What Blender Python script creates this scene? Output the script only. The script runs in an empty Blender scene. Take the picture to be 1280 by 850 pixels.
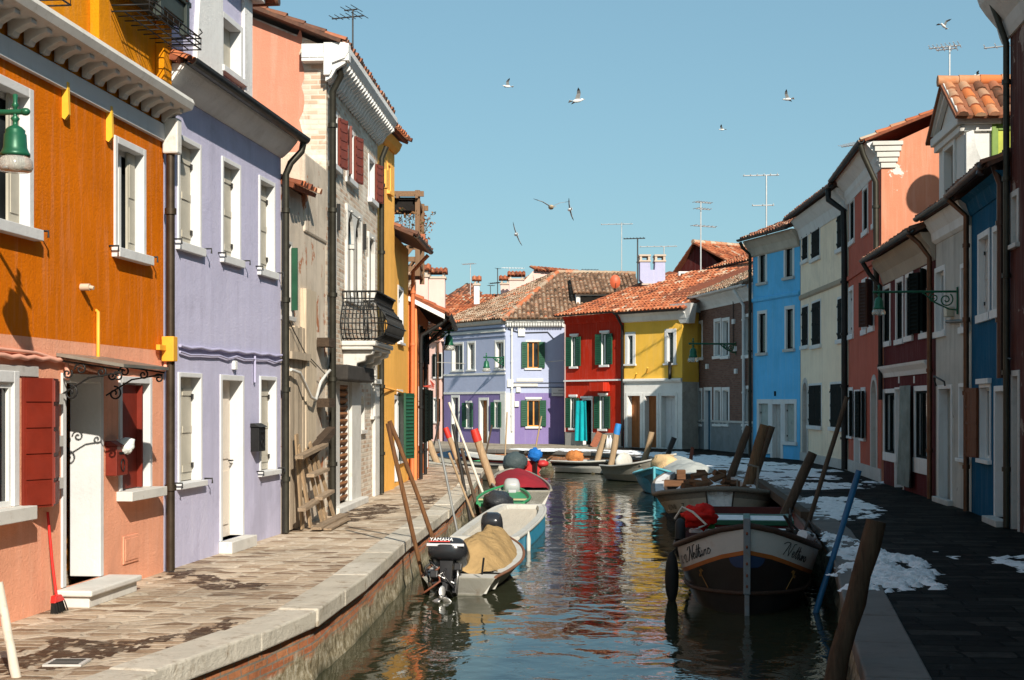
# Canal street with painted houses, boats and mooring posts.
import bpy, bmesh, math, random
from mathutils import Vector, Matrix, noise as mnoise
rnd = random.Random(7)
sc = bpy.context.scene
COL = sc.collection
# ---- measured camera: 50 mm lens, level, eye 1.9 m above the quays; F/CX/HY convert measurements to metres
F, CX, HY, H = 1778.0, 640.0, 505.0, 1.9
WATER = -0.62
def G(px, py, z=0.0):
    Y = F*(H-z)/(py-HY); return Vector(((px-CX)*Y/F, Y, z))
def PT(px, py, Y):
    return Vector(((px-CX)*Y/F, Y, H-(py-HY)*Y/F))

# =====================================================================  materials
MATS = {}
def newmat(name):
    m = bpy.data.materials.new(name); m.use_nodes = True
    nt = m.node_tree; b = nt.nodes['Principled BSDF']
    return m, nt, b
def N(nt, t, **kw):
    n = nt.nodes.new(t)
    for k, v in kw.items():
        if k.startswith('i_'):
            n.inputs[k[2:].replace('_', ' ')].default_value = v
        else: setattr(n, k, v)
    return n
def L(nt, a, b): nt.links.new(a, b)
def ramp(nt, fac, stops):
    r = nt.nodes.new('ShaderNodeValToRGB'); e = r.color_ramp.elements
    e[0].position, e[0].color = stops[0][0], (*stops[0][1], 1)
    e[1].position, e[1].color = stops[-1][0], (*stops[-1][1], 1)
    for p, c in stops[1:-1]:
        x = e.new(p); x.color = (*c, 1)
    L(nt, fac, r.inputs[0]); return r.outputs[0]
def mixc(nt, fac, a, b, mode='MIX'):
    n = nt.nodes.new('ShaderNodeMix'); n.data_type = 'RGBA'; n.blend_type = mode
    if hasattr(fac, 'is_linked') or hasattr(fac, 'links'): L(nt, fac, n.inputs['Factor'])
    else: n.inputs['Factor'].default_value = fac
    for s, v in ((6, a), (7, b)):
        if isinstance(v, (tuple, list)): n.inputs[s].default_value = (*v[:3], 1)
        else: L(nt, v, n.inputs[s])
    return n.outputs[2]
def coords(nt, scale=(1, 1, 1), rot=(0, 0, 0), kind='Object'):
    tc = nt.nodes.new('ShaderNodeTexCoord'); mp = nt.nodes.new('ShaderNodeMapping')
    mp.inputs['Scale'].default_value = scale; mp.inputs['Rotation'].default_value = rot
    L(nt, tc.outputs[kind], mp.inputs[0]); return mp.outputs[0]
def noise(nt, vec, scale, detail=5, rough=.6, dist=0.0):
    n = N(nt, 'ShaderNodeTexNoise'); n.inputs['Scale'].default_value = scale
    n.inputs['Detail'].default_value = detail; n.inputs['Roughness'].default_value = rough
    n.inputs['Distortion'].default_value = dist
    L(nt, vec, n.inputs['Vector']); return n.outputs['Fac']
def bump(nt, b, h, strength=.3, dist=.01, prev=None):
    n = nt.nodes.new('ShaderNodeBump'); n.inputs['Strength'].default_value = strength
    n.inputs['Distance'].default_value = dist
    L(nt, h, n.inputs['Height'])
    if prev is not None: L(nt, prev, n.inputs['Normal'])
    L(nt, n.outputs[0], b.inputs['Normal']); return n.outputs[0]
def sh(c, k): return tuple(min(1, x*k) for x in c)
def lerpc(a, b, t): return tuple(x+(y-x)*t for x, y in zip(a, b))

def plaster(name, rgb, var=.22, stain=None, amount=.35, rough=.85, bumpy=.5, peel=None, peel_at=.64):
    if name in MATS: return MATS[name]
    m, nt, b = newmat(name)
    v = coords(nt)
    n1 = noise(nt, v, .9, 8, .62)
    c = ramp(nt, n1, [(.3, sh(rgb, 1-var)), (.5, rgb), (.72, sh(rgb, 1+var*.8))])
    vs = coords(nt, (5, 5, .35))
    n2 = noise(nt, vs, 1.0, 6, .65)
    st = stain or lerpc(sh(rgb, .6), (.25, .24, .22), .4)
    f = ramp(nt, n2, [(.52, (0, 0, 0)), (.78, (amount,)*3)])
    c = mixc(nt, f, c, st)
    n4 = noise(nt, v, 14, 6, .7)
    f4 = ramp(nt, n4, [(.6, (0, 0, 0)), (.75, (.35*amount,)*3)])
    c = mixc(nt, f4, c, sh(rgb, 1.35))
    n6 = noise(nt, coords(nt, (9, 9, .8)), 1.0, 8, .7, .3)
    c = mixc(nt, ramp(nt, n6, [(.50, (0, 0, 0)), (.70, (.55*amount,)*3)]), c, lerpc(sh(rgb, 1.25), (.6, .57, .54), .35))
    n7 = noise(nt, v, .45, 9, .72, .5)
    c = mixc(nt, ramp(nt, n7, [(.54, (0, 0, 0)), (.66, (.6*amount,)*3)]), c, sh(rgb, .62))
    if peel:
        n3 = noise(nt, v, 1.7, 9, .68, .4)
        fp = ramp(nt, n3, [(peel_at, (0, 0, 0)), (peel_at+.015, (1, 1, 1))])
        c = mixc(nt, fp, c, peel)
    L(nt, c, b.inputs['Base Color']); b.inputs['Roughness'].default_value = rough
    b.inputs['Specular IOR Level'].default_value = .08
    nb = noise(nt, v, 32, 7, .75); p = bump(nt, b, nb, min(1, bumpy*1.4), .012)
    nb2 = noise(nt, v, 3.2, 5, .6); bump(nt, b, nb2, .3, .03, p)
    MATS[name] = m; return m

def paint(name, rgb, rough=.5, var=.15, metal=0.0, spec=.4, bumpy=.1):
    if name in MATS: return MATS[name]
    m, nt, b = newmat(name); v = coords(nt)
    n1 = noise(nt, v, 3.5, 7, .65)
    c = ramp(nt, n1, [(.3, sh(rgb, 1-var)), (.7, sh(rgb, 1+var))])
    L(nt, c, b.inputs['Base Color'])
    r = noise(nt, v, 9, 5)
    mr = N(nt, 'ShaderNodeMapRange'); mr.inputs['To Min'].default_value = max(.02, rough-.12); mr.inputs['To Max'].default_value = min(1, rough+.15)
    L(nt, r, mr.inputs['Value']); L(nt, mr.outputs[0], b.inputs['Roughness'])
    b.inputs['Metallic'].default_value = metal; b.inputs['Specular IOR Level'].default_value = spec
    if bumpy: bump(nt, b, noise(nt, v, 30, 4), bumpy, .004)
    MATS[name] = m; return m

def stone(name, rgb, var=.18, dirt=(.22, .19, .15), amount=.5, rough=.75):
    if name in MATS: return MATS[name]
    m, nt, b = newmat(name); v = coords(nt)
    c = ramp(nt, noise(nt, v, 2.2, 8, .65), [(.28, sh(rgb, 1-var)), (.7, sh(rgb, 1+var*.5))])
    f = ramp(nt, noise(nt, v, 6.5, 8, .72, .3), [(.54, (0, 0, 0)), (.74, (amount,)*3)])
    c = mixc(nt, f, c, dirt)
    L(nt, c, b.inputs['Base Color']); b.inputs['Roughness'].default_value = rough
    b.inputs['Specular IOR Level'].default_value = .3
    p = bump(nt, b, noise(nt, v, 25, 6, .7), .5, .006)
    MATS[name] = m; return m

def brickmat(name, c1, c2, mortar, bw=.25, bh=.068, ms=.011, overlay=None, over_at=.55, rough=.85):
    if name in MATS: return MATS[name]
    m, nt, b = newmat(name)
    tc = nt.nodes.new('ShaderNodeTexCoord'); sp = nt.nodes.new('ShaderNodeSeparateXYZ'); L(nt, tc.outputs['Object'], sp.inputs[0])
    ad = N(nt, 'ShaderNodeMath', operation='ADD'); L(nt, sp.outputs[0], ad.inputs[0]); L(nt, sp.outputs[1], ad.inputs[1])
    cb = nt.nodes.new('ShaderNodeCombineXYZ'); L(nt, ad.outputs[0], cb.inputs[0]); L(nt, sp.outputs[2], cb.inputs[1])
    br = nt.nodes.new('ShaderNodeTexBrick'); L(nt, cb.outputs[0], br.inputs['Vector'])
    br.inputs['Color1'].default_value = (*c1, 1); br.inputs['Color2'].default_value = (*c2, 1); br.inputs['Mortar'].default_value = (*mortar, 1)
    br.inputs['Scale'].default_value = 1; br.inputs['Brick Width'].default_value = bw; br.inputs['Row Height'].default_value = bh
    br.inputs['Mortar Size'].default_value = ms; br.inputs['Mortar Smooth'].default_value = .3; br.inputs['Bias'].default_value = 0
    v = coords(nt)
    c = mixc(nt, .55, br.outputs['Color'], ramp(nt, noise(nt, v, 3, 7, .7), [(.25, (.45,)*3), (.75, (1,)*3)]), 'MULTIPLY')
    if overlay:
        n3 = noise(nt, v, 1.4, 9, .66, .4)
        f = ramp(nt, n3, [(over_at-.06, (0, 0, 0)), (over_at+.05, (.9, .9, .9))])
        c = mixc(nt, f, c, overlay)
    L(nt, c, b.inputs['Base Color']); b.inputs['Roughness'].default_value = rough
    b.inputs['Specular IOR Level'].default_value = .2
    inv = N(nt, 'ShaderNodeMath', operation='SUBTRACT'); inv.inputs[0].default_value = 1; L(nt, br.outputs['Fac'], inv.inputs[1])
    p = bump(nt, b, inv.outputs[0], .6, .008); bump(nt, b, noise(nt, v, 40, 5, .7), .4, .006, p)
    MATS[name] = m; return m

def woodmat(name, rgb, axis=2, rough=.8, var=.45, scale=1.0, tint=True):
    if name in MATS: return MATS[name]
    m, nt, b = newmat(name)
    s = [14*scale]*3; s[axis] = 1.2*scale
    v = coords(nt, tuple(s))
    n1 = noise(nt, v, 1.6, 8, .7, .6)
    c = ramp(nt, n1, [(.25, sh(rgb, 1-var)), (.5, rgb), (.78, sh(rgb, 1+var))])
    if tint:
        at = N(nt, 'ShaderNodeAttribute', attribute_name='tint')
        c = mixc(nt, .5, c, ramp(nt, at.outputs['Fac'], [(0, (.4,)*3), (1, (1,)*3)]), 'MULTIPLY')
    L(nt, c, b.inputs['Base Color']); b.inputs['Roughness'].default_value = rough
    b.inputs['Specular IOR Level'].default_value = .2
    p = bump(nt, b, n1, .9, .016); bump(nt, b, noise(nt, coords(nt), 30, 5, .7), .5, .006, p)
    MATS[name] = m; return m

def tilemat(name, stops):
    if name in MATS: return MATS[name]
    m, nt, b = newmat(name); v = coords(nt)
    at = N(nt, 'ShaderNodeAttribute', attribute_name='tint')
    n = noise(nt, v, 9, 6, .7)
    ad = N(nt, 'ShaderNodeMath', operation='MULTIPLY_ADD'); L(nt, n, ad.inputs[0]); ad.inputs[1].default_value = .5
    L(nt, at.outputs['Fac'], ad.inputs[2])
    sb = N(nt, 'ShaderNodeMath', operation='SUBTRACT'); L(nt, ad.outputs[0], sb.inputs[0]); sb.inputs[1].default_value = .25
    c = ramp(nt, sb.outputs[0], stops)
    f = ramp(nt, noise(nt, v, 22, 6, .75), [(.55, (0, 0, 0)), (.72, (.55,)*3)])
    c = mixc(nt, f, c, (.13, .11, .085))
    L(nt, c, b.inputs['Base Color']); b.inputs['Roughness'].default_value = .85
    b.inputs['Specular IOR Level'].default_value = .2
    bump(nt, b, noise(nt, v, 50, 4), .4, .006)
    MATS[name] = m; return m

def glassmat(name='window glass', rgb=(.015, .018, .02), rough=.06):
    if name in MATS: return MATS[name]
    m, nt, b = newmat(name); v = coords(nt)
    L(nt, ramp(nt, noise(nt, v, 1.1, 3), [(.35, sh(rgb, .5)), (.7, sh(rgb, 2.2))]), b.inputs['Base Color'])
    b.inputs['Roughness'].default_value = rough; b.inputs['Specular IOR Level'].default_value = .32
    bump(nt, b, noise(nt, v, 2, 2), .1, .02)
    MATS[name] = m; return m

def clothmat(name, rgb, rough=.9, var=.2, wr=.5):
    if name in MATS: return MATS[name]
    m, nt, b = newmat(name); v = coords(nt)
    L(nt, ramp(nt, noise(nt, v, 3, 6, .6), [(.3, sh(rgb, 1-var)), (.7, sh(rgb, 1+var))]), b.inputs['Base Color'])
    b.inputs['Roughness'].default_value = rough; b.inputs['Specular IOR Level'].default_value = .15
    p = bump(nt, b, noise(nt, v, 5, 5, .6, 1.2), wr, .05)
    bump(nt, b, noise(nt, v, 60, 3), .3, .004, p)
    MATS[name] = m; return m

# =====================================================================  mesh builder
def wetband(m, top, edge=.12, col=(.022, .024, .012)):
    """algae and wet wood up to a ragged line above the water"""
    nt = m.node_tree; b = nt.nodes['Principled BSDF']; src = b.inputs['Base Color'].links[0].from_socket
    g = nt.nodes.new('ShaderNodeNewGeometry'); sp = nt.nodes.new('ShaderNodeSeparateXYZ'); L(nt, g.outputs['Position'], sp.inputs[0])
    ad = N(nt, 'ShaderNodeMath', operation='MULTIPLY_ADD'); L(nt, noise(nt, g.outputs['Position'], 7, 6, .7), ad.inputs[0]); ad.inputs[1].default_value = edge*2; L(nt, sp.outputs[2], ad.inputs[2])
    mr = N(nt, 'ShaderNodeMapRange'); mr.inputs['From Min'].default_value = WATER+top+edge; mr.inputs['From Max'].default_value = WATER+top+edge-.05; mr.inputs['To Max'].default_value = .88; L(nt, ad.outputs[0], mr.inputs['Value'])
    L(nt, mixc(nt, mr.outputs[0], src, col), b.inputs['Base Color']); return m

class MB:
    def __init__(s): s.v = []; s.f = []; s.m = []; s.t = []; s.mi = 0; s.tint = .5; s.sm = []; s.smooth = False
    def add(s, vs, fs):
        o = len(s.v); s.v += [tuple(p) for p in vs]
        for f in fs:
            s.f.append([o+i for i in f]); s.m.append(s.mi); s.t.append(s.tint); s.sm.append(s.smooth)
        return s
    def quad(s, a, b, c, d): return s.add([a, b, c, d], [(0, 1, 2, 3)])
    def poly(s, pts): return s.add(pts, [tuple(range(len(pts)))])
    def box(s, x0, x1, y0, y1, z0, z1):
        return s.add([(x0, y0, z0), (x1, y0, z0), (x1, y1, z0), (x0, y1, z0), (x0, y0, z1), (x1, y0, z1), (x1, y1, z1), (x0, y1, z1)],
                     [(0, 3, 2, 1), (4, 5, 6, 7), (0, 1, 5, 4), (1, 2, 6, 5), (2, 3, 7, 6), (3, 0, 4, 7)])
    def obox(s, c, ax, ay, az):     # oriented box: centre and half-axes
        c, ax, ay, az = Vector(c), Vector(ax), Vector(ay), Vector(az)
        vs = [c+i*ax+j*ay+k*az for k in (-1, 1) for j in (-1, 1) for i in (-1, 1)]
        return s.add(vs, [(0, 2, 3, 1), (4, 5, 7, 6), (0, 1, 5, 4), (1, 3, 7, 5), (3, 2, 6, 7), (2, 0, 4, 6)])
    def beam(s, a, b, w, h, up=(0, 0, 1)):
        a, b = Vector(a), Vector(b); d = (b-a); ln = d.length; d.normalize()
        x = d.cross(Vector(up)); x = x.normalized() if x.length > 1e-5 else Vector((1, 0, 0)); z = x.cross(d)
        return s.obox((a+b)/2, d*ln/2, x*w/2, z*h/2)
    def prism(s, pts, d):           # planar polygon extruded by vector d
        n = len(pts); d = Vector(d); p = [Vector(q) for q in pts]
        return s.add(p+[q+d for q in p], [tuple(range(n-1, -1, -1)), tuple(range(n, 2*n))]+[(i, (i+1) % n, n+(i+1) % n, n+i) for i in range(n)])
    def tube(s, pts, r, n=8, cap=True):
        pts = [Vector(p) for p in pts]; k = len(pts)
        rs = r if isinstance(r, (list, tuple)) else [r]*k
        vs = []; prev = None
        for i, p in enumerate(pts):
            d = (pts[min(i+1, k-1)]-pts[max(i-1, 0)]).normalized()
            if prev is None:
                x = d.cross(Vector((0, 0, 1)));
                if x.length < .05: x = d.cross(Vector((0, 1, 0)))
            else: x = prev-d*prev.dot(d)
            x.normalize(); prev = x; y = d.cross(x)
            for j in range(n):
                a = 2*math.pi*j/n; vs.append(p+(x*math.cos(a)+y*math.sin(a))*rs[i])
        fs = [(i*n+j, i*n+(j+1) % n, (i+1)*n+(j+1) % n, (i+1)*n+j) for i in range(k-1) for j in range(n)]
        o = s.smooth; s.smooth = True; s.add(vs, fs); s.smooth = o
        if cap:
            s.add(vs[:n], [tuple(range(n-1, -1, -1))]); s.add(vs[-n:], [tuple(range(n))])
        return s
    def lathe(s, prof, c=(0, 0, 0), n=16, sx=1, sy=1):
        c = Vector(c); vs = [c+Vector((r*sx*math.cos(2*math.pi*j/n), r*sy*math.sin(2*math.pi*j/n), z)) for r, z in prof for j in range(n)]
        fs = [(i*n+j, i*n+(j+1) % n, (i+1)*n+(j+1) % n, (i+1)*n+j) for i in range(len(prof)-1) for j in range(n)]
        o = s.smooth; s.smooth = True; s.add(vs, fs); s.smooth = o
        return s
    def ellipsoid(s, c, r, nu=14, nv=8, fn=None):
        vs = []; c = Vector(c)
        for i in range(nv+1):
            th = math.pi*i/nv
            for j in range(nu):
                ph = 2*math.pi*j/nu
                d = Vector((math.sin(th)*math.cos(ph), math.sin(th)*math.sin(ph), math.cos(th)))
                k = fn(d) if fn else 1
                vs.append(c+Vector((d.x*r[0]*k, d.y*r[1]*k, d.z*r[2]*k)))
        fs = [(i*nu+j, (i+1)*nu+j, (i+1)*nu+(j+1) % nu, i*nu+(j+1) % nu) for i in range(nv) for j in range(nu)]
        o = s.smooth; s.smooth = True; s.add(vs, fs); s.smooth = o
        return s
    def xf(s, mat, start=0):
        for i in range(start, len(s.v)): s.v[i] = tuple(mat @ Vector(s.v[i]))
        return s
    def build(s, name, mats, parent=None, loc=None, bevel=0, weld=False):
        me = bpy.data.meshes.new(name); me.from_pydata(s.v, [], s.f)
        if not isinstance(mats, (list, tuple)): mats = [mats]
        for m in mats: me.materials.append(m)
        me.polygons.foreach_set('material_index', [min(i, len(mats)-1) for i in s.m])
        me.polygons.foreach_set('use_smooth', s.sm)
        bm = bmesh.new(); bm.from_mesh(me)
        if weld: bmesh.ops.remove_doubles(bm, verts=bm.verts, dist=1e-4)
        bmesh.ops.recalc_face_normals(bm, faces=bm.faces); bm.to_mesh(me); bm.free()
        if len(me.polygons) == len(s.t):
            a = me.attributes.new('tint', 'FLOAT', 'FACE'); a.data.foreach_set('value', s.t)
        o = bpy.data.objects.new(name, me); COL.objects.link(o)
        if parent: o.parent = parent
        if loc is not None: o.location = loc
        if bevel:
            b = o.modifiers.new('edge', 'BEVEL'); b.width = bevel; b.segments = 2; b.limit_method = 'ANGLE'; b.angle_limit = math.radians(40)
        return o

def tag(o, label, cat, group=None, kind=None):
    if label: o['label'] = label
    if cat: o['category'] = cat
    if group: o['group'] = group
    if kind: o['kind'] = kind
    return o
def empty(name, label, cat, loc=(0, 0, 0), rz=0, group=None):
    o = bpy.data.objects.new(name, None); COL.objects.link(o); o.location = loc; o.rotation_euler = (0, 0, rz)
    o.empty_display_size = .3
    return tag(o, label, cat, group)
def copy_tree(o, parent=None):
    c = o.copy(); COL.objects.link(c)
    if parent: c.parent = parent
    for ch in [x for x in bpy.data.objects if x.parent == o]: copy_tree(ch, c)
    return c

# =====================================================================  tile roofs
T_OLD = tilemat('old mottled roof tile', [(.0, (.07, .05, .035)), (.3, (.25, .13, .075)), (.55, (.36, .24, .16)), (.8, (.40, .33, .25)), (1, (.50, .15, .06))])
T_RED = tilemat('orange roof tile', [(.0, (.10, .04, .025)), (.3, (.32, .09, .04)), (.6, (.44, .14, .06)), (.85, (.42, .21, .12)), (1, (.45, .36, .27))])
T_DK = tilemat('weathered brown tile', [(.0, (.05, .035, .03)), (.4, (.2, .085, .05)), (.75, (.36, .13, .07)), (1, (.4, .3, .22))])
def tiles(mb, e0, e1, r0, r1, w=.21, ln=.36, seed=1):
    """rows of curved tiles on the slope e0-e1 (eave) to r0-r1 (ridge)"""
    R = random.Random(seed); e0, e1, r0, r1 = map(Vector, (e0, e1, r0, r1))
    nrm = (e1-e0).cross(r0-e0 if (r0-e0).length > .01 else r1-e1).normalized()
    if nrm.z < 0: nrm = -nrm
    ud = (e1-e0).normalized(); sl = ((r0+r1)/2-(e0+e1)/2)
    sd = (sl-ud*sl.dot(ud)); SL = sd.length; sd.normalize()
    mb.tint = .15; mb.quad(e0+nrm*.004, e1+nrm*.004, r1+nrm*.004, r0+nrm*.004)
    mb.quad(e0-nrm*.06, e1-nrm*.06, r1-nrm*.06, r0-nrm*.06)
    mb.quad(e0-nrm*.06, e1-nrm*.06, e1+nrm*.004, e0+nrm*.004)
    mb.quad(e0-nrm*.06, r0-nrm*.06, r0+nrm*.004, e0+nrm*.004); mb.quad(e1-nrm*.06, r1-nrm*.06, r1+nrm*.004, e1+nrm*.004)
    nr = max(1, int(SL/ln+.5)); W = (e1-e0).length
    lu0, lu1 = (r0-e0).dot(ud), (r1-e0).dot(ud)
    nc = int(W/w)
    for i in range(nr):
        for j in range(nc):
            u = (j+.5)*w*W/(nc*w)
            t = (i+.5)/nr
            a, b = lu0*t, W+(lu1-W)*t
            if u < a+w*.2 or u > b-w*.2: continue
            mb.tint = min(1, max(0, R.gauss(.5, .26)))
            ju = R.uniform(-.012, .012); jv = R.uniform(-.02, .02)
            p = e0+ud*(u+ju)+sd*(i*SL/nr-(.07 if i == 0 else .03)+jv)
            q = e0+ud*(u+ju*.3)+sd*((i+1)*SL/nr+.02)
            h0, h1 = .075+R.uniform(-.008, .012), .055
            vs = []
            for (c, wd, hh, lift) in ((p, w*.40, h0, .018), (q, w*.33, h1, .0)):
                for a_ in (0, .28, .5, .72, 1):
                    an = math.pi*(1-a_); vs.append(c+ud*math.cos(an)*wd+nrm*(math.sin(an)*hh+lift))
            mb.smooth = True
            mb.add(vs, [(k, k+1, 6+k, 5+k) for k in range(4)])
            mb.smooth = False
            tt = mb.tint; mb.tint = max(0, tt-.3); mb.add([p+nrm*.01]+vs[:5], [(0, 1, 2, 3, 4, 5)]); mb.tint = tt
def ridge(mb, a, b, w=.13, seed=3, hot=.35):
    R = random.Random(seed); a, b = Vector(a), Vector(b); d = b-a; n = max(1, int(d.length/.38))
    for i in range(n):
        mb.tint = min(1, max(0, R.gauss(hot, .15)))
        p, q = a+d*(i/n), a+d*((i+1.08)/n)
        mb.tube([p, q], [w, w*.85], 8)

# =====================================================================  houses
WHITE = stone('white istrian stone', (.60, .58, .54), .14, (.33, .28, .21), .6)
WHITEP = plaster('white lime paint', (.70, .70, .69), .08, (.46, .43, .38), .5)
GREYST = stone('grey worn stone', (.5, .48, .45), .15, (.25, .22, .19), .6)
DARKMET = paint('dark green brown pipe', (.045, .042, .032), .45, .3, .6)
BLACKMET = paint('black iron', (.018, .018, .018), .5, .3, .4)
COPPER = paint('brown copper pipe', (.12, .06, .035), .45, .3, .7)
GLASS = glassmat()
CURT = clothmat('white net curtain', (.55, .56, .55), .9, .15, .8)
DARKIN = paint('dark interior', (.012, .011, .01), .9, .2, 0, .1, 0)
GREENSH = paint('dark green shutter paint', (.012, .07, .035), .45, .25)
BLACKSH = paint('black green shutter paint', (.005, .0085, .0075), .8, .3, 0, .08)
CREAMSH = paint('cream grey shutter paint', (.42, .39, .32), .6, .12)
REDSH = paint('dark red shutter paint', (.17, .018, .008), .5, .2)
BROWNSH = woodmat('varnished brown wood', (.30, .11, .035), 2, .5, .35, 1, False)
BROWNP = paint('brown red shutter paint', (.16, .035, .022), .55, .2)
CASW = paint('white casement paint', (.66, .66, .64), .5, .08)

class House:
    def __init__(s, name, label, A, B, cat='house', group=None):
        s.A, s.B = Vector(A), Vector(B); d = s.B-s.A; s.W = d.length; s.d = d.normalized()
        s.o = empty(name, label, cat, (s.A.x, s.A.y, 0), math.atan2(s.d.y, s.d.x), group)
        s.holes = []
    def u(s, px, out=0.0):
        k = (px-CX)/F; n = Vector((s.d.y, -s.d.x))   # outward normal
        ax, ay = s.A.x+n.x*out, s.A.y+n.y*out
        return (k*ay-ax)/(s.d.x-k*s.d.y)
    def Y(s, u, out=0.0): return s.A.y+u*s.d.y-s.d.x*out
    def z(s, u, py, out=0.0): return H-(py-HY)*s.Y(u, out)/F
    def world(s, u, y, z):
        n = Vector((-s.d.y, s.d.x)); return Vector((s.A.x+s.d.x*u+n.x*y, s.A.y+s.d.y*u+n.y*y, z))
    def part(s, name, mb, mat, **k): return mb.build(name, mat, s.o, **k)
    def box(s, name, mat, *b, bevel=0):
        mb = MB(); mb.box(*b); return s.part(name, mb, mat, bevel=bevel)
    def sheet(s, mb, u0, u1, z0, z1, y=0.0):
        hs = [h for h in s.holes if h[0] < u1 and h[1] > u0 and h[2] < z1 and h[3] > z0]
        us = sorted({u0, u1, *[min(max(x, u0), u1) for h in hs for x in h[:2]]}); zs = sorted({z0, z1, *[min(max(x, z0), z1) for h in hs for x in h[2:]]})
        for a, b in zip(us, us[1:]):
            for c, d in zip(zs, zs[1:]):
                if b-a < 1e-5 or d-c < 1e-5: continue
                cu, cz = (a+b)/2, (c+d)/2
                if any(h[0] < cu < h[1] and h[2] < cz < h[3] for h in hs): continue
                mb.quad((a, y, c), (b, y, c), (b, y, d), (a, y, d))
    def wall(s, mat, z0, z1, D=6, name='wall', u0=0, u1=None, closed=True, y=0.0, top=True):
        u1 = s.W if u1 is None else u1
        mb = MB(); s.sheet(mb, u0, u1, z0, z1, y)
        if closed:
            mb.quad((u0, y, z0), (u0, D, z0), (u0, D, z1), (u0, y, z1)); mb.quad((u1, y, z0), (u1, D, z0), (u1, D, z1), (u1, y, z1))
            mb.quad((u0, D, z0), (u1, D, z0), (u1, D, z1), (u0, D, z1))
            if top: mb.quad((u0, y, z1), (u1, y, z1), (u1, D, z1), (u0, D, z1))
        else:   # thin cladding: give it returns
            if y < 0:
                mb.quad((u0, y, z1), (u1, y, z1), (u1, 0, z1), (u0, 0, z1)); mb.quad((u0, y, z0), (u1, y, z0), (u1, 0, z0), (u0, 0, z0))
                mb.quad((u0, y, z0), (u0, 0, z0), (u0, 0, z1), (u0, y, z1)); mb.quad((u1, y, z0), (u1, 0, z0), (u1, 0, z1), (u1, y, z1))
        return s.part(name, mb, mat)
    # ---- openings.  u0,u1,z0,z1: outer edge of the surround
    def opening(s, u0, u1, z0, z1, kind='glass', fr=.09, dep=.16, proud=.02, sur=None, sill=True, sill_h=.07, sill_out=.07,
                sh_mat=None, open_sh=None, cas=None, door_mat=None, name=None, lintel=0, bars=1, slats=6, arch=False, open_ang=6, sill_mat=None, halfopen=None, sh_k=1.0):
        sur = sur or WHITE; cas = cas or CASW
        isdoor = kind in ('door', 'dooropen')
        s.holes.append((u0+fr*.5, u1-fr*.5, z0-(.0 if isdoor else 0), z1-fr*.5))
        a, b, t = u0+fr, u1-fr, z1-fr
        W, Hh = b-a, t-z0
        nm = name or ('door' if isdoor else 'window')
        # leaf / casement
        mb = MB(); y = dep
        if kind == 'glass':
            f = min(.05, W*.1)
            mb.box(a, a+f, y-.03, y+.03, z0, t); mb.box(b-f, b, y-.03, y+.03, z0, t); mb.box(a+f, b-f, y-.03, y+.03, t-f, t); mb.box(a+f, b-f, y-.03, y+.03, z0, z0+f)
            if bars: mb.box((a+b)/2-f*.6, (a+b)/2+f*.6, y-.035, y+.025, z0+f, t-f)
            if bars > 1:
                for k in range(1, bars): mb.box(a+f, b-f, y-.02, y+.02, z0+Hh*k/bars-.015, z0+Hh*k/bars+.015)
            root = s.part(nm, mb, cas)
            g = MB(); g.quad((a, y, z0), (b, y, z0), (b, y, t), (a, y, t)); g.build('pane', GLASS, root)
        elif kind == 'curtain':
            f = .045
            mb.box(a, a+f, y-.03, y+.03, z0, t); mb.box(b-f, b, y-.03, y+.03, z0, t); mb.box(a+f, b-f, y-.03, y+.03, t-f, t); mb.box(a+f, b-f, y-.03, y+.03, z0, z0+f)
            mb.box((a+b)/2-f*.8, (a+b)/2+f*.8, y-.035, y+.025, z0+f, t-f)
            root = s.part(nm, mb, cas)
            g = MB(); n = 16
            for k in range(n):
                x0, x1 = a+W*k/n, a+W*(k+1)/n
                g.quad((x0, y+.02*math.cos(k*1.9), z0), (x1, y+.02*math.cos((k+1)*1.9), z0), (x1, y+.02*math.cos((k+1)*1.9), t), (x0, y+.02*math.cos(k*1.9), t))
            g.build('curtain', CURT, root)
            g = MB(); g.quad((a, y+.05, z0), (b, y+.05, z0), (b, y+.05, t), (a, y+.05, t)); g.build('pane', GLASS, root)
        elif kind == 'closed':
            mm = sh_mat or CREAMSH
            g0 = MB(); g0.quad((a, y+.05, z0), (b, y+.05, z0), (b, y+.05, t), (a, y+.05, t)); root = s.part(nm, g0, GLASS)
            for q in (0, 1):
                x0, x1 = (a, (a+b)/2-.004) if q == 0 else ((a+b)/2+.004, b)
                g = MB(); g.box(x0, x1, y-.02, y+.015, z0+.01, t-.005)
                for zz in (z0+Hh*.12, z0+Hh*.5, z0+Hh*.86): g.box(x0+.02, x1-.02, y-.033, y-.021, zz-.04, zz+.04)
                w2 = g.build('shutter', mm, root)
                hg = MB()
                for zz in (z0+Hh*.15, z0+Hh*.82): hg.box(x0-.0 if q == 0 else x1-.05, x0+.05 if q == 0 else x1, y-.05, y-.034, zz-.03, zz+.03)
                hg.build('hinge', BLACKMET, root)
        elif kind == 'dark':
            mb.quad((a, y+.12, z0), (b, y+.12, z0), (b, y+.12, t), (a, y+.12, t)); root = s.part(nm, mb, GLASS)
        else:   # door
            dm = door_mat or BROWNSH
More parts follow.
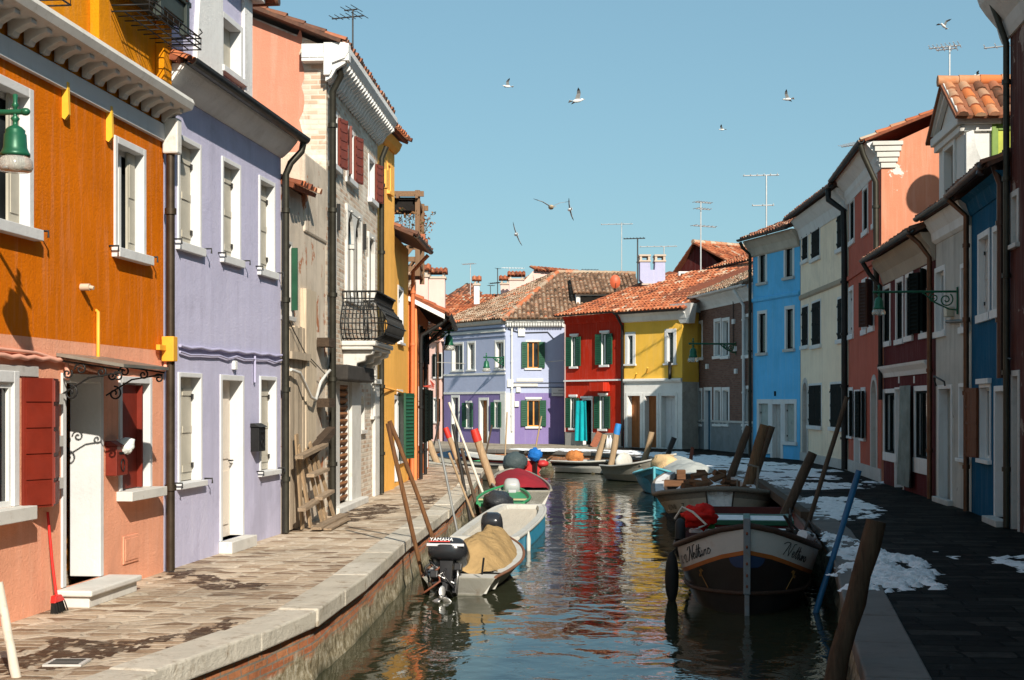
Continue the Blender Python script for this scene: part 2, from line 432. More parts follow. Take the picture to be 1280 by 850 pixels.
            if kind == 'dooropen':
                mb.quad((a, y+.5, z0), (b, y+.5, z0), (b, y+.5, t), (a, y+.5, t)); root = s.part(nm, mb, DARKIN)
            else:
                mb.box(a, b, y, y+.05, z0, t)
                for (p0, p1, q0, q1) in ((.12, .44, .08, .42), (.56, .88, .08, .42), (.12, .44, .5, .92), (.56, .88, .5, .92)):
                    mb.box(a+W*p0, a+W*p1, y-.015, y-.0005, z0+Hh*q0, z0+Hh*q1)
                root = s.part(nm, mb, dm)
                hb = MB(); hb.tube([(b-W*.08, y-.001, z0+1.0), (b-W*.08, y-.06, z0+1.0), (b-W*.2, y-.065, z0+1.0)], .012, 6); hb.build('handle', BLACKMET, root)
        # surround with deep lining
        sb = MB(); yb = dep+.06
        if arch:
            n = 10; cx, r_out, r_in = (u0+u1)/2, (u1-u0)/2, (b-a)/2; zc = z1-r_out
            sb.box(u0, a, -proud, yb, z0, zc); sb.box(b, u1, -proud, yb, z0, zc)
            for k in range(n):
                t0, t1 = math.pi*k/n, math.pi*(k+1)/n
                P = lambda r, t_: (cx-r*math.cos(t_), -proud, zc+r*math.sin(t_))
                sb.prism([P(r_out, t0), P(r_out, t1), P(r_in, t1), P(r_in, t0)], (0, yb+proud, 0))
            # spandrel infill on the plane of the wall
            s.fill = getattr(s, 'fill', []); s.fill.append((u0, u1, zc, z1, cx, (r_out+r_in)/2))
        else:
            sb.box(u0, a, -proud, yb, z0, z1); sb.box(b, u1, -proud, yb, z0, z1); sb.box(a+.0005, b-.0005, -proud, yb, t, z1)
        if lintel: sb.box(u0-.05, u1+.05, -proud-.05, -.001, z1+.002, z1+lintel)
        sb.build('surround', sur, root, bevel=.006)
        if sill and not isdoor:
            g = MB(); g.box(u0-.05, u1+.05, -sill_out, dep+.05, z0-sill_h, z0-.001); g.build('sill', sill_mat or sur, root, bevel=.006)
        if open_sh:   # leaves folded back against the wall
            n = (W/2+.01)*sh_k
            for q in (0, 1):
                if halfopen == q: continue
                g = MB(); st = .05
                g.box(0, n, -.035, 0, z0+.01, t)
                if slats:
                    k = int(Hh/.09) if slats == 'louvre' else slats
                    if slats == 'louvre':
                        for i in range(k):
                            zc = z0+.06+(Hh-.12)*(i+.5)/k
                            g.obox((n/2, -.042, zc), (n/2-st, 0, 0), (0, .012, .02), (0, .004, -.004))
                        g.box(0, st, -.05, -.036, z0+.01, t); g.box(n-st, n, -.05, -.036, z0+.01, t)
                    else:
                        for i in range(k+1):
                            zc = z0+.05+(Hh-.1)*i/k; g.box(0, n, -.045, -.036, zc-.02, zc+.02)
                        g.box(0, st*.8, -.045, -.036, z0+.01, t); g.box(n-st*.8, n, -.045, -.036, z0+.01, t)
                ang = math.radians(open_ang)
                o = g.build('shutter', open_sh, root)
                if q == 0:
                    o.location = (a-.002, -proud-.012, 0); o.rotation_euler = (0, 0, math.pi+ang)
                    # leaf is turned over: keep its battens outwards
                    for vv in o.data.vertices: vv.co.y = -vv.co.y
                else:
                    o.location = (b+.002, -proud-.012, 0); o.rotation_euler = (0, 0, -ang)
        return root
    def op(s, px0, px1, pyt, pyb, ref=None, out=0.0, **k):
        """opening measured on the photograph"""
        u0, u1 = s.u(px0, out), s.u(px1, out); ur = s.u(ref, out) if ref is not None else (u0+u1)/2
        return s.opening(u0, u1, s.z(ur, pyb, out), s.z(ur, pyt, out), **k)
    def fillers(s, mat):
        for (u0, u1, zc, z1, cx, r) in getattr(s, 'fill', []):
            mb = MB(); n = 10
            for sg in (-1, 1):
                arc = [(cx+sg*r*math.cos(math.pi/2*k/n), 0.001, zc+r*math.sin(math.pi/2*k/n)) for k in range(n+1)]
                e = u0 if sg < 0 else u1
                mb.poly([(e, .001, zc)]+arc+[(cx, .001, z1)]+[(e, .001, z1)])
            s.part('wall_spandrel', mb, mat)
    def gutter(s, z, out, u0=0, u1=None, r=.07, mat=None, name='gutter'):
        u1 = s.W if u1 is None else u1; mb = MB(); n = 8
        pr = [(-out+r*math.cos(math.pi+math.pi*k/n), z+r*math.sin(math.pi+math.pi*k/n)) for k in range(n+1)]
        pr2 = [(-out+.8*r*math.cos(math.pi+math.pi*k/n), z+.8*r*math.sin(math.pi+math.pi*k/n)) for k in range(n, -1, -1)]
        mb.prism([(u0, y, zz) for y, zz in pr+pr2], (u1-u0, 0, 0))
        return s.part(name, mb, mat or DARKMET)
    def pipe(s, pts, r=.045, mat=None, clips=True, name='downpipe'):
        mb = MB(); mb.tube(pts, r, 10)
        if clips:
            a, b = Vector(pts[-2]), Vector(pts[-1]); ln = (b-a).length; k = max(1, int(ln/1.6))
            for i in range(k+1):
                p = a.lerp(b, (i+.4)/(k+1)); mb.tube([p+Vector((0, 0, .035)), p-Vector((0, 0, .035))], r*1.35, 10)
        return s.part(name, mb, mat or DARKMET)
    def roof(s, he, out=.35, D=6, pitch=.38, mat=None, u0=0, u1=None, side=.12, both=True, seed=1, w=.21):
        u1 = s.W if u1 is None else u1; mb = MB()
        zr = he+pitch*(D/2+out)
        tiles(mb, (u0-side, -out, he), (u1+side, -out, he), (u0-side, D/2, zr), (u1+side, D/2, zr), seed=seed, w=w)
        mb.tint = .3
        if both: mb.quad((u0-side, D/2, zr), (u1+side, D/2, zr), (u1+side, D+out, he), (u0-side, D+out, he))
        ridge(mb, (u0-side, D/2, zr+.03), (u1+side, D/2, zr+.03), seed=seed)
        return s.part('roof', mb, mat or T_RED)
    def gables(s, z0, pitch, D=6, mat=None, us=None, name='gable'):
        zr = z0+pitch*D/2
        for u in (us if us is not None else (0, s.W)):
            mb = MB(); mb.poly([(u, 0, z0), (u, D, z0), (u, D/2, zr)]); s.part(name, mb, mat)
    def cornice(s, prof, u0=0, u1=None, mat=None, name='cornice'):
        """profile: list of (out, z)"""
        u1 = s.W if u1 is None else u1; mb = MB()
        pts = [(0.0, prof[0][1])]+list(prof)+[(0.0, prof[-1][1])]
        mb.prism([(u0, -o-.001, z) for o, z in pts], (u1-u0, 0, 0)); return s.part(name, mb, mat or WHITEP)
    def cable(s, pts, r=.012, mat=None, name='cable'):
        mb = MB(); mb.tube(pts, r, 6); return s.part(name, mb, mat or BLACKMET)
    def hooks(s, u0, u1, z):
        mb = MB()
        for u in (u0-.12, u1+.12):
            mb.tube([(u, .01, z), (u, -.10, z), (u, -.10, z-.06)], .011, 6)
        return s.part('shutter_hook', mb, BLACKMET)
SKY_STR, SUN_STR, EXPO = .15, 5.0, .5
SKY_TINT = (.78, 1.17, 1.28)
# =====================================================================  world, sun, camera
K_AZ, DROP = 2.2, 1.5
r_, c_ = Vector((.9943, -.1063)), Vector((.1063, .9943))
sh2 = r_-c_*K_AZ
SUN = Vector((sh2.x, sh2.y, DROP)).normalized()
EL = math.asin(SUN.z)
w = bpy.data.worlds.new('World'); sc.world = w; w.use_nodes = True
nt = w.node_tree; bg = nt.nodes['Background']
sky = nt.nodes.new('ShaderNodeTexSky'); sky.sky_type = 'NISHITA'; sky.sun_disc = False
sky.sun_elevation = EL; sky.sun_rotation = math.atan2(SUN.x, SUN.y)
sky.air_density = 1.0; sky.dust_density = 1.0; sky.ozone_density = 1.0; sky.altitude = 0
tint = nt.nodes.new('ShaderNodeMix'); tint.data_type = 'RGBA'; tint.blend_type = 'MULTIPLY'; tint.inputs[0].default_value = 1
gm = nt.nodes.new('ShaderNodeGamma'); gm.inputs[1].default_value = .5; L(nt, sky.outputs[0], gm.inputs[0]); L(nt, gm.outputs[0], tint.inputs[6]); tint.inputs[7].default_value = (*SKY_TINT, 1)
L(nt, tint.outputs[2], bg.inputs[0]); bg.inputs[1].default_value = SKY_STR
ld = bpy.data.lights.new('sun', 'SUN'); ld.energy = SUN_STR; ld.angle = math.radians(.5); ld.color = (1, .915, .785)
lo = bpy.data.objects.new('sun', ld); COL.objects.link(lo); lo.rotation_euler = SUN.to_track_quat('Z', 'Y').to_euler(); lo.location = (20, -40, 40)
cd = bpy.data.cameras.new('camera'); cam = bpy.data.objects.new('camera', cd); COL.objects.link(cam)
cam.location = (0, 0, H); cam.rotation_euler = (math.radians(90), 0, 0); cd.sensor_width = 36; cd.lens = 36*F/1280
cd.shift_y = (HY-425)/1280; cd.clip_end = 2000; cd.clip_start = .1
sc.camera = cam
vs_ = sc.view_settings; vs_.view_transform = 'Standard'; vs_.look = 'None'; vs_.exposure = EXPO; vs_.gamma = 1; vs_.use_curve_mapping = False

# =====================================================================  ground, quays, water
from mathutils.geometry import tessellate_polygon
def paving(name, stops, mortar, bw, bh, rot, rough=(.5, .9), var=.5, dist=.09, wet=None, msize=.018):
    m, nt, b = newmat(name)
    tc = nt.nodes.new('ShaderNodeTexCoord'); mp = nt.nodes.new('ShaderNodeMapping'); mp.inputs['Rotation'].default_value = (0, 0, rot)
    L(nt, tc.outputs['Object'], mp.inputs[0])
    nz = N(nt, 'ShaderNodeTexNoise'); nz.inputs['Scale'].default_value = 1.7; nz.inputs['Detail'].default_value = 5; L(nt, mp.outputs[0], nz.inputs['Vector'])
    sub = N(nt, 'ShaderNodeVectorMath', operation='SUBTRACT'); L(nt, nz.outputs['Color'], sub.inputs[0]); sub.inputs[1].default_value = (.5, .5, .5)
    scl = N(nt, 'ShaderNodeVectorMath', operation='SCALE'); L(nt, sub.outputs[0], scl.inputs[0]); scl.inputs['Scale'].default_value = dist*2.4
    add = N(nt, 'ShaderNodeVectorMath', operation='ADD'); L(nt, mp.outputs[0], add.inputs[0]); L(nt, scl.outputs[0], add.inputs[1])
    br = nt.nodes.new('ShaderNodeTexBrick'); L(nt, add.outputs[0], br.inputs['Vector'])
    br.inputs['Color1'].default_value = (0, 0, 0, 1); br.inputs['Color2'].default_value = (1, 1, 1, 1); br.inputs['Mortar'].default_value = (.5, .5, .5, 1)
    br.inputs['Scale'].default_value = 1; br.inputs['Brick Width'].default_value = bw; br.inputs['Row Height'].default_value = bh
    br.inputs['Mortar Size'].default_value = msize; br.inputs['Mortar Smooth'].default_value = .5; br.inputs['Bias'].default_value = 0
    br.offset = .37; br.squash = .7; br.squash_frequency = 3
    v = coords(nt)
    n2 = noise(nt, v, 5, 8, .7)
    mm = N(nt, 'ShaderNodeMath', operation='MULTIPLY_ADD'); L(nt, n2, mm.inputs[0]); mm.inputs[1].default_value = .9
    sb = N(nt, 'ShaderNodeSeparateColor'); L(nt, br.outputs['Color'], sb.inputs[0])
    m2 = N(nt, 'ShaderNodeMath', operation='MULTIPLY_ADD'); L(nt, sb.outputs[0], m2.inputs[0]); m2.inputs[1].default_value = var; m2.inputs[2].default_value = -.45+.5*(1-var)
    L(nt, m2.outputs[0], mm.inputs[2])
    c = ramp(nt, mm.outputs[0], stops)
    mo = mixc(nt, ramp(nt, noise(nt, v, 2, 6), [(.35, (0, 0, 0)), (.7, (1, 1, 1))]), mortar, sh(mortar, .6))
    c = mixc(nt, br.outputs['Fac'], c, mo)
    big = ramp(nt, noise(nt, v, .55, 6, .6), [(.35, (.72,)*3), (.6, (1.05,)*3)])
    c = mixc(nt, 1.0, c, big, 'MULTIPLY')
    L(nt, c, b.inputs['Base Color'])
    rr = N(nt, 'ShaderNodeMapRange'); rr.inputs['To Min'].default_value = rough[0]; rr.inputs['To Max'].default_value = rough[1]
    L(nt, noise(nt, v, 1.3, 7, .65), rr.inputs['Value']); L(nt, rr.outputs[0], b.inputs['Roughness'])
    b.inputs['Specular IOR Level'].default_value = .03
    inv = N(nt, 'ShaderNodeMath', operation='SUBTRACT'); inv.inputs[0].default_value = 1; L(nt, br.outputs['Fac'], inv.inputs[1])
    p = bump(nt, b, inv.outputs[0], .5, .012); p = bump(nt, b, n2, .5, .015, p)
    return m
def slabs(name, stops, mortar, sx, sy, rot):
    m, nt, b = newmat(name); v = coords(nt); vr = coords(nt, (1/sx, 1/sy, 1), (0, 0, rot))
    nz = N(nt, 'ShaderNodeTexNoise'); nz.inputs['Scale'].default_value = 1.3; nz.inputs['Detail'].default_value = 4; L(nt, vr, nz.inputs['Vector'])
    ad = N(nt, 'ShaderNodeVectorMath', operation='MULTIPLY_ADD'); L(nt, nz.outputs['Color'], ad.inputs[0]); ad.inputs[1].default_value = (.28, .28, 0); L(nt, vr, ad.inputs[2])
    vo = N(nt, 'ShaderNodeTexVoronoi', voronoi_dimensions='2D', feature='F1'); vo.inputs['Scale'].default_value = 1; vo.inputs['Randomness'].default_value = .62; L(nt, ad.outputs[0], vo.inputs['Vector'])
    ve = N(nt, 'ShaderNodeTexVoronoi', voronoi_dimensions='2D', feature='DISTANCE_TO_EDGE'); ve.inputs['Scale'].default_value = 1; ve.inputs['Randomness'].default_value = .62; L(nt, ad.outputs[0], ve.inputs['Vector'])
    sc_ = N(nt, 'ShaderNodeSeparateColor'); L(nt, vo.outputs['Color'], sc_.inputs[0])
    n2 = noise(nt, v, 9, 10, .8)
    mm = N(nt, 'ShaderNodeMath', operation='MULTIPLY_ADD'); L(nt, sc_.outputs[0], mm.inputs[0]); mm.inputs[1].default_value = .85
    m3 = N(nt, 'ShaderNodeMath', operation='MULTIPLY_ADD'); L(nt, n2, m3.inputs[0]); m3.inputs[1].default_value = 1.15; m3.inputs[2].default_value = -.53; L(nt, m3.outputs[0], mm.inputs[2])
    c = ramp(nt, mm.outputs[0], stops)
    wob = N(nt, 'ShaderNodeMath', operation='MULTIPLY_ADD'); L(nt, noise(nt, v, 9, 4), wob.inputs[0]); wob.inputs[1].default_value = -.11; L(nt, ve.outputs['Distance'], wob.inputs[2])
    f = N(nt, 'ShaderNodeMapRange'); f.inputs['From Min'].default_value = .075; f.inputs['From Max'].default_value = .02; L(nt, wob.outputs[0], f.inputs['Value'])
    fm = N(nt, 'ShaderNodeMath', operation='MULTIPLY'); L(nt, f.outputs[0], fm.inputs[0]); L(nt, ramp(nt, noise(nt, v, 5, 6, .7), [(.36, (.15,)*3), (.62, (.9,)*3)]), fm.inputs[1])
    c = mixc(nt, fm.outputs[0], c, mortar)
    c = mixc(nt, .55, c, ramp(nt, noise(nt, v, 26, 8, .8), [(.32, (.4,)*3), (.52, (1.15,)*3)]), 'MULTIPLY')
    c = mixc(nt, 1.0, c, ramp(nt, noise(nt, v, .5, 7, .65), [(.33, (.62,)*3), (.58, (1.05,)*3)]), 'MULTIPLY')
    fl = ramp(nt, noise(nt, coords(nt, (1, 2.5, 1)), 3.4, 9, .8, .5), [(.56, (0, 0, 0)), (.68, (.6,)*3)]); c = mixc(nt, fl, c, (.52, .47, .39))
    L(nt, c, b.inputs['Base Color'])
    rr = N(nt, 'ShaderNodeMapRange'); rr.inputs['To Min'].default_value = .45; rr.inputs['To Max'].default_value = .95; L(nt, noise(nt, v, 1.3, 7, .65), rr.inputs['Value']); L(nt, rr.outputs[0], b.inputs['Roughness'])
    b.inputs['Specular IOR Level'].default_value = .25
    inv = N(nt, 'ShaderNodeMath', operation='SUBTRACT'); inv.inputs[0].default_value = 1; L(nt, f.outputs[0], inv.inputs[1])
    p = bump(nt, b, inv.outputs[0], .8, .02); bump(nt, b, n2, .8, .02, p)
    return m
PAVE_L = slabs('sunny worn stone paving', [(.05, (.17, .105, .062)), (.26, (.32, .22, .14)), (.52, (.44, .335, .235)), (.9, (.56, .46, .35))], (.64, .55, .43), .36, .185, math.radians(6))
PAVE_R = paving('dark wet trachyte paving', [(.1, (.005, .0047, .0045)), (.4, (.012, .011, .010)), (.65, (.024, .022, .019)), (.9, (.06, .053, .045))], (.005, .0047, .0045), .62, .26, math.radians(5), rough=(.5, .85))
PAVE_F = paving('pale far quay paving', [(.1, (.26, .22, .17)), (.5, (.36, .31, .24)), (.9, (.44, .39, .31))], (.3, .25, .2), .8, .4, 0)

LK = [(-5.0, -6), (-3.7, 5.0), (-2.5, 9.93), (-2.05, 11.6), (-1.78, 12.9), (-1.6, 15.5), (-1.42, 20.2), (-1.13, 25), (-.92, 33), (-.81, 41.2), (-2.87, 46.9)]
RK = [(1.0, -6), (1.5, 4.6), (2.46, 9.79), (3.28, 14.1), (3.97, 17.5), (4.67, 21.4), (5.14, 25.6), (5.75, 31.5), (6.2, 37.5), (5.95, 43.3), (5.0, 49.7), (3.1, 55.4), (0.5, 58), (-1.8, 59.3), (-6, 62), (-14, 66)]
def land(name, poly, mat):
    pts = [Vector((x, y, 0)) for x, y in poly]
    me = bpy.data.meshes.new(name); tris = tessellate_polygon([pts]); me.from_pydata([tuple(p) for p in pts], [], [tuple(t) for t in tris])
    me.materials.append(mat)
    bm = bmesh.new(); bm.from_mesh(me)
    for f in bm.faces:
        if f.normal.z < 0: f.normal_flip()
    bm.to_mesh(me); bm.free()
    o = bpy.data.objects.new(name, me); COL.objects.link(o); return tag(o, None, None, kind='structure')
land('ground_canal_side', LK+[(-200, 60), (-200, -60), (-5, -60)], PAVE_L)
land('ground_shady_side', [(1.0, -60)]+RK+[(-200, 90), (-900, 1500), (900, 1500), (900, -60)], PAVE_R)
# pale paving on the far quay, 4 mm above
o = land('far_pavement', [(-14, 66.5), (-6, 62.4), (-1.8, 59.7), (.5, 58.4), (2.6, 56.4), (3.9, 58.5), (4.9, 63.5), (2.5, 70), (-14, 80)], PAVE_F); o.location.z = .004

def resample(pl, step):
    pl = [Vector((x, y, 0)) for x, y in pl]; out = [pl[0]]
    for a, b in zip(pl, pl[1:]):
        k = max(1, round((b-a).length/step))
        out += [a.lerp(b, i/k) for i in range(1, k+1)]
    return out
def normals(pts, side):
    ns = []
    for i in range(len(pts)):
        d = pts[min(i+1, len(pts)-1)]-pts[max(i-1, 0)]; d.normalize(); ns.append(Vector((-d.y, d.x, 0))*side)
    return ns
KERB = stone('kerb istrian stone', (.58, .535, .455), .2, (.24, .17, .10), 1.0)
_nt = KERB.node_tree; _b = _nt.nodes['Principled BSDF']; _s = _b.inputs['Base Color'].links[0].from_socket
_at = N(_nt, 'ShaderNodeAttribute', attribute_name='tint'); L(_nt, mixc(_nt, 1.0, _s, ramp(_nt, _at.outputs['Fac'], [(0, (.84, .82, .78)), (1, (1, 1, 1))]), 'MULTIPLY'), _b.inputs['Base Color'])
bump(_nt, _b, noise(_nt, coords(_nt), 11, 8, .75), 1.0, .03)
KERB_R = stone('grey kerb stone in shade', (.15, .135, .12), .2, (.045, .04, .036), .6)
def kerb(name, pl, side, mat, wd, step=1.25, seed=1, top=.035):
    R = random.Random(seed); pts = resample(pl, step); ns = normals(pts, side); mb = MB()
    for i in range(len(pts)-1):
        a, b = pts[i], pts[i+1]; d = (b-a).normalized()*.004
        j = R.uniform(-.014, .014); dz = R.uniform(-.010, .010); mb.tint = R.random()
        p = [a+d-ns[i]*(.02+j), b-d-ns[i+1]*(.02+j), b-d+ns[i+1]*wd, a+d+ns[i]*wd]
        mb.prism([q+Vector((0, 0, -.125)) for q in p], (0, 0, .125+top+dz))
    o = mb.build(name, mat, bevel=.018); return tag(o, None, None, kind='structure')
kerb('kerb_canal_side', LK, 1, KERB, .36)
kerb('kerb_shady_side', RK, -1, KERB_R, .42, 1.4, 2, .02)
def quaymat():
    m, nt, b = newmat('old brick and mossy quay wall')
    tc = nt.nodes.new('ShaderNodeTexCoord'); uv = tc.outputs['UV']
    br = nt.nodes.new('ShaderNodeTexBrick'); L(nt, uv, br.inputs['Vector'])
    br.inputs['Color1'].default_value = (.50, .15, .055, 1); br.inputs['Color2'].default_value = (.62, .25, .10, 1); br.inputs['Mortar'].default_value = (.30, .25, .19, 1)
    br.inputs['Scale'].default_value = 1; br.inputs['Brick Width'].default_value = .25; br.inputs['Row Height'].default_value = .07; br.inputs['Mortar Size'].default_value = .01
    v = coords(nt)
    c = mixc(nt, .6, br.outputs['Color'], ramp(nt, noise(nt, v, 4, 7, .7), [(.25, (.4,)*3), (.7, (1,)*3)]), 'MULTIPLY')
    sp = nt.nodes.new('ShaderNodeSeparateXYZ'); L(nt, tc.outputs['Object'], sp.inputs[0])
    rough_ = ramp(nt, noise(nt, v, 9, 9, .75, .5), [(.32, (.06, .05, .022)), (.46, (.24, .19, .10)), (.56, (.46, .40, .28)), (.68, (.66, .61, .50))])
    nn = noise(nt, v, 1.3, 6, .6)
    md = N(nt, 'ShaderNodeMath', operation='MULTIPLY_ADD'); L(nt, nn, md.inputs[0]); md.inputs[1].default_value = .45; L(nt, sp.outputs[2], md.inputs[2])
    fac = N(nt, 'ShaderNodeMapRange'); fac.inputs['From Min'].default_value = -.10; fac.inputs['From Max'].default_value = -.17; L(nt, md.outputs[0], fac.inputs['Value'])
    c = mixc(nt, fac.outputs[0], c, rough_)
    f2 = N(nt, 'ShaderNodeMapRange'); f2.inputs['From Min'].default_value = -.30; f2.inputs['From Max'].default_value = -.44; L(nt, md.outputs[0], f2.inputs['Value'])
    c = mixc(nt, f2.outputs[0], c, ramp(nt, noise(nt, v, 6, 6), [(.3, (.02, .022, .009)), (.7, (.11, .10, .045))]))
    L(nt, c, b.inputs['Base Color']); b.inputs['Roughness'].default_value = .8
    p = bump(nt, b, noise(nt, v, 14, 8, .75), 1.0, .06); bump(nt, b, br.outputs['Fac'], -.4, .01, p)
    return m
QM = quaymat()
def quay(name, pl, side):
    pts = resample(pl, .5); ns = normals(pts, side); me = bpy.data.meshes.new(name)
    zs = [-.12, -.3, -.5, -.7, -.9, -1.4]; vs, fs, uvs = [], [], []; s = 0
    for i, p in enumerate(pts):
        if i: s += (p-pts[i-1]).length
        for z in zs:
            k = .05+.05*mnoise.noise(Vector((p.x*1.5, p.y*1.5, z*4))) - (.04 if z < -.5 else 0)
            q = p+ns[i]*k; vs.append((q.x, q.y, z)); uvs.append((s, z))
    n = len(zs)
    for i in range(len(pts)-1):
        for j in range(n-1): fs.append((i*n+j, i*n+j+1, (i+1)*n+j+1, (i+1)*n+j))
    me.from_pydata(vs, [], fs); ul = me.uv_layers.new(name='UVMap')
    for lp in me.loops: ul.data[lp.index].uv = uvs[lp.vertex_index]
    me.materials.append(QM); bm = bmesh.new(); bm.from_mesh(me); bmesh.ops.recalc_face_normals(bm, faces=bm.faces)
    f0 = bm.faces[:][0]
    want = -ns[0]
    if f0.normal.dot(want) < 0:
        for f in bm.faces: f.normal_flip()
    bm.to_mesh(me); bm.free()
    o = bpy.data.objects.new(name, me); COL.objects.link(o); tag(o, None, None, kind='structure')
quay('quay_wall_canal_side', LK+[(-60, 52)], 1); quay('quay_wall_shady_side', RK+[(-60, 75)], -1)

def watermat():
    m, nt, b = newmat('canal water')
    b.inputs['Base Color'].default_value = (.028, .031, .017, 1); b.inputs['Roughness'].default_value = .02; b.inputs['IOR'].default_value = 1.333
    v = coords(nt, (1, .8, 1), (0, 0, .1))
    n1 = noise(nt, v, 1.1, 2, .5, .3); n2 = noise(nt, v, 3.6, 3, .55, .6); n3 = noise(nt, coords(nt, (1, .7, 1), (0, 0, -.5)), 11, 3, .5, .4)
    calm = ramp(nt, noise(nt, v, .22, 3, .5), [(.35, (.25,)*3), (.65, (1,)*3)])
    p = bump(nt, b, n1, .42, .07)
    bn = nt.nodes.new('ShaderNodeBump'); bn.inputs['Distance'].default_value = .024; L(nt, n2, bn.inputs['Height']); L(nt, p, bn.inputs['Normal'])
    mu = N(nt, 'ShaderNodeMath', operation='MULTIPLY'); mu.inputs[1].default_value = .45; L(nt, calm, mu.inputs[0]); L(nt, mu.outputs[0], bn.inputs['Strength'])
    bn2 = nt.nodes.new('ShaderNodeBump'); bn2.inputs['Distance'].default_value = .006; L(nt, n3, bn2.inputs['Height']); L(nt, bn.outputs[0], bn2.inputs['Normal'])
    mu2 = N(nt, 'ShaderNodeMath', operation='MULTIPLY'); mu2.inputs[1].default_value = .22; L(nt, calm, mu2.inputs[0]); L(nt, mu2.outputs[0], bn2.inputs['Strength'])
    L(nt, bn2.outputs[0], b.inputs['Normal'])
    return m
mb = MB(); mb.quad((-210, -60, WATER), (60, -60, WATER), (60, 120, WATER), (-210, 120, WATER))
tag(mb.build('canal_water', watermat()), None, None, kind='structure')

# dark wet stains left by melted snow on the paving: sheets just above the stone
WET = stone('wet brown paving stain', (.085, .046, .026), .5, (.03, .018, .012), .7, .6)
_nt = WET.node_tree; _b = _nt.nodes['Principled BSDF']; _b.inputs['Specular IOR Level'].default_value = .15
L(_nt, ramp(_nt, noise(_nt, coords(_nt), 3.2, 8, .75, .3), [(.34, (.1,)*3), (.56, (.92,)*3)]), _b.inputs['Alpha'])
def blob(px_pts, step=.07, jit=.22, thr=.0, seed=0, fade=.25):
    """cells of the ground lying inside a measured polygon, with a torn edge"""
    P = [G(*p) for p in px_pts]; xs = [p.x for p in P]; ys = [p.y for p in P]
    def ins(x, y):
        c = False; n = len(P)
        for i in range(n):
            a, b = P[i], P[(i+1) % n]
            if (a.y > y) != (b.y > y) and x < (b.x-a.x)*(y-a.y)/(b.y-a.y)+a.x: c = not c
        return c
    return P, ins, (min(xs)-jit, max(xs)+jit, min(ys)-jit, max(ys)+jit)
def patch(name, polys, mat, step, jit, thr, z0, hgt=0.0, seed=0, scale=2.2):
    """one ground sheet made of torn-edged patches; hgt > 0 gives a lumpy thickness"""
    mb = MB(); mb.smooth = hgt > 0
    for k, pp in enumerate(polys):
        P, ins, (x0, x1, y0, y1) = blob(pp, step, jit)
        st = step; nx, ny = int((x1-x0)/st)+1, int((y1-y0)/st)+1
        inside = {}
        for j in range(ny):
            for i in range(nx):
                x, y = x0+(i+.5)*st, y0+(j+.5)*st
                q = Vector((x*scale, y*scale, seed+k*3.1))
                dx = mnoise.fractal(q, 1.0, 2.0, 5)*jit*1.6; dy = mnoise.fractal(q+Vector((9, 3, 1)), 1, 2, 5)*jit*1.6
                if ins(x+dx, y+dy) and mnoise.fractal(Vector((x*scale*1.6, y*scale*.9, seed+7)), 1, 2, 6) > thr and mnoise.fractal(Vector((x*scale*5, y*scale*3, seed+17)), .6, 2, 4) > -.42: inside[(i, j)] = 1
        vid = {}
        def V(i, j):
            if (i, j) not in vid:
                x, y = x0+i*st, y0+j*st
                e = sum((a, b) in inside for a in (i-1, i) for b in (j-1, j)); e2 = sum((a, b) in inside for a in (i-3, i+2) for b in (j-3, j+2))
                h = 0 if e < 4 else hgt*(.35+.35*e2/4)*(1+.9*mnoise.fractal(Vector((x*5, y*5, 4)), 1, 2, 4))
                a = mnoise.noise(Vector((x*9, y*9, 0)))*st*.35; b = mnoise.noise(Vector((x*9, y*9, 5)))*st*.35
                vid[(i, j)] = len(mb.v); mb.v.append((x+a, y+b, z0+max(0, h)))
            return vid[(i, j)]
        for (i, j) in inside:
            mb.f.append([V(i, j), V(i+1, j), V(i+1, j+1), V(i, j+1)]); mb.m.append(0); mb.t.append(.5); mb.sm.append(mb.smooth)
    o = mb.build(name, mat); return o
o = patch('wet_pavement', [[(0, 824), (60, 800), (170, 802), (240, 790), (300, 775), (290, 790), (230, 808), (150, 818), (60, 836), (0, 846)],
                           [(208, 716), (245, 712), (300, 728), (335, 728), (320, 738), (265, 738), (238, 724), (205, 726)],
                           [(425, 640), (470, 630), (505, 632), (480, 645), (430, 655)], [(520, 622), (545, 618), (548, 628), (525, 632)]],
          WET, .032, .10, -.22, .004, 0, 3, 2.6)
tag(o, None, None, kind='structure')
def snowmat():
    m, nt, b = newmat('old snow'); v = coords(nt)
    c = ramp(nt, noise(nt, v, 7, 8, .7), [(.3, (.70, .72, .73)), (.55, (.92, .93, .94))])
    c = mixc(nt, ramp(nt, noise(nt, v, 16, 6, .75), [(.60, (0, 0, 0)), (.72, (.7,)*3)]), c, (.10, .095, .09))
    L(nt, c, b.inputs['Base Color']); b.inputs['Roughness'].default_value = .7
    bump(nt, b, noise(nt, v, 18, 6, .7), .8, .03); return m
SNOW = snowmat()
o = patch('snow_patches', [[(1048, 690), (1075, 676), (1105, 690), (1150, 702), (1186, 738), (1060, 743), (1050, 715)], [(1030, 664), (1060, 672), (1068, 690), (1046, 692)]], SNOW, .035, .12, -.34, .006, .065, 1, 2.4)
tag(o, None, None, kind='stuff')
o = patch('snow_patches', [[(992, 622), (1060, 622), (1112, 640), (1095, 650), (1015, 652)], [(952, 600), (1080, 606), (1085, 611), (965, 613)], [(1175, 690), (1200, 706), (1180, 700)], [(1255, 705), (1290, 690), (1290, 720)]], SNOW, .06, .22, -.27, .006, .04, 5, 1.6)
tag(o, None, None, kind='stuff')
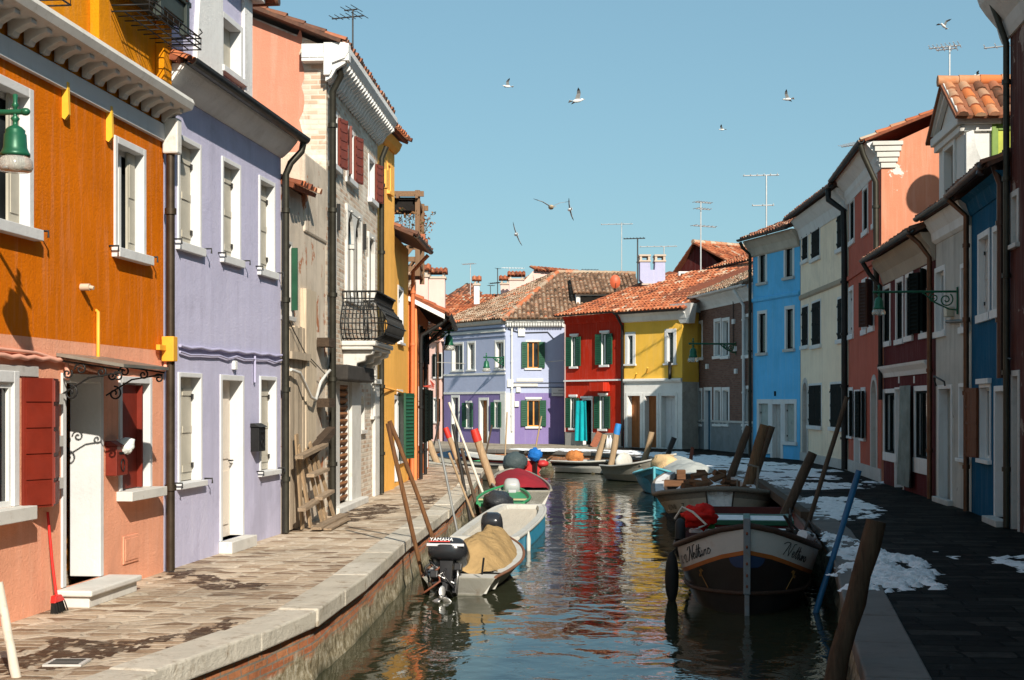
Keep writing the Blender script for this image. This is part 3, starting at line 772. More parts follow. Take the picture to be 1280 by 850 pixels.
o = patch('snow_patches', [[(838, 578), (880, 568), (935, 574), (1000, 582), (1040, 590), (1050, 600), (950, 600), (935, 594), (870, 586)], [(800, 566), (860, 565), (870, 574), (800, 572)], [(745, 562.5), (800, 564), (800, 569), (745, 566)], [(1085, 598), (1115, 604), (1100, 606)], [(640, 561), (742, 562), (740, 565.5), (640, 563)]], SNOW, .11, .35, -.30, .008, .04, 9, .9)
tag(o, None, None, kind='stuff')
# =====================================================================  left row
WHITEJ = plaster('white painted reveal', (.60, .60, .60), .06, (.46, .45, .43), .4, bumpy=.2)
def scroll(mb, c, r, turns=1.4, a0=0, r_t=.009, plane='yz', sg=1):
    pts = []
    for i in range(22):
        t = i/21; a = a0+sg*turns*2*math.pi*t; rr = r*(1-.85*t)
        p = (rr*math.cos(a), rr*math.sin(a))
        pts.append(Vector(c)+(Vector((0, p[0], p[1])) if plane == 'yz' else Vector((p[0], 0, p[1]))))
    mb.tube(pts, r_t, 6)

# ---------------------------------------------------------------- orange house
A = (-4.37+.109*(7.5-12.15), 7.5, 0); B = (-3.945, 16.1, 0)
h = House('orange_house', 'orange and salmon pink house with white dentil cornice, nearest on the sunny side', A, B)
ORANGE = plaster('deep orange plaster', (.64, .155, .001), .15, (.44, .085, .001), .5, bumpy=.8)
SALMON = plaster('salmon plaster', (.82, .375, .235), .12, (.58, .26, .17), .6, bumpy=.7)
ORUP = plaster('golden orange plaster', (.66, .24, .006), .14, (.34, .12, .01), .6, bumpy=.9, peel=(.62, .5, .33), peel_at=.69)
h.op(-52, 40, 113, 287, ref=40, kind='glass', dep=.14, fr=.085, sur=WHITEJ, sill_h=.10, sill_out=.09, bars=1)
o2 = h.op(142, 181, 187, 320, ref=180, kind='glass', dep=.14, fr=.075, sur=WHITEJ, sill_h=.10, sill_out=.09, bars=1)
# cream inner shutters, half folded inside both upper windows
for (a, b, t, bt, rf) in ((-52, 40, 113, 287, 40), (142, 181, 187, 320, 180)):
    u1 = h.u(b)-.085; zt, zb = h.z(h.u(rf), t)-.08, h.z(h.u(rf), bt)
    mb = MB(); mb.box(u1-.22, u1-.01, .075, .10, zb+.01, zt); mb.box(u1-.19, u1-.04, .066, .0745, zb+.12, zb+.5); mb.box(u1-.19, u1-.04, .066, .0745, zb+.6, zt-.1)
    mb.build('shutter', CREAMSH, h.o)
for (a, b, bt) in ((-52, 40, 287), (142, 181, 320)):
    h.hooks(h.u(a), h.u(b)-.0, h.z(h.u(b), bt)-.0)
# ground floor
h.op(-150, 22, 464, 632, ref=22, kind='glass', dep=.04, fr=.10, sur=WHITEJ, sill_h=.12, sill_out=.16, lintel=0, sill_mat=WHITE)
h.box('lintel', GREYST, h.u(-150), h.u(47), -.012, .02, h.z(h.u(40), 471), h.z(h.u(40), 458), bevel=.004)
ud0, ud1 = h.u(76), h.u(127.5); zf = .17
dr = h.opening(ud0, ud1, zf, h.z(ud0, 466), kind='dooropen', dep=.24, fr=.085, sur=WHITEJ)
w2 = h.op(148, 188.5, 472, 608, ref=188, kind='glass', dep=.11, fr=.07, sur=WHITEJ, sill_h=.10, sill_out=.17, sill_mat=WHITE)
u1 = h.u(188.5)-.07; zb, zt = h.z(h.u(188), 608), h.z(h.u(188), 474)-.07
mb = MB(); mb.box(h.u(148)+.08, u1-.20, .055, .08, zb+.01, zt); mb.box(u1-.20, u1-.165, .0, .08, zb+.01, zt)
mb.build('shutter', REDSH, w2)
# bi-fold red shutter of the first window: one leaf flat, the other swung out
u0, um, uq = h.u(21), h.u(45), h.u(71); zb, zt = h.z(um, 632), h.z(um, 473)
def leaf(p, q, name='shutter'):
    p, q = Vector((*p, 0)), Vector((*q, 0)); d = (q-p); n = Vector((d.y, -d.x, 0)).normalized()
    if n.y > 0: n = -n
    mb = MB(); mid = (p+q)/2; hz = (zt-zb)/2; cz = Vector((0, 0, (zt+zb)/2))
    mb.obox(mid+cz, d*.5, n*.016, (0, 0, hz))
    for i in range(5):
        z = zb+(zt-zb)*(i+.5)/5; mb.obox(mid+n*.022+Vector((0, 0, z)), d*.44, n*.006, (0, 0, (zt-zb)/10-.02))
    return mb.build(name, REDSH, h.o)
leaf((u0+.02, -.045), (um-.06, -.17)); leaf((um-.05, -.17), (uq-.09, -.04))
mb = MB()
for zz in (.16, .5, .84): mb.box(uq-.12, uq-.02, -.075, -.045, zb+(zt-zb)*zz-.05, zb+(zt-zb)*zz+.05)
mb.build('hinge', GREYST, h.o)
zp = 2.5
h.wall(SALMON, 0, zp, 6, 'lower_wall', closed=False)
h.wall(ORANGE, zp, 5.02, 7, 'wall', closed=False)
mb = MB(); h.sheet(mb, 0, h.W, 5.02, 8.2, .0); 
for (x0, x1) in ((0, 0), (h.W, h.W)): mb.quad((x0, 0, 0), (x0, 7, 0), (x0, 7, 8.2), (x0, 0, 8.2))
mb.quad((0, 7, 0), (h.W, 7, 0), (h.W, 7, 8.2), (0, 7, 8.2)); mb.quad((0, 0, 8.2), (h.W, 0, 8.2), (h.W, 7, 8.2), (0, 7, 8.2))
h.part('attic_wall', mb, ORUP)
# pilasters of the attic storey
for px in (-60, 118, 205):
    u = min(h.u(px), h.W-.13); h.box('pilaster', ORUP, u-.13, u+.13, -.10, -.001, 5.36, 8.19, bevel=.01)
# cornice: fascia, dentil brackets, heavy moulding
h.cornice([(.05, 4.86), (.05, 5.04), (.02, 5.06)], mat=WHITEJ, u1=h.W+.02, name='cornice_band')
h.cornice([(.20, 5.21), (.30, 5.24), (.33, 5.31), (.31, 5.36), (.04, 5.43)], mat=WHITE, u1=h.W+.10)
n = int((h.W)/.30); mb = MB()
for i in range(n):
    u = .12+i*(h.W-.2)/(n-1)-.05
    mb.prism([(u, -.02, 5.07), (u, -.02, 5.22), (u, -.24, 5.22), (u, -.24, 5.18), (u, -.17, 5.155), (u, -.09, 5.11), (u, -.07, 5.07)], (.11, 0, 0))
h.part('dentils', mb, WHITE, bevel=.008)
for px, t, bt in ((78, 103, 150), (133, 133, 178)):    # yellow tie plates under the cornice
    u = h.u(px); mb = MB(); mb.prism([(u-.02, -.003, h.z(u, t)), (u-.02, -.06, h.z(u, t)), (u-.02, -.07, h.z(u, bt)+.05), (u-.02, -.03, h.z(u, bt)), (u-.02, -.003, h.z(u, bt)+.02)], (.045, 0, 0))
    h.part('tie_plate', mb, paint('yellow tie plate', (.75, .42, .03), .5, .15))
# step, meter door, pipes and cables
h.box('step', WHITE, ud0-.10, ud1+.12, -.32, -.002, -.002, .105, bevel=.01)
h.box('step', WHITE, ud0-.14, ud1+.16, -.36, -.001, .107, .165, bevel=.015)
ua, ub = h.u(153), h.u(172); za, zb2 = h.z(ua, 668), h.z(ub, 661)
u_, z0_, z1_ = (ua, ub), h.z(ua, 706), h.z(ua, 671)
h.box('meter_door', SALMON, ua, ub, -.014, -.001, z0_, z1_, bevel=.004); h.box('meter_door_panel', SALMON, ua+.04, ub-.03, -.021, -.0145, z0_+.03, z1_-.03, bevel=.003)
YP = paint('yellow pipe paint', (.72, .34, .03), .5, .15); PK = paint('salmon painted cable', (.72, .36, .26), .6, .12)
ug = h.u(119); h.pipe([(ug+.02, 0, h.z(ug, 388)), (ug, -.03, h.z(ug, 390)), (ug, -.03, h.z(ug, 450))], .018, YP, False, 'gas_pipe')
h.pipe([(.1, -.03, 2.42), (h.u(40), -.03, 2.36), (ug, -.03, 2.22)], .016, PK, False, 'cable')
pts = [(.1, -.03, 2.30)]
for i in range(9):
    px = 0+i*9.3; pts.append((h.u(px), -.035, h.z(h.u(px), 445+px*.068)+.008*(-1)**i))
pts += [(h.u(78), -.04, h.z(h.u(78), 452)), (h.u(77), -.05, h.z(h.u(77), 460)), (h.u(79), -.05, h.z(h.u(79), 468)), (h.u(77.5), -.05, h.z(h.u(77), 474))]
h.pipe(pts, .022, PK, False, 'cable')
pts = [(h.u(78), -.03, h.z(h.u(78), 451))]+[(h.u(px), -.035, h.z(h.u(px), 452+(px-78)*.075)+.008*(-1)**i) for i, px in enumerate(range(90, 198, 9))]+[(h.u(201), -.04, h.z(h.u(201), 462)), (h.u(203), -.04, h.z(h.u(203), 455)), (h.u(203), -.04, h.z(h.u(203), 432))]
h.pipe(pts, .024, PK, False, 'cable')
h.box('junction_box', YP, h.W-.12, h.W+.02, -.16, -.02, 2.38, 2.66, bevel=.008)
h.box('cable_clamp', YP, h.W-.32, h.W-.0, -.075, -.03, 2.5, 2.56, bevel=.004)
BRPIPE = paint('dark brown pipe', (.05, .036, .024), .45, .35, .5)
h.pipe([(h.W-.02, -.10, 5.15), (h.W-.02, -.09, 4.7), (h.W-.02, -.09, .02)], .048, BRPIPE)
h.box('pipe_head', WHITE, h.W-.1, h.W+.05, -.2, -.02, 4.72, 5.12, bevel=.02)
uc = h.u(100); mb = MB(); zc = h.z(h.u(101), 359)
mb.tube([(h.u(101), .0, zc), (h.u(101), -.09, zc)], .035, 10); mb.tube([(h.u(101), -.09, zc), (h.u(101), -.13, zc-.01)], .02, 8); h.part('wall_socket', mb, paint('socket plastic', (.5, .4, .3), .5))
# flat metal canopy over the door with wrought-iron scroll brackets
mb = MB(); za_ = h.z(ud0, 459)
mb.prism([(ud0-.12, -.01, za_+.10), (ud1+.10, -.01, za_+.10), (ud1+.10, -.66, za_-.005), (ud0-.12, -.66, za_-.005)], (0, 0, .03))
cp = h.part('canopy', mb, paint('grey sheet metal', (.30, .29, .25), .4, .2, .6))
mb = MB()
for u in (ud0-.06, ud1+.03):
    mb.tube([(u, -.02, za_+.06), (u, -.64, za_-.03)], .010, 6); mb.tube([(u, -.03, za_-.26), (u, -.30, za_-.10), (u, -.62, za_-.05)], .009, 6)
    scroll(mb, (u, -.12, za_-.24), .075, 1.4, 1.5); scroll(mb, (u, -.22, za_-.02), .06, 1.4, 0); scroll(mb, (u, -.42, za_-.05), .05, 1.3, 2); scroll(mb, (u, -.58, za_-.09), .05, 1.3, .5)
    scroll(mb, (u, -.09, za_-.06), .05, 1.3, 2.5)
mb.build('bracket', BLACKMET, cp)
# roof terrace planter and wire flower rack on the attic wall
PLG = paint('dark grey green planter', (.03, .04, .035), .6, .25)
ra, rb = h.u(150), h.W-.02
zr = h.z(h.W, 34)
mb = MB(); mb.box(ra-.5, rb, -.30, -.02, zr, zr+.22); mb.box(ra-.52, rb+.02, -.33, .01, zr+.2, zr+.26); pl = h.part('planter', mb, PLG, bevel=.008)
for u in (rb-.1, ra+.35): h.box('planter_post', PLG, u-.05, u+.05, -.33, -.24, zr-.14, zr+1.2, bevel=.006)
mb = MB(); R = random.Random(5)
for i in range(260):
    p = Vector((R.uniform(ra-.4, rb-.05), R.uniform(-.36, -.05), zr+.22+abs(R.gauss(0, .14))))
    d = Vector((R.uniform(-1, 1), R.uniform(-1, 1), R.uniform(-.6, 1))).normalized()*R.uniform(.02, .05); e = d.cross(Vector((R.random(), R.random(), R.random()))).normalized()*.02
    mb.tint = R.random(); mb.quad(p-d-e*.3, p-e, p+d, p+e)
mb.build('dried_flowers', tilemat('dried red leaves', [(0, (.08, .05, .02)), (.4, (.4, .07, .02)), (1, (.55, .18, .06))]), pl)
mb = MB(); z0, z1 = h.z(h.W, 62), h.z(h.W, 48)
r0, r1 = h.u(137), h.W+.05
for zz in (z0, (z0+z1)/2, z1): mb.tube([(r0, -.02, zz), (r0, -.42, zz), (r1, -.42, zz), (r1, -.02, zz)], .009, 6)
k = 9
for i in range(k+1):
    u = r0+(r1-r0)*i/k; mb.tube([(u, -.42, z1), (u, -.42, z0), (u, -.02, z0)], .007, 5)
for y in (-.15, -.28): mb.tube([(r0, y, z0), (r1, y, z0)], .007, 5)
for u in (r0+.2, r1-.1): mb.tube([(u, -.02, z1+.12), (u, -.05, z1+.14), (u, -.42, z1), (u, -.47, z1+.04), (u, -.44, z1+.08)], .009, 5)
h.part('flower_rack', mb, BLACKMET)
mb = MB(); r2, r3 = h.u(-30), h.u(40)    # second rack further left, at the top of the frame
za2 = h.z(h.u(40), 8)
for zz in (za2, za2+.2): mb.tube([(r2, -.02, zz), (r2, -.36, zz), (r3, -.36, zz), (r3, -.02, zz)], .009, 6)
for i in range(7): u = r2+(r3-r2)*i/6; mb.tube([(u, -.36, za2+.2), (u, -.36, za2), (u, -.02, za2)], .007, 5)
h.part('flower_rack', mb, BLACKMET)
ORH = h

# ---------------------------------------------------------------- lilac house with white dormer
A = (-3.95, 16.13, 0); B = (-3.385, 20.83, 0)
h = House('lilac_house', 'plain lilac house with three cream-shuttered upper windows and a white dormer', A, B)
LILAC = plaster('lilac plaster', (.50, .485, .64), .09, (.40, .38, .50), .75, bumpy=.45)
for (a, b, t, bt) in ((221.3, 250.5, 174, 306), (276.5, 300, 201, 322), (323, 343, 224, 338)):
    h.op(a, b, t, bt, kind='closed', dep=.125, fr=.06, sur=WHITEJ, sill_h=.10, sill_out=.06)
    h.hooks(h.u(a), h.u(b), h.z(h.u((a+b)/2), bt)+.01)
for (a, b, t, bt) in ((222, 251.5, 466, 602), (324, 345, 470.5, 588)):
    h.op(a, b, t, bt, kind='closed', dep=.125, fr=.055, sur=WHITEJ, sill_h=.07, sill_out=.07)
    h.hooks(h.u(a), h.u(b), h.z(h.u((a+b)/2), bt)+.01)
dd = h.opening(h.u(274.5), h.u(304), .15, h.z(h.u(290), 469), kind='door', dep=.16, fr=.07, sur=WHITEJ, door_mat=plaster('cream door paint', (.72, .64, .55), .05, (.6, .5, .4), .3))
h.box('step', WHITE, h.u(274.5)-.05, h.u(304)+.05, -.18, -.001, -.002, .149, bevel=.01)
h.wall(LILAC, 0, 5.75, 7)
h.cornice([(.02, 5.5), (.06, 5.53), (.14, 5.60), (.24, 5.72), (.26, 5.76)], mat=WHITEP)
h.roof(5.80, .22, 7, .42, T_RED, seed=4)
h.gutter(5.80, .33, -.05, h.W+.12, .085, paint('black gutter', (.02, .02, .018), .4, .3, .5))
h.pipe([(h.W+.04, -.33, 5.74), (h.W+.04, -.30, 5.6), (h.W-.04, -.16, 5.42), (h.W-.05, -.09, 5.25), (h.W-.05, -.09, .02)], .05, DARKMET)
PL = paint('lilac painted cable', (.42, .40, .56), .6)
pts = [(h.u(222)+(h.u(350)-h.u(222))*i/12, -.03, h.z(h.u(222), 433)+(h.z(h.u(350), 445)-h.z(h.u(222), 433))*i/12+.01*(-1)**i) for i in range(13)]
h.pipe(pts, .02, PL, False, 'cable'); pts2 = [(p[0], -.03, p[2]-.07-.01*(i % 3)) for i, p in enumerate(pts)]
h.pipe(pts2, .012, PL, False, 'cable'); u = h.u(316); zc = h.z(u, 445); h.pipe([(u, -.03, zc), (u, -.03, zc-.36)], .016, PL, False, 'cable')
u = h.u(291); h.box('junction_box', WHITEP, u-.05, u+.05, -.05, -.001, h.z(u, 462), h.z(u, 451), bevel=.006)
# dormer
da, db = h.u(212)-.1, h.u(309); zd0, zd1 = 5.86, 7.35
uw0, uw1 = h.u(272), h.u(299.5); ym = -.02
h.holes.append((uw0+.03, uw1-.03, h.z(h.u(298), 100), h.z(h.u(275), 14)))
mb = MB(); h.sheet(mb, da, db, zd0, zd1, ym)
mb.quad((da, ym, zd0), (da, 3, zd0), (da, 3, zd1), (da, ym, zd1)); mb.quad((db, ym, zd0), (db, 3, zd0), (db, 3, zd1), (db, ym, zd1))
dm = h.part('dormer', mb, LILAC)
mb = MB(); zb, zt = h.z(h.u(298), 100), h.z(h.u(275), 14)
mb.box(uw0, uw0+.09, -.05, .16, zb, zt); mb.box(uw1-.09, uw1, -.05, .16, zb, zt); mb.box(uw0+.0905, uw1-.0905, -.05, .16, zt-.08, zt); mb.box(uw0-.03, uw1+.03, -.10, .16, zb-.08, zb-.001)
mb.build('dormer_surround', WHITEJ, dm, bevel=.006)
mb = MB(); mb.box(uw0+.09, uw1-.09, .1, .13, zb, zt-.08); mb.build('dormer_shutter', CREAMSH, dm)
mb = MB()
up0, up1 = h.u(241), uw0-.004
P = []
for i in range(15):
    t = i/14; zz = zd0+(zd1-zd0)*t; P.append((up0-.12*math.cos(t*2.4)+.06, -.075, zz))
mb.prism(P+[(up1, -.075, zd1), (up1, -.075, zd0)], (0, .073, 0)); mb.box(uw1+.004, db+.02, -.07, -.021, zd0, zd1)
mb.build('dormer_pilaster', WHITEP, dm, bevel=.006)
h2z = zd1
mb = MB(); zc = zd1; mid = (da+db)/2
mb.prism([(da-.1, -.2, zc), (db+.18, -.2, zc), (db+.18, -.2, zc+.12), (mid, -.2, zc+.75), (da-.1, -.2, zc+.12)], (0, .3, 0)); mb.build('dormer_pediment', WHITEP, dm, bevel=.01)
mb = MB(); tiles(mb, (db+.28, -.32, zc+.08), (db+.28, 3, zc+.08), (mid, -.32, zc+.85), (mid, 3, zc+.85), seed=8); mb.build('dormer_roof', T_RED, dm)
mb = MB(); mb.tube([(db+.30, -.36, zc+.06), (db+.30, 2, zc+.06)], .06, 8); mb.build('dormer_gutter', COPPER, dm)
LIH = h

# ---------------------------------------------------------------- dilapidated strip between the lilac and the brick house
A = (-3.38, 20.86, 0); B = (-3.15, 24.05, 0)
h = House('derelict_shed', 'narrow derelict shed of grey boards and crumbling plaster between lilac and brick houses', A, B, 'shed')
OLDPL = plaster('crumbling beige plaster', (.60, .51, .41), .32, (.30, .22, .15), 1.0, peel=(.42, .17, .085), peel_at=.585)
h.op(352.5, 364, 300, 395, ref=358, kind='dark', dep=.12, fr=.05, sur=GREYST)
h.wall(OLDPL, 0, 5.15, 5)
GREYW = woodmat('weathered grey boards', (.48, .39, .29), 2, .85, .4)
mb = MB(); R = random.Random(2); ue = h.u(374); x = .03; zs = h.z(h.u(360), 405)
while x < ue:
    wd = R.uniform(.13, .2); mb.tint = R.random(); top = zs+R.uniform(-.15, .1)
    mb.box(x, min(x+wd, ue+.05)-.008, -.06-R.uniform(0, .02), -.003, .0 + R.uniform(.0, .05), top); x += wd
h.part('boards', mb, GREYW)
mb = MB(); mb.tint = .9; u0, u1 = h.u(386), h.u(401)
mb.tint = .8; mb.box(h.u(375), h.u(388), -.10, -.003, .9, zs+.6); h.part('post', mb, woodmat('bleached wood post', (.55, .45, .33), 2, .85, .3))
for py in (428, 503):
    u = h.u(399); mb = MB(); mb.tint = .05; mb.box(u-.28, u+.25, -.22, -.02, h.z(u, py+6), h.z(u, py-5)); h.part('beam_end', mb, woodmat('dark rotten beam', (.09, .06, .04), 0, .9, .4))
mb = MB(); mb.tint = .6; mb.box(.05, h.u(377), -.15, -.09, h.z(.4, 449), h.z(.4, 440)); h.part('batten', mb, GREYW)
mb = MB(); mb.tint = .2; mb.beam((h.u(373), -.14, h.z(h.u(373), 570)), (h.u(402), -.16, h.z(h.u(402), 538)), .14, .13); h.part('beam', mb, woodmat('dark rotten beam', (.09, .06, .04), 0, .9, .4))
mb = MB(); tiles(mb, (-.05, -.2, 5.12), (h.u(380), -.2, 5.2), (-.05, 1.6, 5.7), (h.u(380), 1.6, 5.8), seed=12); h.part('roof', mb, T_RED)
h.box('parapet', OLDPL, h.u(379), h.W, -.03, .5, 4.6, 5.86, bevel=.04)
mb = MB(); R = random.Random(3)
for i in range(16):
    mb.tint = R.uniform(.0, .5); c = Vector((R.uniform(.15, h.u(383)), R.uniform(-.16, -.02), R.uniform(4.72, 5.05))); a = R.uniform(0, 3)
    mb.obox(c, Vector((math.cos(a), math.sin(a), R.uniform(-.4, .4)))*.10, Vector((-math.sin(a), math.cos(a), .3))*.06, (0, 0, .012))
pass
mb = MB(); u = h.u(363); mb.box(u-.02, u+.02, -.11, -.02, h.z(u, 388), h.z(u, 310)); h.part('shutter', mb, GREENSH)
WH = paint('white plastic conduit', (.6, .58, .54), .5)
h.pipe([(0, -.14, h.z(0, 462)), (.5, -.16, h.z(.5, 466)), (1.1, -.2, h.z(1.1, 496)), (1.45, -.2, h.z(1.45, 500)), (2.0, -.16, h.z(2, 478)), (2.75, -.12, h.z(2.75, 466)), (3.15, -.08, h.z(3.15, 463))], .024, WH, False, 'cable')
h.pipe([(0, -.1, h.z(0, 400)), (1, -.12, h.z(1, 440)), (2.6, -.12, h.z(2.6, 468))], .008, BLACKMET, False, 'cable')
SHED = h
# broken crate timber leaning at its foot
t = empty('broken_pallet', 'broken wooden pallet of loose boards leaning against the derelict shed', 'pallet', tuple(h.world(.7, -.1, 0)), h.o.rotation_euler.z)
WD = woodmat('old pallet wood', (.40, .28, .17), 2, .85, .45)
def plank(parent, a, b, w, th, mat, tint, up=(0, 1, 0), name='plank'):
    mb = MB(); mb.tint = tint; mb.beam(a, b, w, th, up); mb.build(name, mat, parent)
for (a, b, w_, tt) in (((-.2, -.1, .03), (-.35, -.04, 1.45), .15, .3), ((.1, -.16, .04), (-.3, -.06, 1.28), .12, .8), ((.7, -.22, .04), (.1, -.08, 1.2), .12, .7), ((1.05, -.2, .04), (.5, -.06, 1.3), .11, .9), ((1.5, -.25, .05), (.8, -.06, 1.2), .1, .6)):
    plank(t, a, b, w_, .03, WD, tt)
WDX = woodmat('old pallet cross board', (.34, .25, .17), 0, .85, .45)
for (a, b, tt) in (((-.75, -.17, 1.12), (1.2, -.15, 1.25), .3), ((-.1, -.2, .82), (1.15, -.18, .86), .9), ((.25, -.25, .45), (1.35, -.22, .5), .8), ((-.7, -.2, .35), (.35, -.2, .42), .4)):
    plank(t, a, b, .12, .05, WDX, tt, (0, 0, 1))
plank(t, (-.4, -.35, .05), (1.8, -.35, .09), .16, .04, WDX, .2, (0, 0, 1)); plank(t, (-.3, -.5, .03), (1.5, -.45, .05), .12, .03, WDX, .5, (0, 0, 1))

# ---------------------------------------------------------------- tall brick house with the iron balcony
A = (-3.145, 24.08, 0); B = (-2.83, 29.9, 0)
h = House('brick_palazzetto', 'tall weathered brick house with bellied iron balcony, dentil eaves and salmon side wall', A, B)
OLDB = brickmat('whitewashed old brick', (.52, .33, .22), (.78, .70, .58), (.66, .59, .49), .27, .085, .016, (.72, .66, .57), .60)
for (a, b, t, bt, both) in ((408, 414.5, 136, 206, 0), (433, 441, 160, 225, 1), (461.5, 466.5, 196, 250, 0)):
    u = max(.62, h.u((a+b)/2)); z0, z1 = h.z(u, bt), h.z(u, t)
    h.opening(u-.42, u+.42, z0, z1, kind='glass', dep=.15, fr=.09, sur=WHITEJ, sill_h=.10, sill_out=.09, open_sh=BROWNP, slats=5, open_ang=14, halfopen=None if both else 0)
# gothic traceried windows: white stone panels with pointed lights
def gothic(u0, u1, z0, z1, n):
    mb = MB(); mb.box(u0, u1, -.05, .04, z0, z0+.12); mb.box(u0, u1, -.05, .04, z1-.12, z1); mb.box(u0, u0+.09, -.05, .04, z0+.12, z1-.12); mb.box(u1-.09, u1, -.05, .04, z0+.12, z1-.12)
    W = (u1-u0)/n
    for k in range(n):
        a = u0+k*W; cx = a+W/2; zs = z0+(z1-z0)*.58
        if k: mb.tube([(a, .02, z0+.12), (a, .02, zs)], .04, 8); mb.box(a-.06, a+.06, -.04, .08, zs, zs+.08)
        rr = W*.42
        for sg in (-1, 1):      # ogee arch halves
            pts = [(cx+sg*rr*math.cos(t_*1.35)*(1-.15*t_), 0, zs+.08+rr*1.5*math.sin(t_*1.35)) for t_ in [i/8 for i in range(9)]]
            mb.prism([(cx+sg*W/2, -.04, zs+.08)]+[(p[0], -.04, p[2]) for p in pts]+[(cx, -.04, z1-.1), (cx+sg*W/2, -.04, z1-.1)], (0, .06, 0))
        mb.lathe([(.0, 0), (.05, .02), (.0, .05)], (cx, -.05, z1-.12), 6)
    g = h.part('gothic_window', mb, WHITE, bevel=.005)
    q = MB(); q.quad((u0, .045, z0), (u1, .045, z0), (u1, .045, z1), (u0, .045, z1)); q.build('pane', GLASS, g)
    h.holes.append((u0+.03, u1-.03, z0+.03, z1-.03))
ua, ub = h.u(431), h.u(450); um = (ua+ub)/2; gothic(ua, ub, h.z(um, 380), h.z(um, 262), 2)
ua, ub = h.u(458.5), h.u(466.5); um = (ua+ub)/2; gothic(ua, ub, h.z(um, 380), h.z(um, 292), 1)
ua, ub = h.u(411), h.u(415); um = (ua+ub)/2; gothic(ua, ub+.2, h.z(um, 370), h.z(um, 262), 1)
# doorway with slatted brown shutter between stone pilasters
ua, ub = h.u(420), h.u(435)
dr = h.opening(ua, ub, .12, h.z(ua, 472), kind='dooropen', dep=.3, fr=.12, sur=WHITE)
mb = MB(); R = random.Random(1); z = .14; zt = h.z(ua, 476)
while z < zt-.1:
    mb.tint = R.random(); mb.obox(((ua+ub)/2, .015, z+.06), ((ub-ua)/2-.13, 0, 0), (0, .03, -.035), (0, .006, .02)); z += .125
mb.build('slat_shutter', woodmat('brown slatted wood', (.34, .15, .06), 0, .7, .35), dr)
for (p0, p1, tp) in ((411, 420, 470), (435.5, 447, 462), (465, 470.5, 480)):
    a, b = h.u(p0), h.u(p1); h.box('pilaster', WHITE, a, b, -.07, -.001, 0, h.z(a, tp), bevel=.01); h.box('pilaster_cap', WHITE, a-.05, b+.05, -.11, -.001, h.z(a, tp)+.001, h.z(a, tp)+.1, bevel=.01)
ua, ub = h.u(463.5), h.u(470)
h.opening(ua, ub, h.z(ua, 520), h.z(ua, 450), kind='dark', dep=.12, fr=.08, sur=WHITE, arch=True)
ua, ub = h.u(448.5), h.u(455)
h.opening(ua, ub, h.z(ua, 538), h.z(ua, 490), kind='dark', dep=.10, fr=.07, sur=WHITE, arch=True)
h.box('door_shadow_block', paint('black shadow colour', (.035, .03, .026), .85, .4), h.u(410.5), h.u(446), -.34, -.002, h.z(h.u(420), 476), h.z(h.u(420), 457), bevel=.03); h.box('threshold', WHITE, h.u(410), h.u(448), -.2, -.001, -.002, .12, bevel=.015)  # added near-black block over the doorway, standing in for a dark shadow
h.wall(OLDB, 0, 7.95, 8)
h.fillers(OLDB)
# salmon plaster over the side wall, bare brick quoins left at the corner
SAL2 = plaster('salmon side wall plaster', (.58, .235, .155), .09, (.66, .42, .34), .4, bumpy=.5)
mb = MB(); R = random.Random(9); edge = []
zz = 0.0
while zz < 8.5:
    edge.append((-.012, .42+R.uniform(-.05, .05) if zz > 0 else .45, zz)); zz += .14
mb.poly([(-.012, p[1], p[2]) for p in edge]+[(-.012, .5, 8.12), (-.012, 4, 9.6), (-.012, 8, 8), (-.012, 8, 0)])
h.part('side_wall_plaster', mb, SAL2)
mb = MB(); mb.poly([(0, 0, 7.95), (0, 8, 7.95), (0, 4, 9.6)]); mb.poly([(h.W, 0, 7.95), (h.W, 8, 7.95), (h.W, 4, 9.6)]); h.part('gable', mb, OLDB)
h.cornice([(.10, 7.42), (.14, 7.5), (.14, 7.62), (.36, 7.70), (.42, 7.80), (.42, 7.90), (.36, 7.96)], -.25, h.W+.02, WHITEP)
mb = MB(); n = 26
for i in range(n):
    u = -.15+i*(h.W+.1)/(n-1); mb.prism([(u-.05, -.02, 7.32), (u-.05, -.02, 7.62), (u-.05, -.36, 7.68), (u-.05, -.36, 7.62), (u-.05, -.2, 7.52), (u-.05, -.12, 7.38)], (.1, 0, 0))
h.part('dentils', mb, WHITEP, bevel=.006)
mb = MB(); mb.prism([(-.22, -.42, 7.66), (-.22, .38, 7.66), (-.22, .38, 7.95), (-.22, -.42, 7.95)], (.2, 0, 0)); 
for i in range(5): mb.prism([(-.235, -.32+i*.14, 7.72), (-.235, -.25+i*.14, 7.84), (-.235, -.18+i*.14, 7.72)], (.02, 0, 0))
h.part('cornice_return', mb, WHITEP, bevel=.005)
mb = MB(); tiles(mb, (-.30, -.30, 8.0), (h.W+.1, -.30, 8.0), (-.30, 4, 9.72), (h.W+.1, 4, 9.72), seed=21); h.part('roof', mb, T_DK)
h.pipe([(-.12, -.22, 7.7), (.0, -.25, 7.45), (.06, -.10, 7.2), (.06, -.10, .02)], .06, DARKMET)
h.pipe([(h.W-.05, -.2, 7.3), (h.W-.06, -.10, 7.05), (h.W-.06, -.10, .02)], .055, DARKMET)
for px, t, bt in ((421, 255, 288), (454, 280, 312)):
    u = h.u(px); h.box('tie_iron', BLACKMET, u-.03, u+.03, -.06, -.001, h.z(u, bt), h.z(u, t))
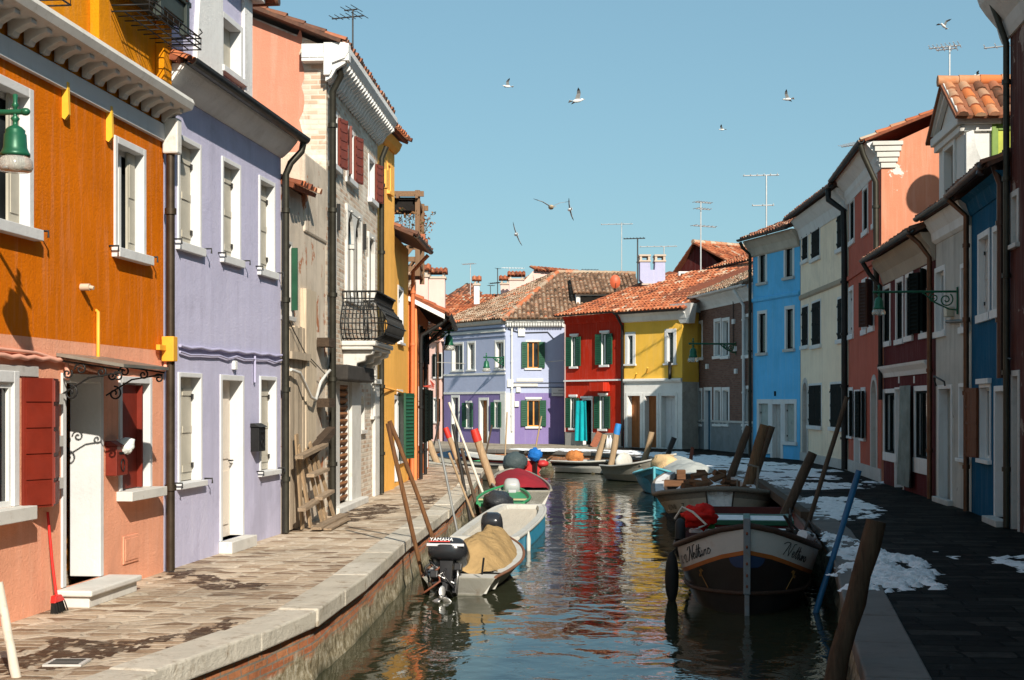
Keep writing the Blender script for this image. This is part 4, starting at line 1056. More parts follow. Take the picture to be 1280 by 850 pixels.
# balcony: stone slab on scalloped brackets, bellied iron railing
u0, u1 = h.u(427), h.u(452); zs = h.z(u0, 426); e = .62
mb = MB(); mb.box(u0-.05, u1+.05, -e, -.001, zs-.09, zs); mb.box(u0-.02, u1+.02, -e+.05, -.002, zs-.16, zs-.0905)
bal = h.part('balcony', mb, WHITE, bevel=.02)
for u in (u0+.1, (u0+u1)/2-.1, u1-.3):
    mb = MB(); mb.prism([(u, -.002, zs-.162), (u, -e+.06, zs-.162), (u, -e+.08, zs-.24), (u, -e+.2, zs-.27), (u, -e+.22, zs-.36), (u, -.26, zs-.40), (u, -.24, zs-.5), (u, -.1, zs-.55), (u, -.002, zs-.66)], (.2, 0, 0)); mb.build('balcony_bracket', WHITE, bal, bevel=.02)
zt = h.z(u0, 366); hh = zt-zs
def belly(t): return .25*max(0, math.sin(math.pi*(min(t, .8)/.8)**.72))
mb = MB()
def bar(base, outv):
    pts = []
    for i in range(11):
        t = i/10; b_ = belly(t)+(.06*(t-.85)/.15 if t > .85 else 0); pts.append(Vector(base)+Vector(outv)*b_+Vector((0, 0, zs+.02+hh*t)))
    mb.tube(pts, .011, 5)
nf, nsd = 22, 8
for i in range(nf+1):
    u = u0+(u1-u0)*i/nf; bar((u, -e+.03, 0), (0, -1, 0))
for i in range(nsd):
    y = -.03-(e-.08)*i/nsd
    bar((u0, y, 0), (-1, 0, 0)); bar((u1, y, 0), (1, 0, 0))
for t in (.02, .33, .62, .86, 1.0):
    b_ = belly(t)+(.06 if t == 1 else 0); zz = zs+.02+hh*t
    mb.tube([(u0-b_, -.02, zz), (u0-b_, -e+.03-b_, zz), (u1+b_, -e+.03-b_, zz), (u1+b_, -.02, zz)], .013 if t < 1 else .02, 6)
for i in range(nf):
    u = u0+(u1-u0)*(i+.5)/nf
    for t, r in ((.16, .05), (.48, .06), (.74, .045)):
        b_ = belly(t); c = Vector((u, -e+.03-b_, zs+.02+hh*t)); mb.tube([c+Vector((math.cos(a)*r, 0, math.sin(a)*r)) for a in [k*math.pi/4 for k in range(9)]], .008, 4, False)
for i in range(nsd):
    y = -.03-(e-.08)*(i+.5)/nsd
    for t, r in ((.16, .04), (.48, .045), (.74, .035)):
        b_ = belly(t); c = Vector((u0-b_, y, zs+.02+hh*t)); mb.tube([c+Vector((0, math.cos(a)*r, math.sin(a)*r)) for a in [k*math.pi/4 for k in range(9)]], .008, 4, False)
mb.build('balcony_railing', BLACKMET, bal)
BRH = h

# ---------------------------------------------------------------- tall yellow house and its lower wing
A = (-2.84, 29.95, 0); B = (-2.64, 31.95, 0)
h = House('tall_yellow_house', 'tall narrow golden yellow house behind the brick house', A, B)
GOLD = plaster('golden yellow plaster', (.86, .44, .10), .1, (.56, .33, .06), .4, bumpy=.5)
h.wall(GOLD, 0, 7.75, 5)
h.cornice([(.04, 7.5), (.12, 7.58), (.18, 7.72)], mat=GOLD)
h.roof(7.8, .3, 5, .4, T_RED, seed=31); h.box('wall_box', GOLD, .25, .45, -.15, -.001, h.z(.3, 235), h.z(.3, 212))
u = 1.7; h.op(484, 488, 205, 240, kind='closed', dep=.1, fr=.05, sur=GOLD)
A = (-2.70, 32.0, 0); B = (-2.58, 35.45, 0)
h = House('low_yellow_house', 'lower golden yellow house with green shutter and white side window, before the coral house', A, B)
h.op(497, 503.5, 358, 428, ref=500, kind='closed', dep=.12, fr=.09, sur=WHITEJ, sill_h=.06)
h.op(496, 503, 487, 575, ref=500, kind='glass', dep=.14, fr=.08, sur=WHITEJ, open_sh=GREENSH, slats='louvre', open_ang=20)
h.opening(.25, 1.05, .1, 2.1, kind='door', fr=.1, dep=.2, sur=WHITEJ)
h.wall(GOLD, 0, 5.75, 5); h.roof(5.72, .5, 5, .42, T_DK, seed=33); h.gutter(5.70, .55, 0, h.W+.1, .07)
h.cable([(-2, -.06, 2.25), (0.5, -.06, 2.2), (h.W, -.06, 2.1)], .02, GOLD)
h.pipe([(h.W-.08, -.5, 5.6), (h.W-.06, -.12, 5.2), (h.W-.06, -.1, .02)], .05, paint('coral painted pipe', (.55, .16, .06), .5))

# ---------------------------------------------------------------- coral house with deep eaves
A = (-2.38, 35.55, 0); B = (-2.50, 42.6, 0)
h = House('coral_house', 'coral orange house with deep dark eaves at the end of the sunny quay', A, B)
CORAL = plaster('coral plaster', (.78, .24, .085), .08, (.68, .22, .1), .4, bumpy=.5)
REDW = plaster('brick red plaster', (.34, .05, .035), .1, (.3, .08, .06), .3)
for a, b in ((.9, 1.7), (3.2, 4.1)):
    h.opening(a, b, .9, 2.35, kind='glass', fr=.07, dep=.12, sur=WHITEJ, open_sh=BLACKSH, slats='louvre', open_ang=25)
    h.opening(a, b, 3.0, 3.95, kind='glass', fr=.07, dep=.12, sur=WHITEJ, open_sh=BLACKSH, slats='louvre', open_ang=8)
h.opening(5.2, 6.1, .05, 2.1, kind='door', fr=.1, dep=.15, sur=WHITEJ)
h.wall(CORAL, 0, 4.45, 6)
h.gables(4.45, .5, 6, CORAL)
mb = MB(); tiles(mb, (-.12, -.72, 4.2), (h.W+.1, -.72, 4.2), (-.12, 3, 6.05), (h.W+.1, 3, 6.05), seed=41); h.part('roof', mb, T_RED)
mb = MB(); mb.prism([(-.125, -.70, 4.02), (-.125, 3, 5.88), (-.125, 3, 5.99), (-.125, -.70, 4.14)], (.025, 0, 0)); h.part('barge_board', mb, WHITEP)
mb = MB()
for i in range(14): u = .05+i*.5; mb.beam((u, -.68, 4.07), (u, .1, 4.47), .08, .10)
mb.prism([(-.09, -.70, 4.11), (-.09, .0, 4.46), (-.09, 0, 4.49), (-.09, -.70, 4.14)], (h.W+.1, 0, 0)); h.part('eaves_rafters', mb, woodmat('dark eaves wood', (.05, .035, .025), 1))
h.gutter(4.16, .80, -.1, h.W+.1, .08, BLACKMET)
h.pipe([(.05, -.78, 4.08), (.05, -.6, 3.9), (.05, -.12, 3.62), (.05, -.1, 3.4), (.05, -.1, .02)], .05, BLACKMET)
h.pipe([(2.6, -.78, 4.08), (2.6, -.15, 3.5), (2.6, -.1, 3.3), (2.6, -.1, .02)], .05, BLACKMET)
CO = h
mb = MB(); 
for i in range(3): mb.tube([(.3+.2*i, -.15, 2.35), (.5+.25*i, -.4, 2.3+.05*i), (.9+.2*i, -.3, 2.5)], .012, 5)
h.part('clothes_hangers', mb, paint('red wire', (.5, .07, .04), .5))

# wooden roof terrace above the coral house
PB = CO
t = empty('roof_terrace', 'wooden roof terrace with awning and flower boxes above the coral house', 'roof terrace', tuple(PT(512, 345, 38.0)), CO.o.rotation_euler.z)
WT = woodmat('brown terrace timber', (.22, .13, .075), 2, .8, .35); WX = woodmat('brown terrace beam', (.24, .14, .08), 0, .8, .35)
base = PT(512, 345, 38.0); k = 38/F
def tp(px, py, dy=0): p = PT(px, py, 38.0)-base; return Vector((dy, -p.x, p.z))    # local: x along the row, -y towards the canal
for dy in (0, 2.6):
    for px in (522,):
        a, b = tp(px, 345, dy), tp(px, 238, dy); mb = MB(); mb.beam(a, b, .13, .13, (1, 0, 0)); mb.build('post', WT, t)
for py in (243, 262):
    for px in (495, 521): pass
mb = MB()
for dy in (-.1, 2.7): mb.beam(tp(480, 243, dy), tp(530, 243, dy), .08, .14)
for px in (497, 521): mb.beam(tp(px, 246, -.2), tp(px, 246, 2.9), .08, .12)
mb.build('top_beam', WX, t)
mb = MB(); c0 = tp(482, 246, 0); c1 = tp(519, 246, 2.6)
for dy in (0, .0): pass
mb.prism([tp(484, 247, -.05), tp(520, 247, -.05), tp(520, 249, 2.6), tp(484, 249, 2.6)], (0, 0, -.06)); mb.prism([tp(484, 247, .02), tp(519, 247, .02), tp(519, 263, .02), tp(484, 263, .02)], (.03, 0, 0))
mb.build('awning', clothmat('black awning cloth', (.015, .013, .012)), t)
mb = MB()
for dy in (0, 2.6):
    for py in (296, 324, 336): mb.beam(tp(484, py, dy), tp(523, py, dy), .06, .13)
    mb.beam(tp(521, 302, dy), tp(505, 322, dy), .05, .1)
for py in (296, 324, 336): mb.beam(tp(522, py, 0), tp(522, py, 2.6), .06, .13)
mb.build('railing', WX, t)
TERR = stone('terracotta pot', (.42, .13, .06), .2)
R = random.Random(8)
LEAFD = tilemat('dry reddish plant', [(0, (.10, .07, .03)), (.4, (.24, .12, .05)), (.7, (.40, .14, .07)), (1, (.09, .11, .03))])
for i, (px, dy) in enumerate(((506, -.15), (516, -.12), (526, .3), (527, 1.3))):
    p = tp(px, 302, dy); mb = MB(); mb.box(p.x-.2, p.x+.2, p.y-.11, p.y+.11, p.z, p.z+.22); f = mb.build('flower_box', TERR, t, bevel=.01)
    mb = MB()
    for q in range(22):
        b = p+Vector((R.uniform(-.18, .18), R.uniform(-.1, .1), .22)); e_ = b+Vector((R.uniform(-.25, .25), R.uniform(-.28, .28), R.uniform(.1, .62)))
        if q % 4 == 0: mb.tint = .1; mb.tube([b, (b+e_)/2+Vector((0, 0, .05)), e_], .006, 4)
        for z_ in range(2):
            d = Vector((R.uniform(-1, 1), R.uniform(-1, 1), R.uniform(-1, 1))).normalized()*.045; g = d.cross(Vector((.3, .5, .8))).normalized()*.03
            e2 = e_+Vector((R.uniform(-.06, .06), R.uniform(-.06, .06), R.uniform(-.06, .06)))
            mb.tint = R.random(); mb.quad(e2-d, e2-g, e2+d, e2+g)
    mb.build('plant', LEAFD, f)
# =====================================================================  right row (in the shade)
def up(h, px): return h.u(px)
# ---------------------------------------------------------------- dark blue-end foreground house at the frame edge
A = (7.63, 21.78, 0); B = (5.95, 8.0, 0)
h = House('maroon_corner_house', 'tall worn maroon house with heavy grey cornice cut by the right edge', A, B)
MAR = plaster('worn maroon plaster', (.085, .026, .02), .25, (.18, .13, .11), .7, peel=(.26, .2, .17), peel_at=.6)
h.op(1264.5, 1275, 463, 668, ref=1268, kind='door', dep=.12, fr=.09, sur=GREYST, door_mat=GREYST)
h.op(1264, 1274, 238, 305, ref=1269, kind='closed', dep=.12, fr=.09, sur=GREYST, sh_mat=GREYST)
for zz in (1.0, 4.2):
    for a in (4, 7, 10): h.opening(a, a+.9, zz, zz+1.4, kind='closed', dep=.12, fr=.09, sur=GREYST)
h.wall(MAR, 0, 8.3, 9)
h.cornice([(.04, 7.5), (.08, 7.6), (.12, 7.75), (.28, 7.95), (.38, 8.1), (.42, 8.22), (.42, 8.32)], -.38, h.W, GREYST)
h.roof(8.35, .5, 9, .04, T_DK, seed=51)
h.pipe([(.04, -.3, 8.1), (.10, -.08, 7.4), (.10, -.08, .02)], .05, DARKMET)
h.cable([(0, -.05, h.z(.1, 447)), (.6, -.12, h.z(.5, 449))], .012)
A = (5.93, 7.9, 0); B = (4.2, -8.0, 0)
h = House('tall_house', 'tall plain house continuing the shady row towards the bridge', A, B)
for zz in (1.0, 4.2):
    for a in (1, 4, 7, 10, 13): h.opening(a, a+.9, zz, zz+1.4, kind='closed', dep=.12, fr=.09, sur=GREYST)
h.wall(MAR, 0, 8.6, 9); h.roof(8.6, .4, 9, .4, T_DK, seed=52)
TALLH = h

# ---------------------------------------------------------------- dark blue house
A = (8.08, 25.0, 0); B = (7.64, 21.85, 0)
h = House('dark_blue_house', 'dark blue house with open brown shutter beside a pale door', A, B)
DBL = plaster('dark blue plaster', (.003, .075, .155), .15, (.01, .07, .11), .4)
h.op(1223, 1238, 289, 392, kind='closed', dep=.12, fr=.10, sur=WHITEP, sill_h=.14, sill_out=.05, sh_mat=GREYST)
h.op(1241, 1254.5, 280, 386, kind='closed', dep=.12, fr=.10, sur=WHITEP, sill_h=.14, sill_out=.05, sh_mat=GREYST)
ua, ub = h.u(1225), h.u(1239); z0, z1 = h.z((ua+ub)/2, 574), h.z((ua+ub)/2, 480)
h.opening(ua, ub, z0, z1, kind='glass', dep=.12, fr=.06, sur=WHITEP, open_sh=woodmat('dark reddish wood', (.14, .045, .018), 2, .5, .35, 1, False), slats=4, open_ang=16, halfopen=1, lintel=.09)
h.op(1243.5, 1260.5, 482, 649, ref=1252, kind='door', dep=.14, fr=.09, sur=WHITEP, door_mat=stone('pale grey door', (.34, .33, .31), .12))
h.box('step', GREYST, h.u(1243), h.W-.02, -.2, -.001, -.002, .1, bevel=.01)
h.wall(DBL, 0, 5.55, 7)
h.cornice([(.02, 5.2), (.06, 5.28), (.10, 5.42), (.2, 5.5)], mat=DBL); h.roof(5.6, .35, 7, .4, T_DK, seed=53)
h.gutter(5.58, .42, 0, h.W, .07, COPPER)
h.pipe([(h.W-.1, -.42, 5.45), (h.W-.12, -.40, 5.58), (h.W-.12, -.22, 5.62), (h.W-.14, -.1, 5.3), (h.W-.14, -.1, 2.3)], .06, paint('brown drain pipe', (.07, .035, .025), .4, .2, .5))
h.pipe([(.0, -.4, 5.5), (.03, -.1, 5.2), (.03, -.1, .02)], .05, COPPER)
u = h.u(1251.5); h.box('number_plate', WHITEP, u-.035, u+.035, -.015, -.001, h.z(u, 467), h.z(u, 457))

# ---------------------------------------------------------------- grey house with the white dormer
A = (8.36, 28.05, 0); B = (8.09, 25.05, 0)
h = House('grey_house', 'grey stained plaster house with tall white roof dormer and green dormer shutter', A, B)
GREY = plaster('stained grey plaster', (.46, .44, .40), .2, (.18, .16, .14), .7, peel=(.22, .19, .16), peel_at=.66)
h.op(1169, 1182, 333, 414, kind='glass', dep=.12, fr=.10, sur=WHITEP, sill_h=.12, sill_out=.05)
h.op(1201, 1212.5, 328, 408, kind='closed', dep=.12, fr=.09, sur=WHITEP, sill_h=.12, sill_out=.05, sh_mat=GREYST)
h.op(1173, 1190.5, 481, 631, ref=1180, kind='door', dep=.16, fr=.08, sur=WHITEP, door_mat=stone('grey green door', (.28, .30, .28), .15))
h.op(1199, 1212.5, 479, 573, kind='closed', dep=.12, fr=.07, sur=WHITEP, sh_mat=GREYST)
h.box('step', GREYST, h.u(1173)-.05, h.u(1191)+.05, -.12, -.001, -.002, .1, bevel=.01)
u = h.u(1209); h.box('meter_door', paint('beige meter door', (.5, .4, .33), .5), u-.12, u+.12, -.02, -.001, h.z(u, 617), h.z(u, 587), bevel=.005)
u = h.u(1191); h.box('junction_box', paint('cream box', (.5, .47, .36), .5), u-.14, u+.12, -.14, -.001, h.z(u, 396), h.z(u, 384), bevel=.01)
h.pipe([(u-.3, -.05, h.z(u, 401)), (h.W, -.05, h.z(h.W, 401))], .03, DARKMET, False, 'cable')
h.cable([(h.u(1172), -.03, h.z(h.u(1172), 482)), (h.u(1175), -.12, h.z(h.u(1175), 472)), (h.u(1181), -.2, h.z(h.u(1181), 470)), (h.u(1187), -.1, h.z(h.u(1187), 477)), (h.u(1188), -.1, h.z(h.u(1188), 482))], .018)
h.wall(GREY, 0, 5.5, 7)
h.cornice([(.02, 5.05), (.08, 5.1), (.1, 5.25), (.2, 5.4), (.24, 5.5)], mat=WHITEP); h.roof(5.56, .3, 7, .4, T_DK, seed=54); h.gutter(5.56, .38, 0, h.W+.05, .07)
# dormer: front on the wall plane, white side wall with green shutter facing the camera
DW = plaster('white dormer plaster', (.62, .61, .58), .06, (.6, .58, .54), .35)
ud = .35; ue = h.u(1206); zb, zt = 5.45, 7.05
mid = (ud+ue)/2
wu0, wu1 = h.u(1183), h.u(1194.5); wz0, wz1 = h.z(h.u(1189), 245), h.z(h.u(1189), 185)
h.holes.append((wu0, wu1, wz0, wz1))
mb = MB(); h.sheet(mb, ud, ue, zb, zt, -.01)
mb.quad((ue, -.01, zb), (ue, 3.6, zb), (ue, 3.6, zt), (ue, -.01, zt)); mb.quad((ud, -.01, zb), (ud, 3.6, zb), (ud, 3.6, zt), (ud, -.01, zt))
mb.poly([(ud, -.01, zt), (ue, -.01, zt), (mid, -.01, zt+.74)])
dm = h.part('dormer', mb, DW)
mb = MB(); mb.box(wu0-.001, wu1+.001, .1, .14, wz0, wz1); mb.build('dormer_shutter', stone('old grey shutter', (.3, .28, .25), .2), dm)
mb = MB(); mb.box(wu0-.12, wu0, -.05, .1, wz0-.1, wz1+.1); mb.box(wu1, wu1+.12, -.05, .1, wz0-.1, wz1+.1); mb.box(wu0, wu1, -.05, .1, wz1, wz1+.1); mb.build('dormer_surround', DW, dm, bevel=.005)
mb = MB()   # pediment mouldings and curved volute at the near corner
for o_, i_ in ((.16, .0), (.10, .14)):
    mb.prism([(ud-.14+i_, -o_-.02, zt+i_*.3), (mid, -o_-.02, zt+.78-i_), (mid, -o_-.02, zt+.89-i_), (ud-.24+i_, -o_-.02, zt+.06+i_*.3)], (0, o_, 0))
    mb.prism([(ue+.14-i_, -o_-.02, zt+i_*.3), (mid, -o_-.02, zt+.78-i_), (mid, -o_-.02, zt+.89-i_), (ue+.24-i_, -o_-.02, zt+.06+i_*.3)], (0, o_, 0))
mb.box(ud-.1, ue+.12, -.16, -.012, zt-.14, zt+.02); mb.box(ud-.05, ue+.06, -.10, -.012, zt-.26, zt-.141)
mb.box(ue+.001, ue+.11, -.1, .62, zt-.14, zt+.02); mb.box(ue+.001, ue+.06, -.1, .56, zt-.26, zt-.141)
mb.build('dormer_pediment', DW, dm, bevel=.012)
P = [(ue+.002, -.05, zb)]
mb = MB(); pts = []
for i in range(13):
    t = i/12; zz = zb+.05+(zt-.3-zb)*t; pts.append((ue+.002, .12+.34*(1-t)**.7+.07*math.sin(t*6.3), zz))
mb.prism([(ue+.003, -.008, zb+.05)]+pts+[(ue+.003, -.008, zt-.3)], (.14, 0, 0)); mb.build('dormer_volute', plaster('grey stained volute', (.62, .62, .60), .25, (.12, .16, .17), .9), dm, bevel=.01)
mb = MB(); yb0, yb1 = .50, 1.15; zz0, zz1 = 6.25, 6.86
mb.box(ue+.002, ue+.05, yb0, yb1, zz0, zz1); GRS = paint('yellow green shutter', (.36, .40, .03), .5, .25)
s_ = mb.build('dormer_side_shutter', GRS, dm); mb = MB(); GRF = paint('green shutter frame', (.13, .22, .03), .5, .25)
for b_ in ((yb0-.04, yb0+.07, zz0-.05, zz1+.05), (yb1-.07, yb1+.04, zz0-.05, zz1+.05), (yb0+.071, yb1-.071, zz1-.06, zz1+.05), (yb0+.071, yb1-.071, zz0-.05, zz0+.06)): mb.box(ue+.001, ue+.075, *b_)
mb.build('shutter_frame', GRF, s_, bevel=.006)
mb = MB(); tiles(mb, (ue+.28, -.22, zt-.02), (ue+.28, 3.6, zt-.02), (mid, -.22, zt+.86), (mid, 3.6, zt+.86), w=.26, ln=.4, seed=71)
tiles(mb, (ud-.28, -.22, zt-.02), (ud-.28, 3.6, zt-.02), (mid, -.22, zt+.86), (mid, 3.6, zt+.86), w=.26, ln=.4, seed=72); ridge(mb, (mid, -.26, zt+.9), (mid, 3.6, zt+.9), .11, 5, .85)
mb.build('dormer_roof', tilemat('mixed roof tile', [(0, (.10, .05, .03)), (.3, (.34, .12, .06)), (.55, (.42, .26, .16)), (.8, (.5, .17, .06)), (1, (.55, .16, .05))]), dm)
GRH = h
bpy.context.view_layer.update()
gi = h.o.matrix_basis.inverted()
sp = Vector((9.93, 34.5, 6.89)); hd = Vector((SUN.x, SUN.y, 0)).normalized(); q = gi @ (sp+Vector((hd.x*4.1, hd.y*4.1, 4.1*SUN.z/math.hypot(SUN.x, SUN.y))))
sd = (gi.to_3x3() @ SUN).normalized(); e1 = sd.cross(Vector((0, 0, 1))).normalized(); e2 = e1.cross(sd)
mb = MB(); mb.poly([q+(e1*math.cos(a)+e2*math.sin(a))*.40 for a in [i*math.pi/12 for i in range(24)]]); mb.poly([q-sd*.03+(e1*math.cos(a)+e2*math.sin(a))*.40 for a in [i*math.pi/12 for i in range(24)]])
mb.tube([q, q+Vector((0, .2, -.4)), q+Vector((0, .25, -3))], .03, 6); mb.box(q.x-.6, q.x-.0, q.y+.35, q.y+1.2, q.z-3, q.z+.15); h.part('roof_dish', mb, GREYST)
# ---------------------------------------------------------------- dark red house
A = (8.90, 34.05, 0); B = (8.37, 28.1, 0)
h = House('dark_red_house', 'dark maroon red house with pale cornice band and grey door curtain', A, B)
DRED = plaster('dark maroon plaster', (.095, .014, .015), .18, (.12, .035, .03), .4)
h.op(1104, 1113.5, 356, 427, kind='glass', dep=.045, cas=BLACKSH, fr=.10, sur=WHITEP, sill_h=.12, sill_out=.05)
h.op(1120, 1129.5, 347, 424, kind='glass', dep=.045, cas=BLACKSH, fr=.10, sur=WHITEP, sill_h=.12, sill_out=.05)
h.op(1132, 1141.5, 341, 420, kind='glass', dep=.045, cas=BLACKSH, fr=.09, sur=WHITEP, sill_h=.12, sill_out=.05, open_sh=BLACKSH, slats='louvre', open_ang=10, halfopen=0)
h.op(1151, 1161, 333, 416, kind='glass', dep=.045, cas=BLACKSH, fr=.09, sur=WHITEP, sill_h=.12, sill_out=.05, open_sh=BLACKSH, slats='louvre', open_ang=24)
h.op(1104.5, 1120, 486, 566, kind='glass', dep=.045, cas=BLACKSH, fr=.10, sur=WHITEP, sill_h=.2, sill_out=.02, bars=1)
h.op(1119, 1130, 484, 612, ref=1125, kind='door', dep=.16, fr=.05, sur=WHITEP, door_mat=GREYST)
h.op(1143, 1162.5, 482, 573, ref=1153, kind='glass', dep=.045, cas=BLACKSH, fr=.11, sur=WHITEP, sill_h=.32, sill_out=.03, bars=1)
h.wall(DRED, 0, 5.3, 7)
zc = h.z(h.u(1130), 464)
h.cornice([(.03, zc-.1), (.06, zc), (.14, zc+.1), (.16, zc+.16)], .0, h.W-.4, WHITEP, 'cornice_band')
h.cornice([(.02, 4.75), (.05, 4.85), (.10, 5.0), (.24, 5.16), (.30, 5.30)], mat=plaster('tan cornice', (.42, .36, .29), .1))
h.roof(5.36, .42, 7, .4, T_DK, seed=55); h.gutter(5.35, .5, -.1, h.W+.05, .075)
h.pipe([(.05, -.5, 5.28), (.1, -.35, 5.0), (.12, -.1, 4.7), (.12, -.1, 2.0)], .055, BLACKMET)
h.pipe([(h.W-.25, -.5, 5.3), (h.W-.15, -.3, 5.1), (h.W-.1, -.1, 4.8), (h.W-.1, -.1, .02)], .05, COPPER)
for px in (1124, 1143): u = h.u(px); h.box('number_plate', WHITEP, u-.06, u+.06, -.012, -.001, h.z(u, 479), h.z(u, 470))
# cloth hanging over its door
t = MB(); n = 14; ua, ub = h.u(1129.5), h.u(1144); zt_, zb_ = h.z(h.u(1137), 482), h.z(h.u(1137), 608)
for i in range(n):
    for j in range(8):
        def cp(i, j):
            s_ = i/n; v = j/8; return (ua+(ub-ua)*(s_+.04*math.sin(v*5+s_*4)), -.07-.045*math.sin(s_*19+v*1.5)*(0.4+.6*v)-.02, zt_+(zb_-zt_)*v)
        t.smooth = True; t.quad(cp(i, j), cp(i+1, j), cp(i+1, j+1), cp(i, j+1))
o = t.build('door_curtain', clothmat('grey green canvas', (.20, .24, .23), .9, .25), None, weld=True)
o.matrix_world = Matrix.Translation(h.o.location) @ Matrix.Rotation(h.o.rotation_euler.z, 4, 'Z')
tag(o, 'grey green canvas curtain hanging at the door of the dark maroon red house', 'curtain')
DRH = h

# ---------------------------------------------------------------- rust red house with salmon gable
A = (9.62, 40.65, 0); B = (8.96, 34.5, 0)
h = House('rust_house', 'tall rust red house with sunlit salmon side wall and dark round shadow on it', A, B)
RUST = plaster('rust red plaster', (.46, .115, .075), .14, (.46, .22, .16), .5)
for a, b, t, bt in ((1062, 1068.5, 248, 300), (1078.5, 1085.5, 232, 288), (1091, 1097, 220, 278)):
    h.op(a, b, t, bt, kind='glass', dep=.05, cas=BLACKSH, fr=.10, sur=WHITEP, sill_h=.14, sill_out=.05)
for a, b, t, bt in ((1061, 1067, 358, 418), (1077.5, 1084, 348, 412)):
    h.op(a, b, t, bt, kind='closed', dep=.10, fr=.12, sur=WHITEP, sill_h=.14, sill_out=.05, sh_mat=GREYST)
h.op(1086.5, 1093, 345, 408, kind='glass', dep=.05, cas=BLACKSH, fr=.12, sur=WHITEP, sill_h=.14, sill_out=.05, open_sh=woodmat('dark brown shutter wood', (.05, .022, .014), 2, .6, .3, 1, False), slats='louvre', open_ang=30)
h.op(1061, 1066.5, 484, 545, kind='glass', dep=.05, cas=BLACKSH, fr=.10, sur=WHITEP, open_sh=BLACKSH, slats='louvre', open_ang=10, halfopen=0)
h.op(1068, 1075.5, 487, 588, ref=1072, kind='door', dep=.12, fr=.12, sur=WHITEP, door_mat=GREYST)
h.op(1076.5, 1082, 484, 548, kind='glass', dep=.05, cas=BLACKSH, fr=.10, sur=WHITEP, open_sh=BLACKSH, slats='louvre', open_ang=10)
h.op(1088.5, 1097, 468, 596, ref=1093, kind='door', dep=.12, fr=.14, sur=GREYST, door_mat=GREYST, arch=True)
ZR = 8.0
h.wall(RUST, 0, ZR, 8)
h.fillers(RUST)
zc = h.z(h.u(1075), 352); h.box('string_course', RUST, 0, h.W, -.05, -.001, zc+.22, zc+.34)
zc = h.z(h.u(1075), 585); h.box('base_course', GREYST, 0, h.W, -.03, -.001, 0, .32)
h.cornice([(.03, 7.6), (.06, 7.72), (.1, 7.8), (.12, 7.95), (.24, 8.08), (.34, 8.2), (.36, 8.28)], -.1, h.W, WHITEP)
SAL3 = plaster('sunlit salmon plaster', (.52, .21, .125), .08, (.7, .42, .32), .4, peel=(.62, .58, .53), peel_at=.635)
mb = MB(); mb.poly([(h.W+.012, -.003, 0), (h.W+.012, 8, 0), (h.W+.012, 8, 8.2), (h.W+.012, 4, 9.9), (h.W+.012, -.003, 8.1)]); h.part('side_wall_plaster', mb, SAL3)
mb = MB()
for i, (z0, z1, d) in enumerate(((7.62, 7.74, .34), (7.76, 7.86, .38), (7.88, 8.0, .42), (8.02, 8.14, .46), (8.16, 8.26, .5))): mb.box(h.W+.014, h.W+.06+.015*i, -.02-.05*i, d, z0, z1)
h.part('cornice_return', mb, plaster('cream cornice', (.55, .53, .49), .08), bevel=.01)
mb = MB(); mb.poly([(0, 0, 8), (0, 8, 8), (0, 4, 9.8)]); h.part('gable', mb, RUST)
mb = MB(); tiles(mb, (-.1, -.42, 8.32), (h.W+.12, -.42, 8.32), (-.1, 4, 10.05), (h.W+.12, 4, 10.05), seed=56); ridge(mb, (-.1, 4, 10.1), (h.W+.1, 4, 10.1)); mb.quad((-.1, 4, 10.05), (h.W+.1, 4, 10.05), (h.W+.1, 8.4, 8.3), (-.1, 8.4, 8.3)); h.part('roof', mb, T_RED)
h.gutter(8.30, .5, -.05, h.W+.1, .08, BLACKMET)
h.pipe([(h.W-.02, -.5, 8.2), (h.W-.05, -.42, 7.95), (h.W-.1, -.12, 7.3), (h.W-.1, -.10, 4.3)], .07, DARKMET)
mb = MB(); mb.tube([(h.W+.03, 1.55, 5.2), (h.W+.03, 1.55, 8.8)], .025, 6); h.part('cable', mb, paint('red brown cable', (.3, .09, .06), .6))
h.box('wall_vent', DARKIN, h.W+.0125, h.W+.05, 2.2, 2.32, 8.12, 8.24)
RUH = h
# ---------------------------------------------------------------- cream house
A = (9.78, 48.2, 0); B = (9.63, 40.75, 0)
h = House('cream_house', 'three storey cream white house with black louvred shutters', A, B)
CRM = plaster('cream plaster', (.92, .76, .57), .12, (.60, .49, .37), .5)
KW = dict(kind='closed', dep=.0, fr=.07, sur=WHITEP, sill_h=.12, sill_out=.08, sh_mat=BLACKSH)
for a, b, t, bt in ((1003, 1010.5, 285, 325), (1014.5, 1025.5, 278, 322), (1046.5, 1056.5, 263, 310), (1002.5, 1011, 381, 432), (1015, 1026.5, 375, 431), (1047, 1057, 370, 424), (1011, 1027.5, 479, 532), (1038, 1055, 477, 534)):
    h.op(a, b, t, bt, **KW)
h.op(1002.5, 1010.5, 472, 579, ref=1006, kind='door', dep=.12, fr=.16, sur=GREYST, door_mat=GREYST, arch=True)
h.wall(CRM, 0, 7.9, 8); h.fillers(CRM)
h.box('base_course', GREYST, 0, h.W, -.03, -.001, 0, .28)
zc = h.z(h.u(1020), 369); h.cornice([(.02, zc+.02), (.06, zc+.06), (.06, zc+.16), (.02, zc+.2)], mat=plaster('tan band', (.42, .34, .25), .1), name='string_course')
h.cornice([(.03, 7.45), (.06, 7.55), (.12, 7.75), (.28, 7.95), (.34, 8.1)], mat=WHITEP)
h.roof(8.2, .45, 8, .4, T_DK, seed=57); h.gutter(8.18, .52, 0, h.W+.1, .08, BLACKMET)
h.pipe([(h.W-.35, -.5, 8.1), (h.W-.3, -.5, 7.8), (h.W-.05, -.12, 7.45), (h.W-.04, -.1, 6), (h.W-.04, -.10, .02)], .09, BLACKMET)
